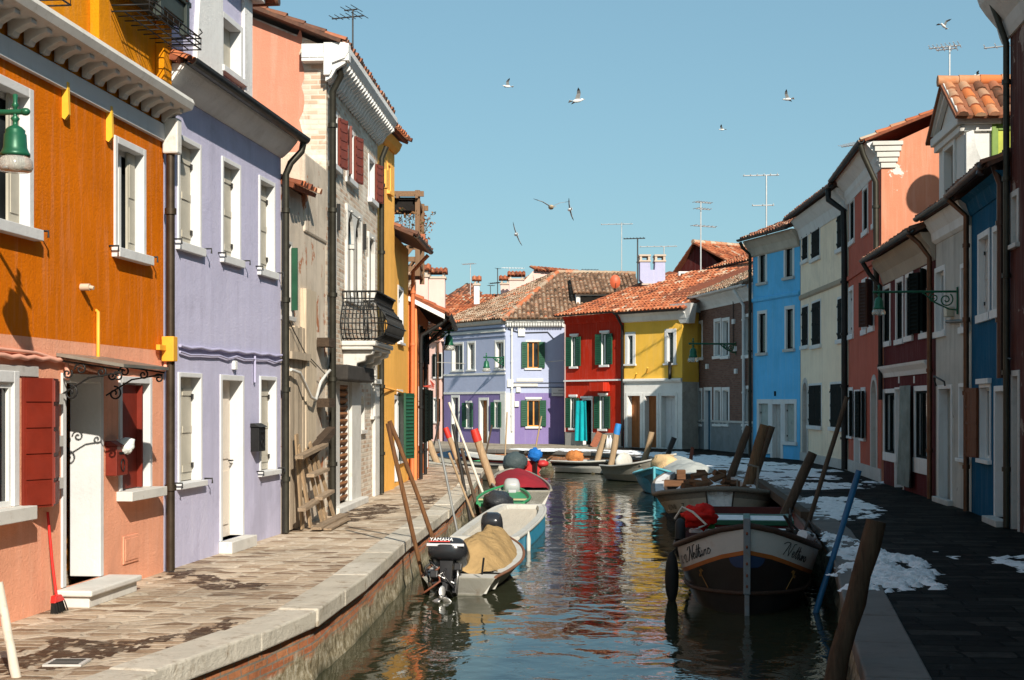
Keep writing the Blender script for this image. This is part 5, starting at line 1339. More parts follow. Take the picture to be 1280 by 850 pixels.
# ---------------------------------------------------------------- sky blue house
A = (8.80, 51.95, 0); B = (9.77, 48.27, 0)
h = House('sky_blue_house', 'bright sky blue three storey house with shuttered white ground floor openings', A, B)
SKYB = plaster('sky blue plaster', (.13, .50, .84), .12, (.3, .6, .78), .5)
for a, b, t, bt in ((947.5, 959, 303, 353), (980, 993, 291, 346), (947, 959, 388, 441), (981, 993.5, 382, 436)):
    h.op(a, b, t, bt, kind='glass', dep=.08, cas=BLACKSH, fr=.12, sur=WHITEP, sill_h=.10, sill_out=.08, sill_mat=GREYST, bars=0)
SHUT = paint('pale roller shutter', (.34, .38, .35), .6)
h.op(946.5, 963, 499, 566, ref=955, kind='closed', dep=.10, fr=.16, sur=WHITEP, sh_mat=SHUT, sill_h=.02)
h.op(963.2, 979, 499, 574, ref=971, kind='door', dep=.14, fr=.18, sur=WHITEP, door_mat=GREYST)
h.op(979.2, 996, 499, 552, ref=987, kind='closed', dep=.10, fr=.16, sur=WHITEP, sh_mat=SHUT, sill_h=.12)
h.wall(SKYB, 0, 7.5, 8)
zc = h.z(h.u(970), 374); h.cornice([(.02, zc), (.06, zc+.04), (.06, zc+.12), (.02, zc+.16)], mat=SKYB, name='string_course')
h.cornice([(.02, 7.25), (.08, 7.3), (.14, 7.55), (.28, 7.75), (.32, 7.85)], -.2, h.W, plaster('stained cornice plaster', (.48, .43, .36), .2, (.25, .2, .16), .6))
h.roof(7.92, .42, 8, .4, T_DK, seed=58); h.gutter(7.9, .5, -.2, h.W, .08, BLACKMET)
h.pipe([(-.02, -.5, 7.8), (-.02, -.4, 7.6), (-.04, -.1, 7.35), (-.04, -.1, .02)], .06, DARKMET)
u = h.u(969); h.box('number_plate', DARKIN, u-.07, u+.07, -.015, -.001, h.z(u, 495), h.z(u, 489))
SBH = h
# =====================================================================  far end of the canal
# ---------------------------------------------------------------- brown brick house
A = (7.9, 60.9, 0); B = (9.2, 53.6, 0)
h = House('brown_brick_house', 'bare brown brick two storey house with white window frames and blue door', A, B)
BRB = brickmat('brown brick', (.16, .075, .055), (.24, .12, .09), (.16, .13, .11), .25, .075, .012)
for a, b, t, bt in ((870.5, 878.5, 401, 447), (892.5, 901.5, 398, 445), (902.5, 912, 397, 445), (929, 940, 392, 444)):
    h.op(a, b, t, bt, kind='glass', dep=.14, fr=.13, sur=WHITEP, sill_h=.12, sill_out=.08)
for a, b, t, bt in ((870.5, 878, 485, 530), (892.5, 901.5, 484, 530), (902.5, 912, 484, 530), (929, 939.5, 482, 530)):
    h.op(a, b, t, bt, kind='glass', dep=.14, fr=.13, sur=WHITEP, sill_h=.10, sill_out=.08)
h.op(880, 890, 484, 562.5, ref=885, kind='door', dep=.14, fr=.14, sur=WHITEP, door_mat=paint('blue door', (.02, .09, .15), .5))
h.wall(BRB, 0, 6.15, 7)
PLN = stone('grey marble plinth', (.20, .22, .23), .25)
h.wall(PLN, 0, 1.15, 0, 'plinth', closed=False, y=-.03); h.box('plinth_cap', GREYST, 0, h.u(880)-.02, -.07, -.0, 1.155, 1.24); h.box('plinth_cap', GREYST, h.u(890)+.02, h.W, -.07, -.0, 1.155, 1.24)
h.cornice([(.03, 5.85), (.06, 5.95), (.2, 6.15), (.36, 6.3), (.36, 6.4)], mat=WHITEP); h.roof(6.45, .42, 7, .42, T_OLD, seed=61); h.gutter(6.42, .5, 0, h.W, .08, WHITEP)
h.pipe([(h.W-1.15, -.5, 6.3), (h.W-1.15, -.1, 5.7), (h.W-1.15, -.08, .1)], .06, WHITEP)
for px, py in ((885, 458), (921, 464), (918, 402), (920, 436)): u = h.u(px); h.box('junction_box', WHITEP, u-.12, u+.12, -.08, -.001, h.z(u, py+3), h.z(u, py-3))
h.cable([(h.u(918), -.05, h.z(h.u(918), 372)), (h.u(918), -.05, h.z(h.u(918), 440))], .02)
BBH = h
# ---------------------------------------------------------------- yellow house
A = (4.90, 62.2, 0); B = (7.16, 59.8, 0)
h = House('yellow_house', 'yellow house with white marble ground floor and three tall doorways', A, B)
YEL = plaster('sunflower yellow plaster', (.78, .45, .065), .09, (.68, .46, .14), .4)
MARB = stone('white marble cladding', (.70, .69, .66), .1, (.4, .33, .25), .45)
for a, b, t, bt in ((781.5, 794.5, 415, 455), (831, 845.5, 411, 454)):
    h.op(a, b, t, bt, kind='closed', dep=.22, fr=.16, sur=WHITEJ, sh_mat=paint('dark grey green blind', (.06, .085, .075), .6), sill_h=.08, sill_out=.08)
for a, b in ((782, 803), (803.5, 823.5), (824, 847)):
    h.op(a, b, 491, 559.5, kind='door', dep=.26, fr=.13, sur=MARB, door_mat=BROWNSH if a < 823 else WHITEJ, sill=False)
zs = h.z(1, 478)
h.wall(YEL, zs, 5.75, 7); h.wall(MARB, 0, zs-.001, 7, 'ground_floor_cladding', y=0)
h.cornice([(.06, zs-.02), (.12, zs+.06), (.12, zs+.14), (.05, zs+.16)], mat=MARB, name='string_course')
h.cornice([(.02, 5.45), (.12, 5.5), (.2, 5.68), (.34, 5.8)], -.05, h.W+.3, WHITEP)
h.pipe([(h.W-.6, -.1, h.z(h.W-.6, 455)), (h.W-.6, -.1, h.z(h.W-.6, 452)), (h.W-.6, -.1, h.z(h.W-.6, 474))], .07, BLACKMET, False, 'wall_lamp')
for px, py in ((796, 470), (810, 463)): u = h.u(px); h.cable([(u-.1, -.01, h.z(u, py+3)), (u+.2, -.25, h.z(u, py-3))], .03, YEL, 'wall_hook')
YH = h
A = (7.17, 59.78, 0); B = (7.92, 60.75, 0)     # canted end
mb = MB()
a2 = YH.W; loc = lambda p: (YH.o.matrix_basis.inverted() @ Vector(p))
bpy.context.view_layer.update()
a = loc((7.165, 59.79, 0)); b_ = loc((7.9, 60.4, 0))
mb.quad((a.x, a.y, zs), (b_.x, b_.y, zs), (b_.x, b_.y, 5.9), (a.x, a.y, 5.9)); YH.part('canted_wall', mb, YEL)
mb = MB(); mb.quad((a.x, a.y-.02, 0), (b_.x, b_.y-.02, 0), (b_.x, b_.y-.02, zs), (a.x, a.y-.02, zs)); YH.part('canted_cladding', mb, stone('stained marble', (.42, .38, .33), .3, (.2, .15, .11), .7))
mb = MB(); mb.prism([(a.x, a.y-.25, 5.78), (b_.x+.1, b_.y-.25, 5.78), (b_.x+.1, b_.y, 6.2), (a.x, a.y, 6.2)], (0, .3, 0)); mb.prism([(a.x-.1, a.y-.02, 5.3), (a.x+.35, a.y-.02, 5.3), (a.x+.75, a.y-.36, 6.1), (a.x-.4, a.y-.36, 6.1)], (0, .4, 0)); YH.part('corner_cornice', mb, WHITEP)
mb = MB(); tiles(mb, (-.1, -.5, 5.9), (YH.W+.45, -.5, 5.9), (-.4, 4.6, 7.75), (YH.W+2.0, 4.6, 8.2), seed=62); YH.part('roof', mb, T_RED)
YH.gutter(5.86, .55, -.1, YH.W+.2, .08, BLACKMET)
YH.pipe([(-.02, -.5, 5.8), (-.02, -.1, 5.3), (-.02, -.1, .05)], .06, BLACKMET)
# ---------------------------------------------------------------- red house
A = (2.47, 65.5, 0); B = (4.88, 62.3, 0)
h = House('red_house', 'red house with dark green shutters and grey base', A, B)
REDP = plaster('red plaster', (.44, .026, .010), .1, (.36, .05, .03), .4)
KW = dict(dep=.09, fr=.045, sur=WHITEP, sill_h=.10, sill_out=.10, lintel=.10, cas=GREENSH)
h.op(714, 722.5, 420, 458, kind='curtain', open_sh=GREENSH, slats='louvre', open_ang=6, sh_k=1.55, **KW); h.op(751.5, 761.5, 416, 456, kind='curtain', open_sh=GREENSH, slats='louvre', open_ang=6, sh_k=1.45, **KW)
h.op(713, 721, 496, 535, kind='curtain', open_sh=GREENSH, slats='louvre', open_ang=6, sh_k=1.5, **KW); h.op(749.5, 759, 494, 536, kind='curtain', open_sh=GREENSH, slats='louvre', open_ang=6, sh_k=1.45, **KW)
h.op(728, 741, 498, 556, kind='door', dep=.15, fr=.08, sur=WHITEP, door_mat=BLACKSH, lintel=.1)
h.wall(REDP, 0, 5.9, 7)
h.wall(stone('grey base cladding', (.28, .27, .25), .2), 0, .62, 0, 'plinth', closed=False, y=-.03)
h.box('string_course', WHITEP, -.05, h.W, -.10, -.001, h.z(1, 476)-.03, h.z(1, 476)+.04)
u = h.u(755); h.box('wall_box', REDP, u-.55, u+.4, -.4, -.001, h.z(u, 489), h.z(u, 478))
h.cornice([(.02, 5.55), (.06, 5.6), (.12, 5.8), (.25, 5.9)], mat=REDP)
mb = MB(); tiles(mb, (-.25, -.5, 5.95), (h.W+.05, -.5, 5.95), (1.4, 5.2, 8.2), (h.W+.1, 4.6, 7.75), seed=63); h.part('roof', mb, T_RED)
h.gutter(5.95, .52, -.1, h.W, .06, BLACKMET)
RH = h
WHITEF = plaster('soft white paint', (.62, .62, .60), .06, (.4, .38, .35), .3)
# ---------------------------------------------------------------- lavender corner house with hipped roof
C = Vector((-.304, 67.5, 0))
A = (-3.45, 72.2, 0)
hl = House('lavender_corner_house', 'two storey blue and lilac corner house with hipped mottled tile roof', A, tuple(C))
LAV = plaster('pale lavender blue plaster', (.37, .41, .56), .06, (.35, .42, .62), .35); PUR = plaster('purple plaster', (.20, .155, .335), .06, (.26, .22, .38), .35)
h = hl; KW = dict(dep=.14, fr=.10, sur=WHITEF, sill_h=.08, sill_out=.06)
for a, b, t, bt in ((564.5, 579.5, 428, 463), (584, 594.5, 426.5, 462), (618.5, 631, 425, 461)): h.op(a, b, t, bt, kind='glass', **KW)
for px in (567.5, 577): pass
h.op(564, 574.5, 494, 560, ref=569, kind='dooropen', dep=.15, fr=.12, sur=WHITEF)
h.op(582, 590, 501, 534, kind='curtain', open_sh=GREENSH, slats='louvre', open_ang=6, sh_k=1.35, **KW); h.op(617.5, 625.5, 500, 534, kind='curtain', open_sh=GREENSH, slats='louvre', open_ang=6, sh_k=1.35, **KW)
h.op(598.5, 611, 497, 558, ref=605, kind='door', dep=.2, fr=.13, sur=WHITEF)
zs = 2.42
h.wall(LAV, zs+.001, 5.9, 8, closed=False); h.wall(PUR, 0, zs, 8, 'ground_floor_wall', closed=False)
h.box('string_course', WHITEF, 0, h.W, -.03, -.001, zs-.03, zs+.08); zz = h.z(1.5, 464); h.box('sill_band', WHITEF, 0, h.W, -.04, -.001, zz-.22, zz-.13)
h.box('corner_strip', WHITEF, h.W-.42, h.W-.003, -.035, -.001, 0, zs-.04)
for k, zz in enumerate((5.15, 5.35, 5.55)): h.box('moulding', LAV if k != 1 else WHITEF, 0, h.W, -.05-.05*k, -.001, zz, zz+.12)
rightB = (2.49, 67.5, 0)
h2 = House('lavender_front', 'x', tuple(C), rightB); COLr = h2.o
h2.o.parent = hl.o; bpy.context.view_layer.update()
h2.o.matrix_parent_inverse = hl.o.matrix_world.inverted()
for key in ('label', 'category'):
    del h2.o[key]
h2.o.name = 'front_wing'
h = h2; PW = paint('orange brown casement', (.62, .25, .05), .5, .2)
h.op(657, 676, 425, 460, kind='glass', open_sh=GREENSH, slats='louvre', open_ang=5, halfopen=None, cas=PW, dep=.12, fr=.09, sur=WHITEF, sill_h=.09, sill_out=.08)
h.op(658, 676, 499, 533, kind='glass', open_sh=GREENSH, slats='louvre', open_ang=5, cas=PW, dep=.12, fr=.05, sur=WHITEF, sill_h=.10, sill_out=.10, lintel=.1)
h.wall(LAV, zs+.001, 5.9, 8, closed=False); h.wall(PUR, 0, zs, 8, 'ground_floor_wall', closed=False)
h.box('corner_strip', WHITEF, .003, .42, -.035, -.001, 0, zs); 
for a, b, t, bt in ((643, 679, 473, 477), (640, 672, 479.5, 483)): h.box('marble_plaque', WHITE, h.u(a)+.1, h.u(b), -.03, -.001, h.z(1, bt), h.z(1, t))
for zz in (h.z(1, 478.5), h.z(1, 484)): h.cable([(.3, -.05, zz), (h.W, -.05, zz)], .015)
h.pipe([(.3, -.08, 5.7), (.3, -.08, .6)], .045, WHITEF)
for px, py, s_ in ((652, 415, .2), (638, 479, .18), (648, 487, .12), (646, 505, .13)): u = h.u(px); h.box('junction_box', WHITEF, u-s_*.8, u+s_*.8, -.1, -.001, h.z(u, py)-s_, h.z(u, py)+s_)
h.cable([(.1, -.05, h.z(1, 411)), (.7, -.05, h.z(1, 416)), (2.0, -.05, h.z(1, 415)), (2.3, -.05, h.z(1, 424))], .02)
h.cornice([(.08, 5.55), (.10, 5.7), (.25, 5.78), (.28, 5.9)], mat=WHITEF)
mb = MB()
for hh, k in ((h2, 22), ):
    for i in range(k): u = .1+i*(hh.W-.2)/(k-1); mb.box(u-.035, u+.035, -.30, -.2, 5.60, 5.74)
h.part('dentils', mb, WHITEF)
h = hl; h.cornice([(.08, 5.68), (.25, 5.78), (.28, 5.9)], mat=GREYST)
# hipped roof in world coordinates relative to the empty
inv = hl.o.matrix_world.inverted(); W_ = lambda x, y, z: inv @ Vector((x, y, z))
zE, zR = 5.95, 9.55
e0, e1, e2 = (-3.85, 72.2, zE), (-.35, 67.1, zE), (6.4, 67.1, zE)
rA, rB = (2.45, 76.3, 8.98), (6.6, 76.3, 8.9)
mb = MB(); tiles(mb, W_(*e0), W_(*e1), W_(2.2, 76.4, 8.95), W_(*rA), w=.2, ln=.34, seed=65)
hl.part('roof', mb, T_OLD)
mb = MB(); tiles(mb, W_(*e1), W_(*e2), W_(*rA), W_(*rB), w=.2, ln=.34, seed=66); ridge(mb, W_(*e1), W_(*rA), .13, 7, .95); ridge(mb, W_(*rA), W_(*rB), .13, 8, .55)
hl.part('roof', mb, T_OLD)
mb = MB(); mb.prism([W_(-.2, 67.9, 5.88), W_(2.3, 67.9, 5.88), W_(2.3, 79, 5.88), W_(-3.2, 79, 5.88), W_(-3.2, 72.6, 5.88)], inv.to_3x3() @ Vector((0, 0, -5.87))); hl.part('rear_wall', mb, LAV)
# dormer on the roof
mb = MB(); tiles(mb, W_(3.0, 69.5, 7.35), W_(5.4, 69.5, 7.35), W_(3.0, 74, 8.6), W_(5.4, 74, 8.6), w=.2, ln=.34, seed=67); dr_ = hl.part('dormer_roof', mb, T_OLD)
mb = MB(); mb.prism([W_(3.15, 69.75, 6.3), W_(5.25, 69.75, 6.3), W_(5.25, 69.75, 7.32), W_(3.15, 69.75, 7.32)], inv.to_3x3() @ Vector((0, 3, 0))); mb.build('dormer', WHITEF, dr_)
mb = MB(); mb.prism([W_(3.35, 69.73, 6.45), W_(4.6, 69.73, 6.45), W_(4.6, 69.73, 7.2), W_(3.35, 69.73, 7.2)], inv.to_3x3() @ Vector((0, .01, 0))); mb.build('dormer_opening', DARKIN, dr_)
# dark blue shaded return between lavender and red: the side of the red house is real wall
# ---------------------------------------------------------------- violet twin chimney, maroon house behind, pink houses, far roofs
def chimney(base, w, hh, wm, label, cat='chimney', cap=True, twin=False, d=None):
    t = empty('chimney', label, cat, base); d = d or w
    mb = MB(); mb.box(-w/2, w/2, -d/2, d/2, -1.2, hh); mb.build('stack', wm, t)
    mb = MB(); mb.box(-w/2-.06, w/2+.06, -d/2-.06, d/2+.06, hh+.001, hh+.1); mb.build('collar', STC, t)
    if cap:
        mb = MB(); mb.box(-w/2+.02, -w/2+.12, -d/2, d/2, hh+.101, hh+.32); mb.box(w/2-.12, w/2-.02, -d/2, d/2, hh+.101, hh+.32)
        mb.build('vent', STC, t)
        mb = MB(); tiles(mb, (-w/2-.12, -d/2-.12, hh+.32), (w/2+.12, -d/2-.12, hh+.32), (-w/2-.12, 0, hh+.55), (w/2+.12, 0, hh+.55), seed=int(w*100)); tiles(mb, (-w/2-.12, d/2+.12, hh+.32), (w/2+.12, d/2+.12, hh+.32), (-w/2-.12, 0, hh+.55), (w/2+.12, 0, hh+.55), seed=5)
        mb.build('cap', T_RED, t)
    return t
STC = stone('chimney stone', (.5, .40, .32), .2)
Y = 66.0; b0 = PT(815, 368, Y)
VCH = plaster('lilac chimney plaster', (.40, .40, .56), .06, (.5, .45, .5), .4)
t = empty('twin_chimney', 'tall lilac chimney tower with two smoking pots side by side', 'chimney', tuple(b0))
k = Y/F
def cz(py): return (368-py)*k
mb = MB(); mb.box(-.42, .40, -.3, .5, -1.5, cz(357)); mb.build('stack', VCH, t)
mb = MB(); mb.box(-.5, .48, -.38, .58, cz(357)+.001, cz(355)); mb.build('collar', STC, t)
mb = MB(); mb.prism([(-.42, -.31, cz(354.9)), (.42, -.31, cz(354.9)), (.58, -.31, cz(350)), (.58, -.31, cz(328)), (.12, -.31, cz(328)), (.10, -.31, cz(338)), (-.10, -.31, cz(338)), (-.12, -.31, cz(328)), (-.58, -.31, cz(328)), (-.58, -.31, cz(350))], (0, .8, 0)); mb.build('flue', VCH, t)
for s_ in (-1, 1):
    mb = MB(); c = s_*.35; mb.box(c-.27, c+.27, -.36, .54, cz(328)+.001, cz(326)); mb.box(c-.24, c-.14, -.33, .5, cz(326)+.001, cz(321)); mb.box(c+.14, c+.24, -.33, .5, cz(326)+.001, cz(321)); mb.box(c-.27, c+.27, -.36, .54, cz(321)+.001, cz(319)); mb.build('pot', STC, t)
# maroon gabled house behind
A = (PT(845, 360, 76).x, 76, 0); B = (PT(905, 360, 73).x, 73, 0)
h = House('maroon_gable_house', 'dark maroon gabled house rising behind the yellow and brick houses', A, B)
MG = plaster('deep maroon plaster', (.10, .018, .016), .15); zt = h.z(1, 347); 
h.wall(MG, 0, zt-.2, 9)
mb = MB(); W = h.W; zp = h.z(0.0, 346); zk = h.z(W*.5, 303)
mb.poly([(-.02, -.01, zp-.9), (W, -.01, zp-.4), (W, -.01, zp+.2), (W*.46, -.01, zk-.1), (-.02, -.01, zp)]); h.part('gable', mb, MG)
mb = MB(); tiles(mb, (W+.9, -.3, zp+.35), (W+.9, 6, zp+.35), (W*.45, -.3, zk), (W*.45, 6, zk), seed=81, w=.24); tiles(mb, (-.3, -.3, zp-.1), (-.3, 6, zp-.1), (W*.45, -.3, zk), (W*.45, 6, zk), seed=82, w=.24); ridge(mb, (W*.45, -.3, zk+.03), (W*.45, 6, zk+.03), .14, 3, .9); h.part('roof', mb, T_RED)
# its lit tile slope seen from the canal
A2 = PT(881, 303, 70); B2 = PT(942, 303, 66)
A = (PT(896, 340, 68.5).x, 68.5, 0); B = (PT(945, 340, 64.5).x, 64.5, 0)
h = House('low_tiled_house', 'pale house with bright orange tile slope behind the brown brick house', A, B)
zt = h.z(0, 336)
h.opening(.5, 1.1, zt-1.0, zt-.3, kind='glass', fr=.08, dep=.1, sur=WHITEP)
h.wall(WHITEP, 0, zt, 6); mb = MB(); tiles(mb, (-.3, -.4, zt), (h.W+.3, -.4, zt), (-.9, 4.2, zt+1.75), (h.W+.3, 4.2, zt+1.75), seed=83, w=.27, ln=.42); ridge(mb, (-.9, 4.2, zt+1.8), (h.W+.3, 4.2, zt+1.8), .14, 4, .9); h.part('roof', mb, T_RED); h.gutter(zt, .45, -.2, h.W, .07, BLACKMET)
# pink houses at the left
PNK = plaster('pale pink plaster', (.70, .46, .41), .07, (.66, .48, .42), .3)
A = (-6.3, 74.3, 0); B = (-3.64, 72.4, 0)
h = House('pale_pink_house', 'pale pink house with black green shutters beyond the coral house', A, B)
for a, b, t, bt in ((519, 523, 441, 471), (543.5, 551, 441, 471), (519, 523, 496, 526), (540.5, 549, 497, 527)): h.op(a, b, t, bt, kind='curtain', dep=.12, fr=.06, sur=WHITEJ, sill_h=.09, sill_out=.08, open_sh=BLACKSH, slats='louvre', open_ang=8)
h.wall(PNK, 0, 5.1, 7); h.roof(5.15, .3, 7, .5, T_RED, seed=91); h.pipe([(h.W-.1, -.1, 5), (h.W-.1, -.08, .1)], .06, COPPER)
A = (-9, 88, 0); B = (-1.2, 86, 0)
h = House('tall_pink_house', 'tall pale pink house with red tile edge behind the lavender house', A, B)
h.wall(PNK, 0, 7.55, 8); 
zt = h.z(4, 378); mb = MB(); tiles(mb, (-1, -.4, 7.75), (h.W, -.4, 7.6), (-1, 3.2, 9.0), (h.W+.5, 3.2, 8.6), seed=92, w=.25); h.part('roof', mb, T_RED)
mb = MB(); tiles(mb, (-1, 3.0, 8.7), (3.6, 3.0, 8.5), (-1, 7, 11.4), (1.2, 7, 11.0), seed=93, w=.25); h.part('upper_roof', mb, T_OLD)
Yp = 80.0
A = (PT(640, 360, Yp).x, Yp, 0); B = (PT(668, 360, Yp+.5).x, Yp+.5, 0)
h = House('pink_gable_house', 'pale pink gable end rising behind the hipped tile roof', A, B)
W = h.W; h.wall(PNK, 0, 7.0, 6)
mb = MB(); z0 = h.z(0, 372); zk = h.z(W, 337); mb.poly([(0, -.01, 7), (W*2.6, -.01, 7), (W*2.6, -.01, zk), (W, -.01, zk), (-.2, -.01, z0)]); h.part('gable', mb, PNK)
mb = MB(); tiles(mb, (W*.95, -.25, zk), (W*3.2, -.25, zk-.15), (W*.95, .6, zk+.25), (W*3.2, .6, zk+.1), seed=94); h.part('roof', mb, T_RED)
# mid roofs on the skyline
for i, (x0, x1, py, pr, Yr, mt, lb) in enumerate(((598, 640, 377, 364, 92, T_RED, 'low orange tiled roof on the skyline left of the pink gable'), (655, 700, 352, 340, 96, T_OLD, 'far mottled roof behind the pink gable'), (562, 600, 372, 350, 94, T_DK, 'brown tiled roof behind the tall pink house'))):
    A = (PT(x0, py, Yr).x, Yr, 0); B = (PT(x1, py, Yr-.5).x, Yr-.5, 0)
    h = House('tiled_roof_house', lb, A, B); ze = h.z(0, py); zr = h.z(0, pr)
    h.wall(PNK, 0, ze, 6); mb = MB(); tiles(mb, (-.3, -.3, ze), (h.W+.3, -.3, ze), (.3 if i == 2 else -.3, 3, zr), (h.W-.6 if i != 2 else 1.0, 3, zr), seed=95+i, w=.25); h.part('roof', mb, mt)
chimney(tuple(PT(546, 372, 72)), .85, (372-349)*72/F, PNK, 'wide pink chimney with tiled cap nearest the coral eaves')
chimney(tuple(PT(528, 356, 60)), .5, (356-347)*60/F, PNK, 'small chimney cap just beside the roof terrace')
chimney(tuple(PT(596, 372, 84)), .32, (372-357)*84/F, WHITEP, 'slim white chimney with a small tile cap')
chimney(tuple(PT(645.5, 364, 86)), .85, (364-351)*86/F, PNK, 'pink chimney with orange tile cap left of the gable')
chimney(tuple(PT(631, 366, 88)), .5, (366-356)*88/F, PNK, 'small arched chimney on the skyline')
chimney(tuple(PT(841, 366, 69)), .45, (366-358)*69/F, STC, 'little tile-capped chimney beside the maroon gable')
# =====================================================================  boats
def cr(vals, t):        # smooth interpolation of (t, a, b, ...) rows
    n = len(vals)
    for i in range(n-1):
        if t <= vals[i+1][0] or i == n-2:
            p0, p1, p2, p3 = vals[max(0, i-1)], vals[i], vals[i+1], vals[min(n-1, i+2)]
            u = (t-p1[0])/(p2[0]-p1[0]); out = []
            for k in range(1, len(p1)):
                m1 = (p2[k]-p0[k])/max(1e-6, p2[0]-p0[0])*(p2[0]-p1[0]); m2 = (p3[k]-p1[k])/max(1e-6, p3[0]-p1[0])*(p2[0]-p1[0])
                out.append((2*u**3-3*u**2+1)*p1[k]+(u**3-2*u**2+u)*m1+(-2*u**3+3*u**2)*p2[k]+(u**3-u**2)*m2)
            return out
class Boat:
    """hull lofted along local +Y (stern at 0); prof rows: (t, half beam, sheer height over the water)"""
    def __init__(s, name, label, stern, bow, prof, mats, rows=((0, 0), (.12, 1)), cat='boat', draft=.22, th=.035, n=26, flare=.14, group='boats moored along the canal', rail=None, inner=None, fullness=.55, rail_w=.035):
        st, bw = Vector((*stern, WATER)), Vector((*bow, WATER)); d = bw-st; s.L = d.length; s.prof = prof
        s.o = empty(name, label, cat, tuple(st), math.atan2(-d.x, d.y), group)
        s.draft, s.rows, s.flare, s.full = draft, rows, flare, fullness
        mb = MB(); mb.smooth = True
        ks = s.offs(0); m = len(ks)
        for sg in (-1, 1):
            base = len(mb.v)
            for i in range(n+1):
                for j in range(m): mb.v.append(tuple(s.P(i/n, j, sg)))
            for i in range(n):
                for j in range(m-1):
                    mb.mi = s.rowmat(j); mb.add([], []); mb.f.append([base+i*m+j, base+i*m+j+1, base+(i+1)*m+j+1, base+(i+1)*m+j]); mb.m.append(mb.mi); mb.t.append(.5); mb.sm.append(True)
        mb.smooth = False
        for t_, in ((0,),):     # transom
            for j in range(m-1): mb.mi = s.rowmat(j); mb.quad(s.P(t_, j, -1), s.P(t_, j+1, -1), s.P(t_, j+1, 1), s.P(t_, j, 1))
        s.hull = mb.build('hull', mats, s.o, weld=True)
        mb = MB(); mb.smooth = True    # inner skin
        for sg in (-1, 1):
            for i in range(n):
                q = []
                for ii in (i, i+1):
                    b, z = cr(prof, ii/n); bi = max(.0, b-th); q.append([Vector((sg*bi, ii/n*s.L, z)), Vector((sg*bi*.82, ii/n*s.L, z*.45)), Vector((sg*bi*.6, ii/n*s.L, .03)), Vector((0, ii/n*s.L, .02))])
                for j in range(3): mb.quad(q[0][j], q[0][j+1], q[1][j+1], q[1][j])
        b, z = cr(prof, 0); mb.quad((-b, th, z), (b, th, z), (b*.6, th, .02), (-b*.6, th, .02)); mb.quad((-b, 0, z), (b, 0, z), (b, th, z), (-b, th, z))
        mb.build('inner_hull', inner or mats[0], s.o)
        mb = MB(); pts = [s.P(i/n, 0, -1)+Vector((0, 0, .01)) for i in range(n+1)]+[s.P(i/n, 0, 1)+Vector((0, 0, .01)) for i in range(n-1 if prof[-1][1] < .1 else n, -1, -1)]
        mb.tube(pts, rail_w, 6); mb.build('gunwale', rail or mats[0], s.o)
    def offs(s, t):
        b, z = cr(s.prof, t); offs = [o for o, _ in s.rows]
        last = offs[-1]; k = 5
        return [z-o for o in offs]+[z-last-(z-last+s.draft)*(i+1)/k for i in range(k)]
    def rowmat(s, j): return s.rows[min(j, len(s.rows)-1)][1]
    def P(s, t, j, sg, out=0.0):
        b, z = cr(s.prof, t); return s.at(t, z-s.offs(t)[j], sg, out)
    def at(s, t, off, sg, out=0.0):
        """point on the outer skin, off metres below the sheer"""
        b, z = cr(s.prof, t); zz = z-off; k = max(0, min(1, (zz+s.draft)/(z+s.draft)))
        w_ = b*(k**s.full)*(1-s.flare*(1-k)) + out
        rake = (1-k)*s.rk*max(0, (t-.6)/.4) if hasattr(s, 'rk') else 0
        return Vector((sg*max(w_, 0.0), t*s.L-rake, zz))
    def part(s, name, mb, mat, **k): return mb.build(name, mat, s.o, **k)
    def cover(s, t0, t1, mat, peak=.3, inset=.02, name='cover', n=44, m=26, seed=0, sag=.05, noise_a=.05, skirt=.06, ridge_pow=1.0, dome=True):
        mb = MB(); mb.smooth = True
        def c(i, j):
            t = t0+(t1-t0)*i/n; b, z = cr(s.prof, t); v = 2*j/m-1
            x = v*(b+inset); e = 1-abs(v)**1.8
            endf = min(1, min(i, n-i)/(n*.22)) if dome else min(1, min(i, n-i)/(n*.1))
            endf = math.sin(endf*math.pi/2)
            hgt = peak*e*endf
            nz = mnoise.fractal(Vector((x*3+seed, t*s.L*2.2, seed)), 1, 2, 4)*noise_a*(e*.8+.3) + (.5-abs(mnoise.noise(Vector((x*4+t*s.L*1.6, t*s.L*.9, seed+2)))))*noise_a*.9*(1-abs(v)*.5)-noise_a*.4
            zz = z+.025+hgt+nz*.9 - (skirt if abs(v) > .999 else 0)
            return (x, t*s.L, zz)
        for i in range(n):
            for j in range(m): mb.quad(c(i, j), c(i+1, j), c(i+1, j+1), c(i, j+1))
        return s.part(name, mb, mat, weld=True)
    def deck(s, t0, t1, dz, mat, name='deck', th=.03, inset=.03, n=14):
        mb = MB()
        pts = []
        for i in range(n+1): t = t0+(t1-t0)*i/n; b, z = cr(s.prof, t); pts.append((max(.001, b-inset), t*s.L, z+dz))
        for (a, b) in zip(pts, pts[1:]): mb.quad((-a[0], a[1], a[2]), (a[0], a[1], a[2]), (b[0], b[1], b[2]), (-b[0], b[1], b[2]))
        p, q = pts[0], pts[-1]
        for e in (p, q): mb.quad((-e[0], e[1], e[2]), (e[0], e[1], e[2]), (e[0]*.8, e[1], max(.03, e[2]-.3)), (-e[0]*.8, e[1], max(.03, e[2]-.3)))
        return s.part(name, mb, mat)
    def thwart(s, t, dz, mat, w=.22):
        b, z = cr(s.prof, t); mb = MB(); mb.box(-b+.04, b-.04, t*s.L-w/2, t*s.L+w/2, z+dz-.03, z+dz); return s.part('thwart', mb, mat, bevel=.006)
def stroke_text(strokes, mapf, r, mb):
    for st in strokes: mb.tube([mapf(*p) for p in st], r, 4)
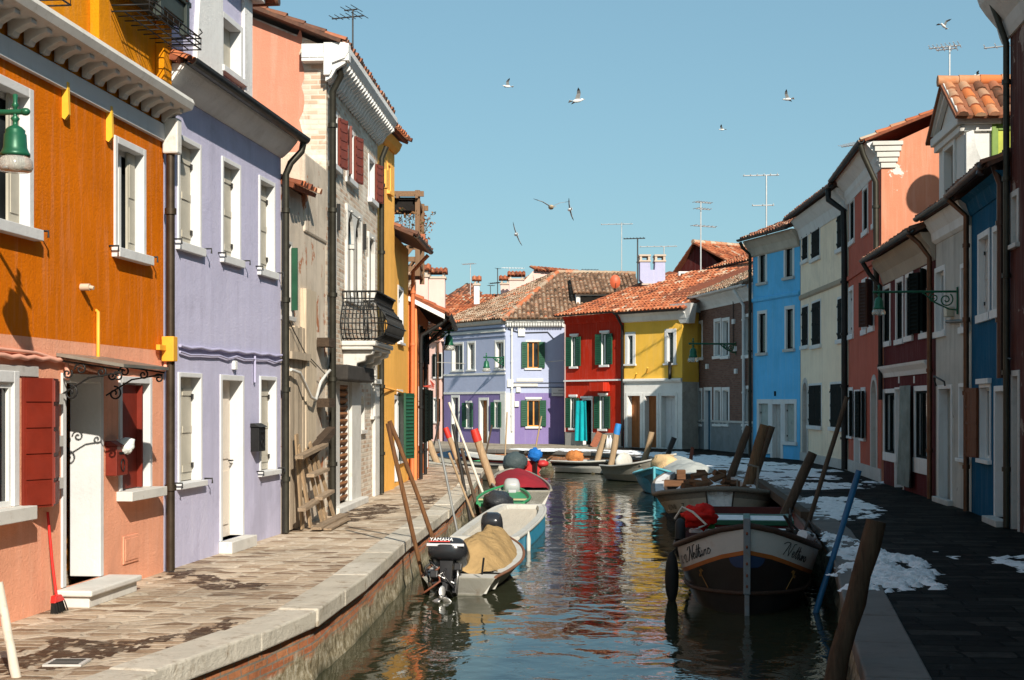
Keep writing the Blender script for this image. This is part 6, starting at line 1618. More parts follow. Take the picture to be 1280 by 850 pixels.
def motor(boat, x, tilt, cowl_mat, size=1.0, label_text=None, name='outboard_motor', band=None, z=None, yaw=0, y=-.04, legm=None, lscale=1.0, cr_=None):
    """outboard motor on the transom; tilt in degrees swings the leg aft and up"""
    b, zs = cr(boat.prof, 0)
    root = bpy.data.objects.new(name, None); COL.objects.link(root); root.parent = boat.o; root.empty_display_size = .2
    root.location = (x, y, (z if z is not None else zs)+.04); root.rotation_euler = (math.radians(-tilt), 0, yaw)
    S = size; mb = MB()
    def cowl(d):
        k = 1.0-.16*max(0, d.z)-.10*max(0, -d.z); return k*(abs(d.x)**4+abs(d.y)**4+abs(d.z)**4)**(-.25)*.97
    mb.ellipsoid((0, -.14*S, .36*S if not cr_ else .28*S), cr_ or (.20*S, .30*S, .21*S), 24, 14, cowl); c = mb.build('cowl', cowl_mat, root)
    if band:
        mb = MB(); mb.ellipsoid((0, -.14*S, .30*S), (.204*S, .304*S, .045*S), 24, 6, lambda d: (abs(d.x)**4+abs(d.y)**4+abs(d.z)**4)**(-.25)*.97); mb.build('cowl_band', band, root)
    lm = legm or ENG
    st0 = 0
    mb = MB(); mb.prism([(-.09*S, -.30*S, .17*S), (.09*S, -.30*S, .17*S), (.07*S, -.22*S, -.25*S), (-.07*S, -.22*S, -.25*S)], (0, .26*S, 0))
    mb.prism([(-.035*S, -.26*S, -.25*S), (.035*S, -.26*S, -.25*S), (.028*S, -.22*S, -.72*S), (-.028*S, -.22*S, -.72*S)], (0, .16*S, 0))
    mb.box(-.09*S, .09*S, -.36*S, -.05*S, -.50*S, -.485*S)
    mb.tube([(0, .02*S, -.66*S), (0, -.10*S, -.66*S), (0, -.30*S, -.66*S), (0, -.36*S, -.66*S)], [.012*S, .055*S, .05*S, .03*S], 10)
    mb.prism([(-.008*S, -.2*S, -.7*S), (.008*S, -.2*S, -.7*S), (.008*S, -.16*S, -.86*S), (-.008*S, -.16*S, -.86*S)], (0, .12*S, 0)); mb.v = [(x_, y_, z_*lscale if z_ < 0 else z_) for x_, y_, z_ in mb.v]; mb.build('leg', lm, root, bevel=.008*S)
    mb = MB()
    for k in range(3):
        a = k*2.094; st = len(mb.v); mb.ellipsoid((0, 0, .085*S), (.05*S, .008*S, .08*S), 10, 6)
        mb.xf(Matrix.Translation((0, -.38*S, -.66*S)) @ Matrix.Rotation(a, 4, 'Y') @ Matrix.Rotation(.6, 4, 'Z'), st)
    mb.lathe([(0, -.03*S), (.035*S, 0), (.03*S, .06*S), (0, .07*S)], (0, 0, 0), 10); 
    st = len(mb.v)-40
    mb.xf(Matrix.Translation((0, -.37*S, -.66*S)) @ Matrix.Rotation(math.pi/2, 4, 'X'), st); mb.v = [(x_, y_, z_+.66*S*(1-lscale)) for x_, y_, z_ in mb.v]; mb.build('propeller', METAL, root)
    mb = MB(); mb.box(-.12*S, -.07*S, -.08*S, .07*S, -.25*S, .08*S); mb.box(.07*S, .12*S, -.08*S, .07*S, -.25*S, .08*S); mb.tube([(-.14*S, -.02, .06*S), (.14*S, -.02, .06*S)], .025*S, 8); mb.tube([(.02, .1*S, .22*S), (.05, .45*S, .26*S)], .02*S, 8); mb.build('clamp', ENG, root, bevel=.005)
    return root
def text_mesh(txt, size, mapf, mat, name, parent, shear=0.0):
    cu = bpy.data.curves.new('t', 'FONT'); cu.body = txt; cu.size = size; cu.shear = shear; cu.resolution_u = 2
    to = bpy.data.objects.new('t', cu); COL.objects.link(to); bpy.context.view_layer.update()
    dg = bpy.context.evaluated_depsgraph_get(); me = bpy.data.meshes.new_from_object(to.evaluated_get(dg))
    bpy.data.objects.remove(to); bpy.data.curves.remove(cu)
    for v in me.vertices: v.co = mapf(v.co.x, v.co.y)
    me.name = name; me.materials.clear(); me.materials.append(mat)
    o = bpy.data.objects.new(name, me); COL.objects.link(o); o.parent = parent; return o

ENG = paint('black engine metal', (.022, .022, .024), .4, .4, .3); METAL = paint('worn aluminium', (.55, .54, .52), .35, .15, .85)
COWLB = paint('black cowl', (.02, .021, .024), .22, .2, 0, .5, .03); COWLG = paint('grey cowl', (.36, .37, .38), .35, .1); BANDG = paint('silver cowl band', (.5, .5, .52), .35, .1)
GRP = stone('old white gelcoat', (.50, .49, .45), .14, (.24, .18, .11), .5, .5); GREYB = stone('grey weathered hull', (.27, .26, .22), .2, (.16, .09, .045), .55, .6)
LIGHTTXT = paint('white lettering', (.75, .75, .75), .5, .03); BLACKTXT = paint('black lettering', (.02, .02, .02), .5, .1)
TAN = clothmat('tan canvas', (.33, .22, .10), .9, .18, .9)

# --- small grey motorboat in front
b1 = Boat('motorboat', 'small grey motorboat with tan canvas cover and black outboard, nearest on the sunny side', (-.70, 18.7), (-.16, 22.4),
          [(0, .49, .24), (.25, .57, .25), (.55, .57, .28), (.8, .41, .36), (1, .04, .46)], [GREYB, stone('rusty brown rail', (.20, .09, .05), .3)], rows=((0, 0), (.2, 0)), inner=GRP, rail=stone('rusty brown rail', (.20, .09, .05), .3), rail_w=.022)
b1.cover(.14, .86, TAN, .36, -.09, seed=3, noise_a=.10, skirt=.02)
b1.deck(.0, .13, -.012, GRP, 'stern_deck')
mb = MB(); n = 20
for sg in (-1, 1):
    for i in range(n):
        q = []
        for t in (.12+.8*i/n, .12+.8*(i+1)/n):
            b, z = cr(b1.prof, t); q += [Vector((sg*(b-.01), t*b1.L, z+.012)), Vector((sg*max(.0, b-.15), t*b1.L, z+.018))]
        mb.quad(q[0], q[1], q[3], q[2])
b1.part('side_deck', mb, GRP)
mt = motor(b1, -.12, 24, COWLB, 1.0, band=None, z=.22, lscale=.62, cr_=(.27, .31, .185))
text_mesh('YAMAHA', .075, lambda x, y: Vector((x-.21, -.432+.30*y, .338+y)), LIGHTTXT, 'cowl_lettering', mt)
mb = MB(); S = 1.18
mb.box(-.245, .245, -.437, -.40, .268, .305); mb.build('cowl_stripe', BANDG, mt, bevel=.004); mb = MB(); mb.box(-.22, .06, -.441, -.42, .325, .338); mb.build('red_stripe', paint('red stripe', (.5, .04, .03), .4), mt)
mb = MB(); R = random.Random(12)
for i in range(9):
    x = R.uniform(-.2, .2); y = R.uniform(-.28, .05); z = R.uniform(-.16, .08); mb.box(x-.05, x+.05, y-.05, y+.05, z-.05, z+.05)
mb.build('engine_block', ENG, mt, bevel=.012)
for i in range(7):
    mb = MB(); a = Vector((R.uniform(-.25, .25), -.28+R.uniform(-.05, .1), R.uniform(-.1, .15))); mb.tube([a, a+Vector((R.uniform(-.1, .1), -.06, -.1)), a+Vector((R.uniform(-.2, .2), .05, R.uniform(-.25, -.1)))], .014, 6); mb.build('hose', [ENG, paint('rust brown hose', (.16, .05, .025), .6), METAL][i % 3], mt)
mb = MB(); mb.tube([(.3, .05, .28), (.33, .02, .5)], .015, 6); mb.tube([(-.36, .2, .3), (-.36, .19, .42)], .02, 6); b1.part('cleat', mb, ENG)
mb = MB(); mb.lathe([(0, -.01), (.07, 0), (.07, .02), (0, .03)], (0, 0, 0), 12); mb.xf(Matrix.Translation((-.33, -.02, .14)) @ Matrix.Rotation(math.pi/2, 4, 'X')); b1.part('transom_plate', mb, METAL)
# --- white flat boat with blue side
BLUEH = paint('bright blue hull', (.03, .26, .42), .45, .2)
b2 = Boat('flat_boat', 'broad flat white boat with turquoise blue sides and open beige deck', (-.45, 23.5), (.22, 29.9),
          [(0, .55, .30), (.3, .60, .30), (.7, .60, .32), (.92, .52, .36), (1, .42, .38)], [GRP, BLUEH], rows=((0, 0), (.045, 1), (.2, 1)), inner=GRP, rail_w=.035, draft=.15, fullness=.0, flare=.0)
DECKM = woodmat('pale deck boards', (.52, .47, .39), 1, .8, .12, .5, False)
b2.deck(.03, .97, -.05, DECKM, inset=.10)
mb = MB(); n = 16
for sg in (-1, 1):
    for i in range(n):
        q = []
        for t in (i/n, (i+1)/n):
            b, z = cr(b2.prof, t); q += [Vector((sg*b, t*b2.L, z+.03)), Vector((sg*(b-.13), t*b2.L, z+.03)), Vector((sg*(b-.14), t*b2.L, z-.06))]
        mb.quad(q[0], q[1], q[4], q[3]); mb.quad(q[1], q[2], q[5], q[4])
b, z = cr(b2.prof, 0); mb.box(-b, b, -.01, .16, z-.06, z+.032); b, z = cr(b2.prof, 1); mb.box(-b, b, b2.L-.14, b2.L+.02, z-.06, z+.034)
b2.part('side_deck', mb, GRP)
motor(b2, .10, 62, COWLB, .95, z=.14)
mb = MB(); p = b2.at(.16, 0, 1, .05); mb.tube([p+Vector((0, 0, .03)), p-Vector((0, 0, .1)), p-Vector((0, 0, .33))], [.012, .04, .035], 8); b2.part('fender', mb, GRP)
# --- green skiff with covered motor
GRNH = paint('green boat paint', (.03, .24, .09), .5, .2)
b3 = Boat('skiff', 'green topped skiff with black sheeted motor behind the flat white boat', (-.25, 30.9), (-.1, 35.2), [(0, .5, .36), (.4, .6, .36), (.8, .42, .42), (1, .05, .5)], [GRNH, GREYB], rows=((0, 0), (.07, 1), (.25, 1)), rail=GRNH, inner=GREYB)
b3.deck(.05, .95, -.04, GRNH, inset=.05); b3.thwart(.3, .02, woodmat('pale thwart', (.5, .42, .25), 0, .8, .2))
mb = MB(); mb.ellipsoid((-.05, -.1, .40), (.33, .5, .24), 20, 12, lambda d: 1+.22*mnoise.noise(d*2.5)); b3.part('motor_cover', mb, clothmat('black plastic sheet', (.03, .033, .038), .35, .3, .9))
# --- boat with dark red cover
REDC = clothmat('dark red boat cover', (.26, .018, .028), .85, .15, .3)
b4 = Boat('motorboat', 'grey motorboat with dark red cover and tilted grey outboard', (.33, 34.5), (.02, 41.4), [(0, .62, .42), (.3, .72, .42), (.65, .68, .46), (.88, .42, .56), (1, .05, .62)], [GREYB, GREYB], rows=((0, 0), (.3, 0)), inner=GRP, rail=GREYB)
b4.cover(.14, .84, REDC, .24, -.05, seed=8, noise_a=.02); b4.deck(.0, .12, -.04, GRP, 'stern_deck'); b4.deck(.84, .985, .0, GRP, 'bow_deck')
motor(b4, -.33, 55, COWLG, 1.05, legm=COWLG, z=.05)
# --- boats at the bend
b5 = Boat('motorboat', 'old cream motorboat crosswise at the bend with dark grey sheeted motor', (-.05, 46.6), (-3.3, 49.4), [(0, .6, .5), (.3, .75, .5), (.7, .66, .58), (1, .04, .8)], [stone('cream boat hull', (.5, .47, .4), .15, (.2, .15, .1), .5), GREYB], rows=((0, 0), (.3, 0)), inner=GREYB, rail=paint('black rail', (.03, .03, .03)))
mb = MB(); mb.ellipsoid((0, -.2, .62), (.42, .38, .34), 20, 12, lambda d: 1+.15*mnoise.noise(d*2.2)); b5.part('motor_cover', mb, clothmat('dark grey sheet', (.055, .075, .08), .5, .2, .8)); b5.thwart(.4, -.05, GREYB)
b5b = Boat('skiff', 'low green skiff beyond the quay end', (-2.75, 51.4), (-.9, 51.0), [(0, .4, .40), (.5, .55, .40), (1, .05, .5)], [GRNH, GRNH], inner=GRNH)
b6 = Boat('motorboat', 'white motorboat with bright blue motor cover and red transom at the bend', (.75, 52.2), (-2.0, 55.8), [(0, .6, .45), (.4, .75, .45), (.8, .5, .55), (1, .05, .65)], [GRP, paint('red boat paint', (.45, .03, .03), .5)], rows=((0, 1), (.2, 1)), inner=GRP, rail=GRP)
b6.deck(.2, .95, .0, GRP)
mb = MB(); mb.ellipsoid((0, -.15, .66), (.23, .30, .25), 18, 12, lambda d: 1+.3*mnoise.noise(d*2.2)); b6.part('motor_cover', mb, clothmat('bright blue sheet', (.015, .13, .42), .6, .15, .8)); mb = MB(); mb.prism([(-.05, -.25, .6), (.05, -.25, .6), (.03, -.25, .0), (-.03, -.25, .0)], (0, .2, 0)); b6.part('motor_leg', mb, ENG)
for x in (-.5, .45): mb = MB(); mb.ellipsoid((x, -.05, .32), (.24, .2, .13), 12, 8); b6.part('fender', mb, paint('red boat paint', (.45, .03, .03), .5))
DKBL = paint('dark blue boat paint', (.015, .04, .075), .5, .2)
b7 = Boat('rowing_boat', 'dark blue boat under tilted pale motor near the pink house', (-3.2, 51.6), (-1.9, 56.3), [(0, .6, .5), (.5, .75, .5), (1, .08, .75)], [DKBL, DKBL], inner=DKBL); motor(b7, -.1, 70, GRP, 1.3)
b8 = Boat('flat_boat', 'black sided flat boat with white deck and orange bundle', (1.75, 52.8), (4.0, 51.0), [(0, .55, .42), (.5, .65, .42), (1, .35, .5)], [GRP, paint('black boat paint', (.016, .016, .017), .45)], rows=((0, 0), (.05, 1), (.2, 1)), inner=GRP); b8.deck(.03, .97, .0, SNOW, inset=.06)
t = MB(); R = random.Random(4); t.ellipsoid((0, 0, 0), (.32, .28, .22), 18, 12, lambda d: 1+.5*mnoise.noise(d*3.1)); o = t.build('tarpaulin_bundle', clothmat('orange brown tarpaulin', (.42, .16, .05), .7, .3, .9)); o.location = (2.3, 52.3, WATER+.58); tag(o, 'crumpled orange brown tarpaulin bundle on the black sided flat boat', 'tarpaulin')
b9 = Boat('motorboat', 'grey white open boat with dark waterline moored before the yellow house', (3.4, 47.4), (5.15, 45.0), [(0, .62, .48), (.3, .76, .50), (.7, .62, .66), (1, .05, .92)], [GREYB, paint('dark green hull paint', (.02, .05, .045), .5)], rows=((0, 0), (.10, 0), (.28, 1)), inner=GREYB, rail=GRP)
mb = MB(); mb.ellipsoid((0, .5, .6), (.36, .14, .32), 18, 10); b9.part('white_dinghy_shell', mb, GRP); b9.thwart(.35, -.05, GREYB); b9.thwart(.65, -.05, GREYB)
TEAL = paint('teal blue boat paint', (.02, .20, .30), .45, .25)
b10 = Boat('rowing_boat', 'teal blue boat with pointed bow facing the camera beside the grey barge', (4.55, 44.3), (3.95, 39.5), [(0, .5, .46), (.45, .68, .46), (.8, .5, .56), (1, .03, .74)], [TEAL, paint('dark teal hull', (.012, .07, .09), .5)], rows=((0, 0), (.14, 1), (.3, 1)), inner=TEAL, rail=paint('light blue rail', (.12, .42, .5), .5), flare=.3)
mb = MB(); mb.tube([(0, b10.L+.02, .78), (0, b10.L-.02, .3), (0, b10.L-.12, -.1)], .04, 8); b10.part('stem', mb, paint('light blue rail', (.12, .42, .5), .5))
mb = MB(); mb.ellipsoid((0, 0, 0), (.42, .36, .3), 16, 10, lambda d: 1+.3*mnoise.noise(d*3)); o = mb.build('sack', clothmat('tan sack cloth', (.5, .36, .2), .9, .2, .8)); o.location = (4.55, 42.4, WATER+.72); tag(o, 'round tan sack on the teal blue boat', 'sack')
PALEC = clothmat('pale boat cover', (.42, .44, .42), .75, .1, .4)
b11 = Boat('motorboat', 'boat under smooth pale grey cover between the teal boat and the snowy quay', (5.15, 38.6), (5.05, 45.2), [(0, .6, .55), (.4, .7, .55), (.8, .5, .62), (1, .05, .7)], [GREYB, GREYB], inner=GREYB); b11.cover(.0, .97, PALEC, .30, .03, seed=5, noise_a=.03, skirt=.2)

# --- grey barge with firewood
BAR = woodmat('grey barge timber', (.20, .17, .14), 1, .75, .3, 1, False); BARL = stone('pale weathered hull board', (.42, .36, .29), .2, (.2, .13, .08), .5)
b12 = Boat('barge', 'broad grey timber barge loaded with snow dusted brown firewood', (5.0, 38.6), (4.18, 28.6), [(0, .8, .62), (.25, 1.15, .55), (.6, 1.25, .50), (.82, 1.24, .58), (.93, 1.08, .68), (.98, .72, .75), (1, .3, .80)], [BAR, BARL, paint('dark bilge', (.03, .025, .02), .6)],
           rows=((0, 0), (.13, 0), (.16, 1), (.40, 2), (.55, 2)), inner=paint('dark inner barge', (.07, .05, .04), .7), rail=BAR, rail_w=.06, fullness=.22, n=44)
b12.deck(.90, .992, -.02, SNOW, 'bow_deck')
mb = MB(); n = 40
for sg in (-1, 1):
    for i in range(n):
        q = []
        for t in (i/n, (i+1)/n):
            b, z = cr(b12.prof, t); q += [Vector((sg*b, t*b12.L, z+.055)), Vector((sg*max(0, b-.24), t*b12.L, z+.055)), Vector((sg*max(0, b-.24), t*b12.L, z-.1))]
        mb.quad(q[0], q[1], q[4], q[3]); mb.quad(q[1], q[2], q[5], q[4])
b12.part('side_deck', mb, stone('snowy grey side deck', (.72, .72, .72), .3, (.10, .08, .07), .9))
FW = woodmat('split firewood', (.17, .085, .045), 0, .9, .5)
t_ = empty('firewood_pile', 'heap of dark brown split logs dusted with snow in the grey barge', 'firewood', tuple(b12.o.location), b12.o.rotation_euler.z)
R = random.Random(6)
GR = bpy.data.meshes
def logmesh(i):
    mb = MB(); mb.tint = R.uniform(.1, .9); a = R.uniform(.05, .08); l = R.uniform(.13, .22); k = 5
    pts = [(0, math.cos(q*6.283/k+R.uniform(-.2, .2))*a, math.sin(q*6.283/k+R.uniform(-.2, .2))*a) for q in range(k)]
    mb.prism([(-l, y, z) for _, y, z in pts], (2*l, 0, 0)); return mb
for i in range(100):
    u = R.random(); y = 4.4+4.3*u; x = R.gauss(-.1, .5); x = max(-.95, min(.95, x))
    hgt = .40+.58*math.exp(-(x/.6)**2)*(1-abs((y-6.2)/3.2)**2*.8)
    z = R.uniform(hgt*.55, hgt)+.05
    o = logmesh(i).build('log', FW, t_); o.location = (x, y, z); o.rotation_euler = (R.uniform(-.4, .4), R.uniform(-.35, .35), R.uniform(-.9, .9)+(1.57 if R.random() < .25 else 0))
mb = MB(); mb.smooth = True
def hz(x, y): return .22+.58*math.exp(-(x/.6)**2)*(1-abs((y-6.2)/3.2)**2*.8)+.14*mnoise.noise(Vector((x*4, y*4, 1)))+.02
for i in range(24):
    for j in range(50):
        xs, ys = [-1+2*i/24, -1+2*(i+1)/24], [4.0+5*j/50, 4.0+5*(j+1)/50]
        mb.quad(*[(x, y, hz(x, y)+.04) for x, y in ((xs[0], ys[0]), (xs[1], ys[0]), (xs[1], ys[1]), (xs[0], ys[1]))])
sn = mb.build('snow', SNOW, t_, weld=True)
for (x0, x1) in ((-.62, -.42), (-.1, .12), (.40, .62)):     # three dark blocks at its far end
    mb = MB(); mb.tint = .1; mb.box(x0, x1, 2.6, 2.9, .62, .86); b12.part('timber_block', mb, FW, bevel=.01)
mb = MB(); mb.tint = .3; mb.box(-1.0, 1.0, 2.5, 3.0, .45, .6); b12.part('cross_beam', mb, FW, bevel=.01)
mb = MB(); mb.tube([(-.95, 7.6, .55), (-.98, 7.6, 1.15), (-.75, 7.6, 1.2)], .03, 6); mb.tube([(-.5, 8.0, .5), (-.5, 8.0, .9)], .02, 6); b12.part('rail_post', mb, BAR)

# --- the big dark work boat with painted bow
BLK = paint('black tarred hull', (.014, .013, .013), .35, .4); WBAND = stone('white painted bow band', (.50, .49, .46), .1, (.30, .14, .06), .4, .6); ORL = paint('orange brown line', (.34, .10, .02), .5, .2)
b13 = Boat('work_boat', 'large black work boat with white lettered bow band facing the camera in the shade', (4.15, 25.2), (2.80, 16.95),
           [(0, .75, .70), (.3, .9, .62), (.6, .93, .62), (.8, .93, .66), (.9, .82, .76), (.955, .60, .88), (.985, .30, 1.0), (1, .03, 1.06)], [WBAND, ORL, BLK, paint('red brown antifouling', (.05, .02, .015), .5)],
           rows=((0, 0), (.14, 0), (.285, 1), (.335, 2), (.42, 2)), inner=paint('dark red inner hull', (.10, .015, .012), .6), rail=woodmat('dark brown rail wood', (.07, .04, .028), 1, .6, .3), rail_w=.04, fullness=.2, flare=.10, n=60, draft=.3)
b13.deck(.80, .985, -.06, paint('dark red deck', (.09, .014, .012), .6), 'fore_deck', inset=.05)
L13 = b13.L
mb = MB(); mb.box(-.042, .042, L13-.05, L13+.045, .25, 1.16); mb.box(-.03, .03, L13-.08, L13+.03, -.3, .25); b13.part('stem', mb, stone('pale blue grey stem', (.19, .22, .24), .25, (.2, .1, .05), .6), bevel=.012)
mb = MB()
for zz in (.98, .82, .62, .48, .35): mb.ellipsoid((0, L13+.05, zz), (.014, .01, .02), 8, 6)
b13.part('stem_bolts', mb, paint('rust', (.2, .06, .03), .7))
for sg in (-1, 1):      # scalloped white capping beside the stem, blue half moon, rubbing strake
    mb = MB(); R = 26
    mb.smooth = True
    for i in range(10):
        for j in range(6):
            def q(i, j):
                off = .345+.15*j/6; lim = math.sqrt(max(0, 1-(j/6)**2)); t = 1-.010*(i/10)*lim; return b13.at(t, off, sg, .008)
            mb.quad(q(i, j), q(i+1, j), q(i+1, j+1), q(i, j+1))
    b13.part('blue_half_moon', mb, paint('blue half moon', (.012, .035, .09), .5))
    mb = MB(); mb.tube([b13.at(.45+.55*i/40, cr(b13.prof, .45+.55*i/40)[1]-.20-.06*(i/40)**3, sg, .015) for i in range(41)], .028, 6); b13.part('rubbing_strake', mb, woodmat('dark brown rail wood', (.07, .04, .028), 1, .6, .3))
# script name on both sides of the bow: NETTUNO-like cursive strokes
SCR = [[(0, 0), (.12, .25), (.24, .75), (.3, 1.0), (.34, .8), (.36, .4), (.42, .02), (.55, .5), (.66, 1.0), (.80, 1.05)], [(-.1, .8), (.05, 1.0), (.3, 1.0)],
       [(.62, .2), (.74, .3), (.78, .45), (.7, .5), (.62, .3), (.68, .05), (.80, .05), (.9, .2)], [(.9, .2), (1.05, .95), (.97, .1), (1.05, .02), (1.12, .2)], [(1.12, .2), (1.27, .95), (1.19, .1), (1.27, .02), (1.34, .2)], [(.95, .62), (1.36, .66)],
       [(1.36, .45), (1.36, .1), (1.44, .02), (1.55, .2), (1.57, .45), (1.56, .1), (1.62, .03)], [(1.68, .45), (1.68, .02), (1.76, .38), (1.86, .45), (1.88, .1), (1.94, .03)], [(2.06, .45), (1.97, .3), (2.0, .05), (2.1, .03), (2.18, .25), (2.1, .45), (2.0, .44)]]
def arc_t(sg, d):       # station a given distance aft of the stem along the skin
    t = 1.0; acc = 0; p = b13.at(t, .2, sg)
    while acc < d:
        t -= .002; q = b13.at(t, .2, sg); acc += (q-p).length; p = q
    return t
for sg, d0, dirn in ((1, 1.0, -1), (-1, .46, 1)):
    def mp(x, y):
        d = d0+dirn*x*.235+dirn*.04*y; return b13.at(arc_t(sg, max(0, d)), .235-.165*y, sg, .004)
    mb = MB(); stroke_text(SCR, mp, .0055, mb); b13.part('bow_name', mb, BLACKTXT)
# name board of the barge (its side towards the open water)
bt = lambda d: 1-d/b12.L
def barge_pt(x, y):
    t = 1.0; acc = 0; p = b12.at(t, .28, 1)
    while acc < 1.25-x:
        t -= .0015; q = b12.at(t, .28, 1); acc += (q-p).length; p = q
    return b12.at(t, .34-y, 1, .006)
text_mesh('VL3W01 - 7', .15, barge_pt, BLACKTXT, 'hull_lettering', b12.o)
def reg_pt(x, y):
    return b13.at(arc_t(1, 1.42-x), .24-y, 1, .004)
text_mesh('IG.M2', .15, reg_pt, BLACKTXT, 'hull_lettering', b13.o)

# ---- cabin, hatches and gear of the work boat (local: +Y towards the bow)
GRC = paint('green cabin paint', (.012, .085, .045), .45, .2); RDC = paint('dark red cabin paint', (.16, .014, .014), .5, .2)
def bl(px, py, Y): return b13.o.matrix_basis.inverted() @ PT(px, py, Y)
bpy.context.view_layer.update()
yc = L13-3.3; w_ = .60
mb = MB(); mb.box(-w_-.02, w_+.02, yc-1.6, yc, .40, .80); cb = b13.part('cabin', mb, RDC, bevel=.01)
zt = .80
mb = MB()
for (x0, x1) in ((-w_-.06, -w_+.04), (-.05, .05), (w_-.04, w_+.06)): mb.box(x0, x1, yc-1.2, yc+.06, zt+.001, zt+.075)
for (y0, y1) in ((yc-1.2, yc-1.08), (yc-.06, yc+.06)):
    for (x0, x1) in ((-w_+.0405, -.0505), (.0505, w_-.0405)): mb.box(x0, x1, y0, y1, zt+.001, zt+.07)
mb.build('skylight_frame', GRC, cb, bevel=.008)
mb = MB(); mb.box(-w_+.041, -.051, yc-1.079, yc-.061, zt+.002, zt+.055); mb.box(.051, w_-.041, yc-1.079, yc-.061, zt+.002, zt+.06); mb.build('skylight_snow', SNOW, cb)
mb = MB(); mb.prism([(-w_-.1, yc+.22, .70), (0, yc+.22, .78), (w_+.1, yc+.22, .70), (w_+.1, yc+.22, .735), (0, yc+.22, .815), (-w_-.1, yc+.22, .735)], (0, -.16, 0)); mb.build('hatch_edge', GRC, cb)
mb = MB(); mb.box(-.56, .56, yc+.03, yc+.2, .4, .70); b13.part('hatch', mb, RDC, bevel=.01)
mb = MB(); mb.prism([(-.72, L13-2.6, .76), (-.35, L13-2.5, .78), (-.4, L13-1.9, .80), (-.76, L13-2.2, .78)], (0, 0, .05)); mb.prism([(.35, L13-2.6, .76), (.72, L13-2.6, .76), (.76, L13-1.9, .80), (.42, L13-1.9, .80)], (0, 0, .06)); b13.part('deck_snow', mb, SNOW, bevel=.02)
def tyre(name, lab, loc, R_, r, rot, mat, cat):
    mb = MB(); mb.tube([(R_*math.cos(a), R_*math.sin(a), 0) for a in [i*2*math.pi/20 for i in range(21)]], r, 8, False)
    o = mb.build(name, mat); o.matrix_world = rot; o.location = loc; return tag(o, lab, cat)
RUB = paint('black rubber', (.013, .013, .013), .7, .3)
mb = MB(); p = b13.at(.86, .1, 1, .09); mb.ellipsoid(p-Vector((0, 0, .32)), (.09, .10, .34), 12, 10); mb.tube([p, p+Vector((-.12, 0, .12))], .012, 5); b13.part('fender', mb, RUB)
mb = MB(); c = b13.at(.83, -.1, 1, -.06); mb.tube([c+Vector((0, .2*math.cos(a), .2*math.sin(a))) for a in [i*2*math.pi/16 for i in range(17)]], .06, 8, False); b13.part('tyre_fender', mb, RUB)
REDF = clothmat('bright red flag cloth', (.62, .02, .015), .7, .15, .5)
mb = MB(); c = Vector((.78, L13-1.9, .9))
mb.ellipsoid(c+Vector((-.16, .02, .12)), (.20, .17, .15), 22, 16, lambda d: 1+.55*mnoise.noise(d*2.4+Vector((3, 1, 0)))+.2*mnoise.noise(d*7)); b13.part('red_jacket', mb, REDF)
mb = MB(); mb.box(.42, .58, L13-2.15, L13-2.0, .74, 1.08); b13.part('green_can', mb, paint('bright green can', (.02, .26, .05), .5), bevel=.02)
mb = MB(); c = Vector((.72, L13-1.85, 1.0)); mb.tube([c+Vector((.22, .1, .0)), c+Vector((.12, .14, .16)), c+Vector((-.02, .2, .1)), c+Vector((-.2, .25, -.06)), c+Vector((-.1, .3, -.1))], .016, 6); b13.part('rope', mb, paint('white rope', (.6, .56, .48), .8))
mb = MB(); R = random.Random(3)
for i in range(7):
    a = Vector((-.5-R.random()*.25, L13-2.8+R.random()*1.4, .72+R.random()*.1)); mb.tube([a, a+Vector((R.uniform(-.2, .2), R.uniform(-.3, .3), R.uniform(.1, .3))), a+Vector((R.uniform(-.3, .1), R.uniform(-.5, .5), .05))], .018, 5)
b13.part('coiled_ropes', mb, paint('dark rope', (.05, .045, .04), .9))
mb = MB(); mb.tube([(-.86, L13-2.4, .72), (-.7, L13-1.4, .84)], .07, 8); b13.part('rolled_snow_canvas', mb, SNOW)
for sg in (-1, 1):    # painted golden trident on each bow
    def mp(x, y): return b13.at(arc_t(sg, .62+x*.25), .62-y*.25, sg, .004)
    mb = MB(); stroke_text([[(0, 0), (.45, .75)], [(.25, .95), (.42, .72), (.62, .66)], [(.38, 1.0), (.48, .8)], [(.28, .95), (.24, .85)], [(.52, .98), (.46, .76)], [(.64, .80), (.6, .66)]], mp, .006, mb)
    b13.part('painted_trident', mb, paint('faded gold paint', (.28, .13, .03), .6))

# =====================================================================  mooring posts and poles
def pl_x(pl, Y):
    for a, b in zip(pl, pl[1:]):
        if a[1] <= Y <= b[1]: return a[0]+(b[0]-a[0])*(Y-a[1])/(b[1]-a[1])
    return pl[-1][0]
def solveY(px, pl, off):
    best = None
    for i in range(900):
        Y = 9+i*.04
        if Y > 41: break
        e = abs((px-CX)*Y/F-(pl_x(pl, Y)+off))
        if best is None or e < best[0]: best = (e, Y)
    return best[1]
OAK = woodmat('weathered mooring wood', (.17, .10, .055), 2, .85, .5); OAKL = woodmat('pale mooring wood', (.40, .28, .17), 2, .85, .35); OAKM = woodmat('reddish knotted pole', (.15, .07, .03), 2, .85, .6); OAKR = woodmat('dark rough mooring wood', (.085, .052, .032), 2, .8, .7, .8); OAKD = woodmat('dark wet mooring wood', (.10, .07, .048), 2, .75, .5)
GRYP = paint('grey metal pole', (.33, .34, .34), .4, .15, .5); BLKP = paint('black pole', (.022, .02, .019), .5); WHP = paint('white washed pole', (.58, .54, .47), .6, .15)
REDT = paint('red post top', (.50, .03, .02), .5, .2); BLUP = paint('blue pole paint', (.012, .11, .24), .45, .25); BLUT = paint('blue post top', (.03, .22, .55), .5)
for m_ in (OAK, OAKL, OAKD, OAKM, OAKR): wetband(m_, .28, .14)
for m_ in (GREYB, BARL, BLUEH, BLK): wetband(m_, .035, .03)
PG = 'mooring posts along the canal'
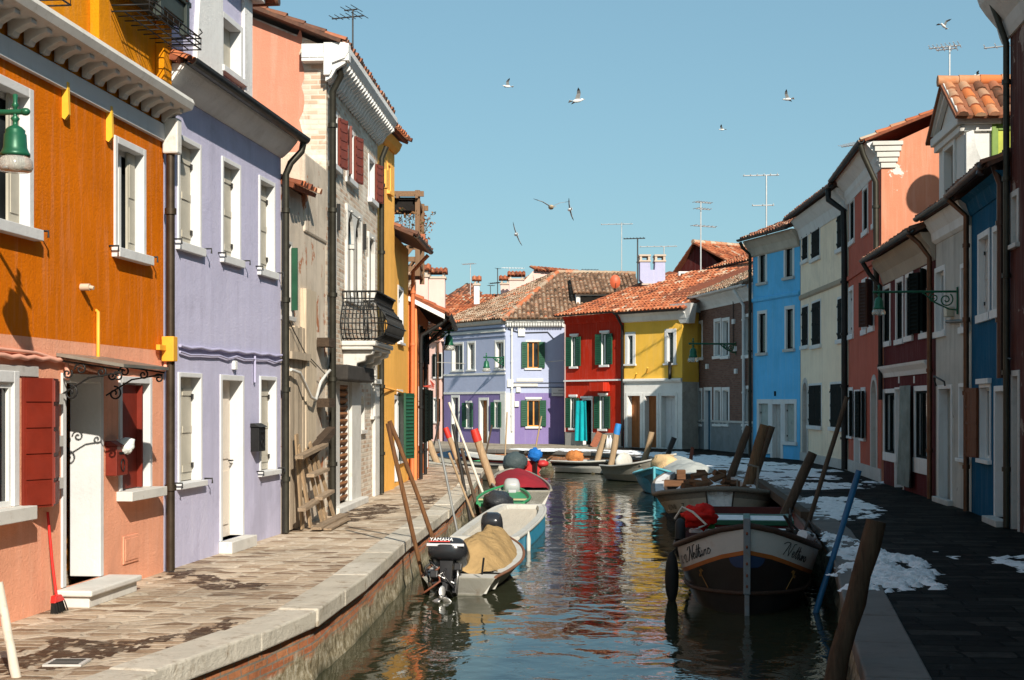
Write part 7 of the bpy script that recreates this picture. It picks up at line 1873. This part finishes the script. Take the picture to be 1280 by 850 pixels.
def post(name, label, top, bot, Y, w0, w1, mat, dY=0.0, tip=None, tip_mat=None, bend=0.0, below=None, n=8, group=PG, cat='mooring post', segs=7, ztop=None):
    """top/bot: measured ends, w0/w1: diameters (m) at the bottom and top"""
    b, t = PT(*bot, Y), PT(*top, Y+dY); d = (t-b).normalized()
    zb = below if below is not None else (WATER-.5)
    if b.z > zb: b = b+d*((zb-b.z)/d.z)
    pts, rs = [], []; R = random.Random(int(top[0]*7)); side = d.cross(Vector((0, 1, 0))).normalized()
    for i in range(segs):
        u = i/(segs-1); p = b.lerp(t, u)+side*(bend*math.sin(u*math.pi)+R.uniform(-.06, .06)*w0); pts.append(p); rs.append((w0+(w1-w0)*u)/2*R.uniform(.93, 1.06))
    pts = [p-b for p in pts]
    mb = MB(); mb.tint = R.uniform(.45, .9); mb.tube(pts, rs, n)
    root = mb.build(name, mat, None, loc=b); tag(root, label, cat, group)
    if tip:
        q = MB(); e = pts[-1]; q.tube([e-d*tip, e-d*tip*.5, e+d*.012], [rs[-1]*1.12, rs[-1]*1.12, rs[-1]*1.0], n); q.build('painted_top', tip_mat, root)
    return root
P_ = lambda px, off=.14: solveY(px, LK, off)
Ya = 18.9
post('mooring_pole', 'tall brown knotted pole, left one of the leaning pair behind the nearest motorboat', (485, 529), (529, 716), Ya, .062, .06, OAKM, bend=.02, segs=11)
post('mooring_pole', 'tall brown forked pole, right one of the leaning pair behind the nearest motorboat', (487, 526), (543, 690), Ya+.5, .066, .06, OAKM, bend=-.04, segs=11)
post('mooring_pole', 'thin silver grey metal pole leaning by the flat white boat', (548, 549), (571, 662), P_(571), .045, .045, GRYP)
post('mooring_pole', 'short pale stick among the leaning poles of the sunny kerb', (561, 566), (578, 610), P_(578)+2, .05, .05, OAKL)
post('mooring_pole', 'black pole with orange brown lower half beside the kerb', (566, 530), (587, 645), P_(590), .085, .07, BLKP)
post('mooring_pole', 'dark pole with pale lower half next to the flat white boat', (577, 560), (597, 640), P_(597, .2), .09, .07, OAKD)
post('mooring_pole', 'long whitewashed pole leaning far over the sunny kerb', (561, 503), (605, 620), P_(604, .2), .07, .06, WHP)
post('mooring_post', 'slim wooden post with red top left of the whitewashed pole', (557, 535), (580, 596), 38.5, .15, .14, OAKL, tip=.28, tip_mat=REDT)
post('mooring_post', 'thick split wooden post with red top beside the red covered boat', (593, 537), (614, 602), 37.2, .22, .20, OAKL, tip=.32, tip_mat=REDT)
post('mooring_post', 'dark half post backing the thick red topped post', (597, 556), (617, 604), 37.7, .16, .14, BLKP)
post('mooring_post', 'sloping plain wooden post past the coral house end', (531, 541), (546, 577), 46.5, .25, .22, OAKL)
post('mooring_pole', 'thin upright stick against the white corner of the lavender house', (634, 515), (631, 575), 50, .06, .05, OAKL)
post('mooring_pole', 'thin leaning stick under the front ground floor window of the lavender house', (677, 520), (668, 568), 53.5, .07, .06, OAKL)
post('mooring_pole', 'thin dark leaning stick before the brown door of the lavender house', (615, 531), (607, 568), 50.5, .07, .06, OAKD)
post('mooring_pole', 'thin dark leaning stick before the pale pink house', (549, 527), (541, 562), 54.5, .07, .06, BLKP)
post('mooring_pole', 'peeling whitish pole at the left bottom corner of the pavement', (-2, 728), (21, 852), 9.9, .07, .06, stone('peeling birch pole', (.62, .56, .47), .2, (.2, .13, .08), .9), below=-.05)
PR = 'mooring posts along the shady quay'
post('mooring_post', 'massive rough wooden post in the right foreground', (1096, 651), (1042, 852), 10.4, .165, .15, OAKR, group=PR, n=12, segs=12)
post('mooring_pole', 'straight blue painted pole at the shady kerb', (1074, 588), (1043, 690), 17.2, .075, .075, BLUP, group=PR)
post('mooring_pole', 'long thin dark pole with a tied cord behind the blue pole', (1059, 496), (1012, 648), 21.6, .075, .07, OAKD, group=PR)
post('mooring_post', 'thick square cut brown post right of the work boat', (1016, 566), (981, 645), 24.2, .19, .18, OAKD, group=PR, n=6)
post('mooring_post', 'short dark post with sunlit foot, left of three beside the sky blue house', (937, 533), (917, 586), 37.0, .22, .2, OAKD, group=PR)
post('mooring_post', 'sunlit split post, middle of three beside the sky blue house', (955, 531), (938, 596), 34.5, .28, .24, OAK, group=PR)
post('mooring_post', 'dark smooth post, right of three beside the sky blue house', (965, 533), (945, 592), 35.5, .2, .18, OAKD, group=PR)
post('mooring_post', 'pale plain post leaning before the red house', (756, 543), (747, 576), 51.5, .24, .22, OAKL, group=PR)
post('mooring_post', 'pale post with blue top at the corner of the red and yellow houses', (773, 530), (764, 578), 50.5, .24, .22, OAKL, tip=.38, tip_mat=BLUT, group=PR)
post('mooring_post', 'two toned leaning post before the middle yellow house doorway', (815, 540), (805, 576), 48.5, .26, .2, OAKL, group=PR)
post('mooring_post', 'leaning black post before the right yellow house doorway', (843, 547), (831, 578), 46.5, .18, .18, BLKP, group=PR)
post('mooring_post', 'small rusty stake on the snowy bank before the brown brick house', (866, 559), (863, 577), 46.0, .14, .12, paint('rusty stake', (.16, .05, .03), .8), group=PR)
# low fallen beam along the shady kerb
mb = MB(); mb.tint = .3; a, b = Vector((4.75, 23.0, .08)), Vector((5.75, 33.2, .08)); mb.beam(a, b, .16, .16); o = mb.build('timber_beam', OAKD); tag(o, 'long dark timber beam lying along the shady kerb beside the barge', 'beam')
for (a, b, lb) in (((750, 541), (741, 557), 'brown board leaning against the red house wall'),):
    p, q = PT(*a, 63.2), PT(*b, 62.6); q.z = 0; mb = MB(); mb.tint = .6; mb.beam(q-q, p-q, .3, .05, (0, 1, 0)); tag(mb.build('leaning_board', woodmat('red brown board', (.26, .09, .05), 2), None, loc=q), lb, 'board')

# =====================================================================  street lamps
LG = paint('dark green lamp paint', (.012, .10, .05), .35, .25, .2); LGL = None
def lampglass():
    m, nt, b = newmat('clear lamp glass'); b.inputs['Base Color'].default_value = (.85, .85, .8, 1); b.inputs['Roughness'].default_value = .12; b.inputs['Transmission Weight'].default_value = .75; b.inputs['IOR'].default_value = 1.3
    return m
LGL = lampglass()
def lamp(label, wall_pt, end, s=1.0, scrolls=True, green=LG):
    """bracket from the wall point to the lamp hanging at `end` (top of the hook)"""
    wp, e = Vector(wall_pt), Vector(end); d = e-wp; d.z = 0; ln = d.length
    t = empty('street_lamp', label, 'street lamp', tuple(wp), math.atan2(d.y, d.x), 'bracket street lamps')
    dz = e.z-wp.z
    mb = MB(); mb.tube([(0, 0, dz), (ln+.06*s, 0, dz)], .022*s, 8); mb.ellipsoid((ln+.08*s, 0, dz), (.04*s, .03*s, .03*s), 8, 6)
    if scrolls:
        def sc2(c, r, a0, sg): 
            pts = []
            for i in range(26):
                q = i/25; a = a0+sg*1.6*2*math.pi*q; rr = r*(1-.82*q); pts.append((c[0]+rr*math.cos(a), 0, c[2]+rr*math.sin(a)))
            mb.tube(pts, .014*s, 6)
        sc2((.20, 0, dz-.15), .13, 2.2, 1); sc2((.42, 0, dz-.11), .09, 1.5, -1); mb.tube([(0, 0, dz-.34), (.15, 0, dz-.32), (.4, 0, dz-.2), (.62, 0, dz-.02)], .016*s, 6); mb.box(-.01, .02, -.03, .03, dz-.42, dz+.08)
    mb.build('bracket', green, t)
    L0 = Vector((ln, 0, dz))
    mb = MB(); mb.lathe([(.0, .14), (.02, .13), (.015, .07), (.03, .05), (.015, .03), (.015, -.03), (.035, -.05), (.02, -.07), (.02, -.10), (.05, -.115), (.075, -.14), (.072, -.16), (.082, -.17), (.088, -.27), (.10, -.30), (.11, -.315), (.11, -.335), (.10, -.335)], (0, 0, 0), 20)
    mb.xf(Matrix.Translation(L0) @ Matrix.Scale(s, 4)); mb.build('lamp_body', green, t)
    mb = MB(); mb.lathe([(.098, -.337), (.125, -.37), (.132, -.42), (.118, -.445), (.105, -.45), (.0, -.452)], (0, 0, 0), 20); mb.lathe([(.0, -.44), (.1, -.438), (.112, -.43), (.122, -.41), (.115, -.37), (.09, -.34)], (0, 0, 0), 20)
    mb.xf(Matrix.Translation(L0) @ Matrix.Scale(s, 4)); mb.build('lamp_glass', LGL, t)
    mb = MB(); mb.ellipsoid((0, 0, -.37), (.035, .035, .05), 10, 8); mb.xf(Matrix.Translation(L0) @ Matrix.Scale(s, 4)); mb.build('bulb', paint('white bulb', (.75, .73, .68), .3), t)
    return t
hO = ORH; Yl = 10.72; p = PT(19, 140, Yl)
u = (Vector((p.x, p.y))-Vector((hO.A.x, hO.A.y))).dot(Vector((hO.d.x, hO.d.y))); 
lamp('green iron lamp with glass bell sticking out from the orange house', hO.world(u, 0, p.z), p, 1.0, False)
hG = GRH; p = PT(1098.5, 365, 26.2); u = .55*hG.W; u = (Vector((p.x, p.y))-Vector((hG.A.x, hG.A.y))).dot(Vector((hG.d.x, hG.d.y)))
lamp('dark green lamp on a long scrolled arm from the grey house', hG.world(u, -.02, p.z), p, .95)
uq = BBH.u(920); wp = BBH.world(uq, -.02, BBH.z(uq, 430)); nrm = (BBH.world(0, -1, 0)-BBH.world(0, 0, 0)); 
for q in range(400):
    e = wp+nrm*(q*.01)
    if CX+F*e.x/e.y <= 866.5: break
lamp('green lamp on a long thin arm before the brown brick house', wp, e, 1.6)
uq = hl.u(632); wp = hl.world(hl.W-.1, -.02, 4.1); nrm = (hl.world(0, -1, 0)-hl.world(0, 0, 0)); lamp('green lamp jutting from the corner of the lavender house', wp, wp+nrm*1.0, 1.5)
wp = CO.world(6.0, -.02, 4.05); nrm = (CO.world(0, -1, 0)-CO.world(0, 0, 0)); lamp('green lamp on the end of the coral house wall', wp, wp+nrm*.62, 1.3)

# =====================================================================  antennas, dish
ALU = paint('aerial aluminium', (.55, .55, .55), .4, .1, .6); ALD = paint('dark aerial', (.06, .06, .06), .5, .1, .4)
def antenna(label, px, ptop, pbot, Y, arms=((0, .6, 7),), mat=ALU, r=.018, heading=.3):
    b, t = PT(px, pbot, Y), PT(px, ptop, Y); h_ = t.z-b.z
    o = empty('tv_antenna', label, 'antenna', tuple(b), heading, 'roof antennas')
    mb = MB(); mb.tube([(0, 0, -.6), (0, 0, h_)], r, 6); mb.build('mast', mat, o)
    for (dz, ln, k) in arms:
        mb = MB(); z = h_-dz; mb.tube([(-ln*.35, 0, z), (ln*.65, 0, z)], r*.8, 5)
        for i in range(k):
            x = -ln*.3+ln*.92*i/max(1, k-1); w = .28*(1-.4*i/max(1, k)); mb.tube([(x, -w, z+.02), (x, w, z+.02)], r*.45, 4)
        mb.build('boom', mat, o)
    return o
antenna('tall aerial rising over the brick house cornice', 441, 12, 95, 30, ((.15, .75, 6), (.0, .3, 3)), ALD, .02, 2.8)
antenna('white aerial mast over the tall pink house', 588, 330, 366, 90, ((0, .9, 6),), ALU, .03, 2.6)
antenna('dark aerial on the skyline left of the arched chimney', 622, 336, 366, 90, ((0, .1, 1), (.9, 1.0, 6)), ALD, .03, 2.4)
antenna('flat aerial boom above the orange roof chimneys', 637, 335, 352, 92, ((0, 1.5, 8),), ALU, .025, .2)
antenna('short dark aerial stub on the low orange roof', 613, 357, 368, 90, ((0, .4, 3),), ALD, .025, .4)
antenna('low flat aerial above the hipped roof ridge', 734, 337, 342, 82, ((0, 1.0, 6),), ALD, .02, .1)
antenna('tall white single arm aerial left of the twin chimney', 777, 279, 345, 80, ((0, .05, 1), (.05, 1.8, 5)), ALU, .03, 3.0)
antenna('dark aerial pair just left of the twin chimney', 797, 298, 356, 72, ((0, 1.1, 7), (1.2, .1, 1)), ALD, .035, 2.9)
antenna('white aerial right of the twin chimney', 830, 308, 365, 72, ((0, 1.9, 6),), ALU, .03, 3.0)
antenna('bright aerial with a white panel array before the maroon gable', 876, 253, 346, 66, ((.0, .9, 6), (.3, .8, 5), (1.1, 1.3, 6)), ALU, .035, .5)
antenna('slender aerial on the roof of the sky blue house', 958, 219, 275, 52, ((0, 1.3, 6), (1.1, .8, 3)), ALU, .03, 3.0)
antenna('small aerial on the rust house roof', 1067, 181, 210, 42, ((0, .7, 7),), ALU, .02, 2.2)
antenna('big many armed aerial over the white dormer roof', 1187, 58, 118, 28.5, ((.0, .62, 8), (.05, .4, 4)), ALU, .018, 2.7)
antenna('thin aerial mast beside the maroon cornice at the right edge', 1259, 48, 180, 29, ((.15, .7, 4),), ALU, .02, 2.7)
p = PT(769, 352, 68); o = empty('satellite_dish', 'round rust red satellite dish on the hipped roof dormer', 'satellite dish', tuple(p), .0)
mb = MB(); mb.smooth = True
k = 68/F; rr = 8.5*k
for i in range(6):
    for j in range(20):
        def q(i, j): a = j*2*math.pi/20; r = rr*i/6; return (r*.78*math.cos(a), -.0+.10*(r/rr)**2-.1, r*math.sin(a))
        mb.quad(q(i, j), q(i, j+1), q(i+1, j+1), q(i+1, j))
mb.build('dish', paint('rust red dish', (.52, .10, .04), .5), o, weld=True)
mb = MB(); mb.tube([(0, .0, -.1), (0, .15, -.3), (0, .2, -1.0)], .04, 6); mb.tube([(0, -.05, -rr*.9), (0, -.45, -.1)], .015, 5); mb.build('dish_arm', ALD, o)

# =====================================================================  gulls
GW = paint('white gull feathers', (.72, .71, .69), .7, .06); GG = paint('grey wing feathers', (.25, .25, .25), .7, .2); GB = paint('dark wing tips', (.03, .03, .03), .7)
def gull(label, px, py, Y, span, roll, yaw, flap, pitch=0.0, under=None):
    p = PT(px, py, Y); o = empty('gull', label, 'gull', tuple(p), 0, 'gulls flying over the canal'); o.rotation_euler = (pitch, roll, yaw)
    s = span
    mb = MB(); mb.ellipsoid((0, 0, 0), (.075*s, .22*s, .07*s), 12, 8, lambda d: 1-.25*max(0, -d.y)); mb.ellipsoid((0, .23*s, .03*s), (.045*s, .07*s, .045*s), 10, 6); mb.prism([(-.03*s, -.18*s, 0), (.03*s, -.18*s, 0), (.085*s, -.34*s, .005*s), (-.085*s, -.34*s, .005*s)], (0, 0, .008*s)); bd = mb.build('body', under or GW, o)
    mb = MB(); mb.prism([(-.008*s, .29*s, .03*s), (.008*s, .29*s, .03*s), (0, .345*s, .02*s)], (0, 0, .014*s)); mb.build('beak', paint('yellow beak', (.5, .25, .05), .5), o)
    for sg in (-1, 1):
        mb = MB(); z1, z2 = math.sin(flap)*.24*s, math.sin(flap)*.24*s+math.sin(flap*.35)*.28*s; x1, x2 = .05*s+math.cos(flap)*.24*s, .05*s+math.cos(flap)*.24*s+math.cos(flap*.35)*.28*s
        A_ = [(.03, .12, .02*s), (.03, -.08, .02*s)]; T = .010*s
        q = [Vector((sg*.03*s, .12*s, .02*s)), Vector((sg*x1, .16*s, z1)), Vector((sg*x2, .0*s, z2)), Vector((sg*x1, .0*s, z1)), Vector((sg*.03*s, -.09*s, .02*s)), Vector((sg*(x1+x2)/2, .11*s, (z1+z2)/2)), Vector((sg*(x1+x2)/2, -.02*s, (z1+z2)/2))]
        up_ = Vector((0, 0, T))
        mb.prism([q[0], q[1], q[3], q[4]], up_); mb.prism([q[1], q[5], q[6], q[3]], up_); mb.mi = 1; mb.prism([q[5], q[2], q[6]], up_); mb.build('wing', [GG, GB], o)
    return o
gull('white gull banking with raised dark wing, brightest in the open sky', 721, 126, 55, 1.0, -.5, -1.3, .75, .2)
gull('large gull with long bent wings spread in a wide V', 689, 259, 40, 1.0, .05, .15, .6, .1, paint('tan gull belly', (.42, .33, .22), .7))
gull('small white gull left of the brightest one', 635, 108, 80, .95, .4, 1.9, .8)
gull('thin dark gull seen edge on just right of the large gull', 712, 262, 75, 1.1, 1.35, .3, .25)
gull('thin dark gull seen edge on low over the far roofs', 645, 293, 75, 1.2, 1.2, .2, .2)
gull('tiny white gull high over the yellow house', 903, 162, 110, .9, .3, 1.2, .8)
gull('small white gull with dark back above the sky blue house', 985, 124, 75, 1.0, .6, 1.0, .9)
gull('white gull above the many armed aerial', 1180, 33, 62, .8, .2, 2.4, .9, .3)
gull('small gull with dark wing tips near the right edge of the sky', 1223, 94, 80, .8, .1, 1.3, .5)

# =====================================================================  small things
# broom leaning on the orange house
p = PT(71, 765, 12.95); p.z = 0.0
t = empty('broom', 'red long handled broom with black bristles leaning by the door step', 'broom', tuple(p), ORH.o.rotation_euler.z)
RB = paint('red broom plastic', (.62, .02, .015), .35, .1)
top = ORH.o.matrix_basis  # handle top touches the wall
ua = ORH.u(57); wt = ORH.world(ua, -.02, ORH.z(ua, 640)); tl = Matrix.Rotation(-ORH.o.rotation_euler.z, 4, 'Z') @ (wt-p)
mb = MB(); mb.tube([(0, 0, .13), tl*.5, tl], .013, 8); mb.build('handle', RB, t)
mb = MB(); mb.prism([(-.06, -.02, .16), (.06, -.02, .16), (.12, -.03, .10), (-.10, -.03, .10)], (0, .05, 0)); mb.build('head', RB, t, bevel=.006)
mb = MB(); R = random.Random(1)
for i in range(90): x = R.uniform(-.095, .115); y = R.uniform(-.03, .02); mb.tube([(x, y, .10), (x*1.25+.02, y*1.5, .0)], .004, 3, False)
mb.build('bristles', paint('black bristles', (.012, .011, .01), .8), t)
# letter boxes
def letterbox(label, h, px0, px1, pt, pb, mat, ref):
    u0, u1 = h.u(px0), h.u(px1); um = (u0+u1)/2; z0, z1 = h.z(um, pb), h.z(um, pt)
    w_ = min(.30, u1-u0); loc = h.world(um, -.002, z0); t = empty('letter_box', label, 'letter box', tuple(loc), h.o.rotation_euler.z)
    mb = MB(); mb.box(-w_/2, w_/2, -.12, 0, 0, (z1-z0)*.86); mb.prism([(-w_/2-.02, -.15, (z1-z0)*.86+.001), (-w_/2-.02, .0, (z1-z0)*.86+.001), (-w_/2-.02, 0, (z1-z0)), (-w_/2-.02, -.06, (z1-z0))], (w_+.04, 0, 0)); mb.build('box', mat, t, bevel=.006)
    mb = MB(); mb.box(-w_*.3, w_*.3, -.127, -.121, (z1-z0)*.62, (z1-z0)*.68); mb.build('slot', DARKIN, t)
    mb = MB(); mb.tube([(0, -.13, (z1-z0)*.3+.06*math.sin(a)) if False else (.05*math.cos(a), -.126, (z1-z0)*.3+.06*math.sin(a)) for a in [i*.5 for i in range(13)]], .006, 5); mb.build('emblem', BLACKMET, t)
    return loc, z1-z0, w_
loc, hh, w_ = letterbox('red letter box on the salmon wall beside the door', ORH, 129, 148, 551, 594, REDSH, 138)
mb = MB(); R = random.Random(2); mb.ellipsoid((0, 0, 0), (.10, .06, .085), 10, 7, lambda d: 1+.5*mnoise.noise(d*4)); o = mb.build('paper', clothmat('white paper', (.68, .72, .70), .8, .1, .8)); o.location = loc+Vector((.14, .03, hh*.86)); tag(o, 'crumpled white paper stuck in the red letter box', 'paper')
letterbox('black letter box on the lilac wall right of its door', LIH, 311, 323, 529, 564, BLACKMET, 317)
# door towel of the red house
ua, ub = RH.u(721.5), RH.u(738); um = (ua+ub)/2; zt_, zb_ = RH.z(um, 501), RH.z(um, 551); t = MB(); n = 16; t.smooth = True
for i in range(n):
    for j in range(8):
        def cp(i, j): s_ = i/n; v = j/8; return (ua+(ub-ua)*(.5+(s_-.5)*(.78+.22*v)), -.16-.05*math.sin(s_*15)*(.3+.7*v), zt_+(zb_-zt_)*v)
        t.quad(cp(i, j), cp(i+1, j), cp(i+1, j+1), cp(i, j+1))
o = t.build('door_curtain', clothmat('turquoise cloth', (.01, .42, .46), .85, .12, .3), None, weld=True)
o.matrix_world = Matrix.Translation(RH.o.location) @ Matrix.Rotation(RH.o.rotation_euler.z, 4, 'Z'); tag(o, 'bright turquoise curtain hanging over the red house door', 'curtain')
# street sign across the lavender corner (its two lines are too worn to read)
p = PT(697, 490, 67.35); mb = MB(); k = 67.35/F; mb.box(-7.5*k, 7.5*k, -.03, 0, -5*k, 5*k); o = mb.build('street_sign', WHITEJ, None, loc=p); tag(o, 'white painted street sign at the right edge of the lavender house', 'sign')
mb = MB()
for (zz, x0, x1) in ((1.8, 1.0, 6.3), (-1.8, -5.5, 6.6)):
    x = x0
    while x < x1: mb.box(x*k, (x+.7)*k, -.036, -.031, (zz-.9)*k, (zz+.9)*k); x += 1.05
mb.build('worn_lettering', paint('grey worn letters', (.25, .26, .26), .7), o)
# drain at the sunny kerb
p = G(84, 830); mb = MB(); mb.box(-.14, .14, -.13, .13, .004, .018); g = mb.build('drain_grate', GREYST, None, loc=(p.x, p.y, 0)); tag(g, 'small stone framed drain grate in the wet pavement', 'drain')
mb = MB()
for i in range(4): mb.box(-.11, .11, -.10+i*.055, -.07+i*.055, .019, .021)
mb.build('slots', DARKIN, g)
# air conditioner on the maroon gable, bottles at the red house
p = PT(862, 352, 66); mb = MB(); mb.box(-.55, .55, -.3, .1, -.35, .45); o = mb.build('air_conditioner', paint('air conditioner white', (.6, .6, .58), .5), None, loc=p, bevel=.03); tag(o, 'pale air conditioner box under the maroon gable', 'air conditioner')
mb = MB(); mb.box(-.45, .05, -.31, -.301, -.25, .35); mb.build('fan_grille', DARKIN, o)
for i, (px, lb) in enumerate(((759, 'left'), (763, 'right'))):
    b = PT(px, 556, 61.5); b.z = 0; mb = MB(); mb.lathe([(0, .0), (.09, .0), (.09, .35), (.03, .48), (.03, .55), (0, .55)], (0, 0, 0), 10); tag(mb.build('bottle', WHITEJ, None, loc=b), 'white bottle by the red house wall, %s of two' % lb, 'bottle', 'white bottles at the red house')
# cable and cord strung across
for a, b, lb in ((hl.world(.3, -.6, 4.0), h2.world(h2.W, -.6, 3.95), 'clothes line strung along the lavender house upper windows'),):
    mb = MB(); pts = [Vector(a).lerp(Vector(b), i/12)-Vector((0, 0, .12*math.sin(math.pi*i/12))) for i in range(13)]; mb.tube([p-pts[0] for p in pts], .012, 5); tag(mb.build('clothes_line', paint('white rope', (.6, .56, .48), .8), None, loc=pts[0]), lb, 'clothes line')

# =====================================================================  loose pieces become parts of their own
def split_islands(o, newname=None):
    bm = bmesh.new(); bm.from_mesh(o.data); bm.verts.ensure_lookup_table(); seen = set(); isl = []
    for v in bm.verts:
        if v.index in seen: continue
        st = [v]; seen.add(v.index); grp = []
        while st:
            a = st.pop(); grp.append(a.index)
            for e in a.link_edges:
                b = e.other_vert(a)
                if b.index not in seen: seen.add(b.index); st.append(b)
        isl.append(set(grp))
    bm.free()
    if len(isl) < 2: return
    for k, g in enumerate(isl):
        me = o.data.copy(); bm = bmesh.new(); bm.from_mesh(me); bmesh.ops.delete(bm, geom=[v for v in bm.verts if v.index not in g], context='VERTS'); bm.to_mesh(me); bm.free()
        if k == 0: first = me
        else:
            c = o.copy(); c.data = me; c.name = newname or o.name.split('.')[0]; COL.objects.link(c)
    o.data = first
    if newname: o.name = newname
SPL = {'bracket': None, 'dentils': 'dentil', 'dormer_pilaster': None, 'hinge': None, 'shutter_hook': None, 'gable': None, 'broken_tiles': 'broken_tile', 'engine_block': None, 'deck_snow': None, 'stem_bolts': 'stem_bolt', 'coiled_ropes': 'rope', 'cleat': None, 'clamp': None, 'clothes_hangers': 'clothes_hanger', 'rail_post': None}
for o in list(COL.objects):
    k = o.name.split('.')[0]
    if o.type == 'MESH' and k in SPL and o.parent and not (k == 'bracket' and o.parent.name.startswith('street_lamp')): split_islands(o, SPL[k])
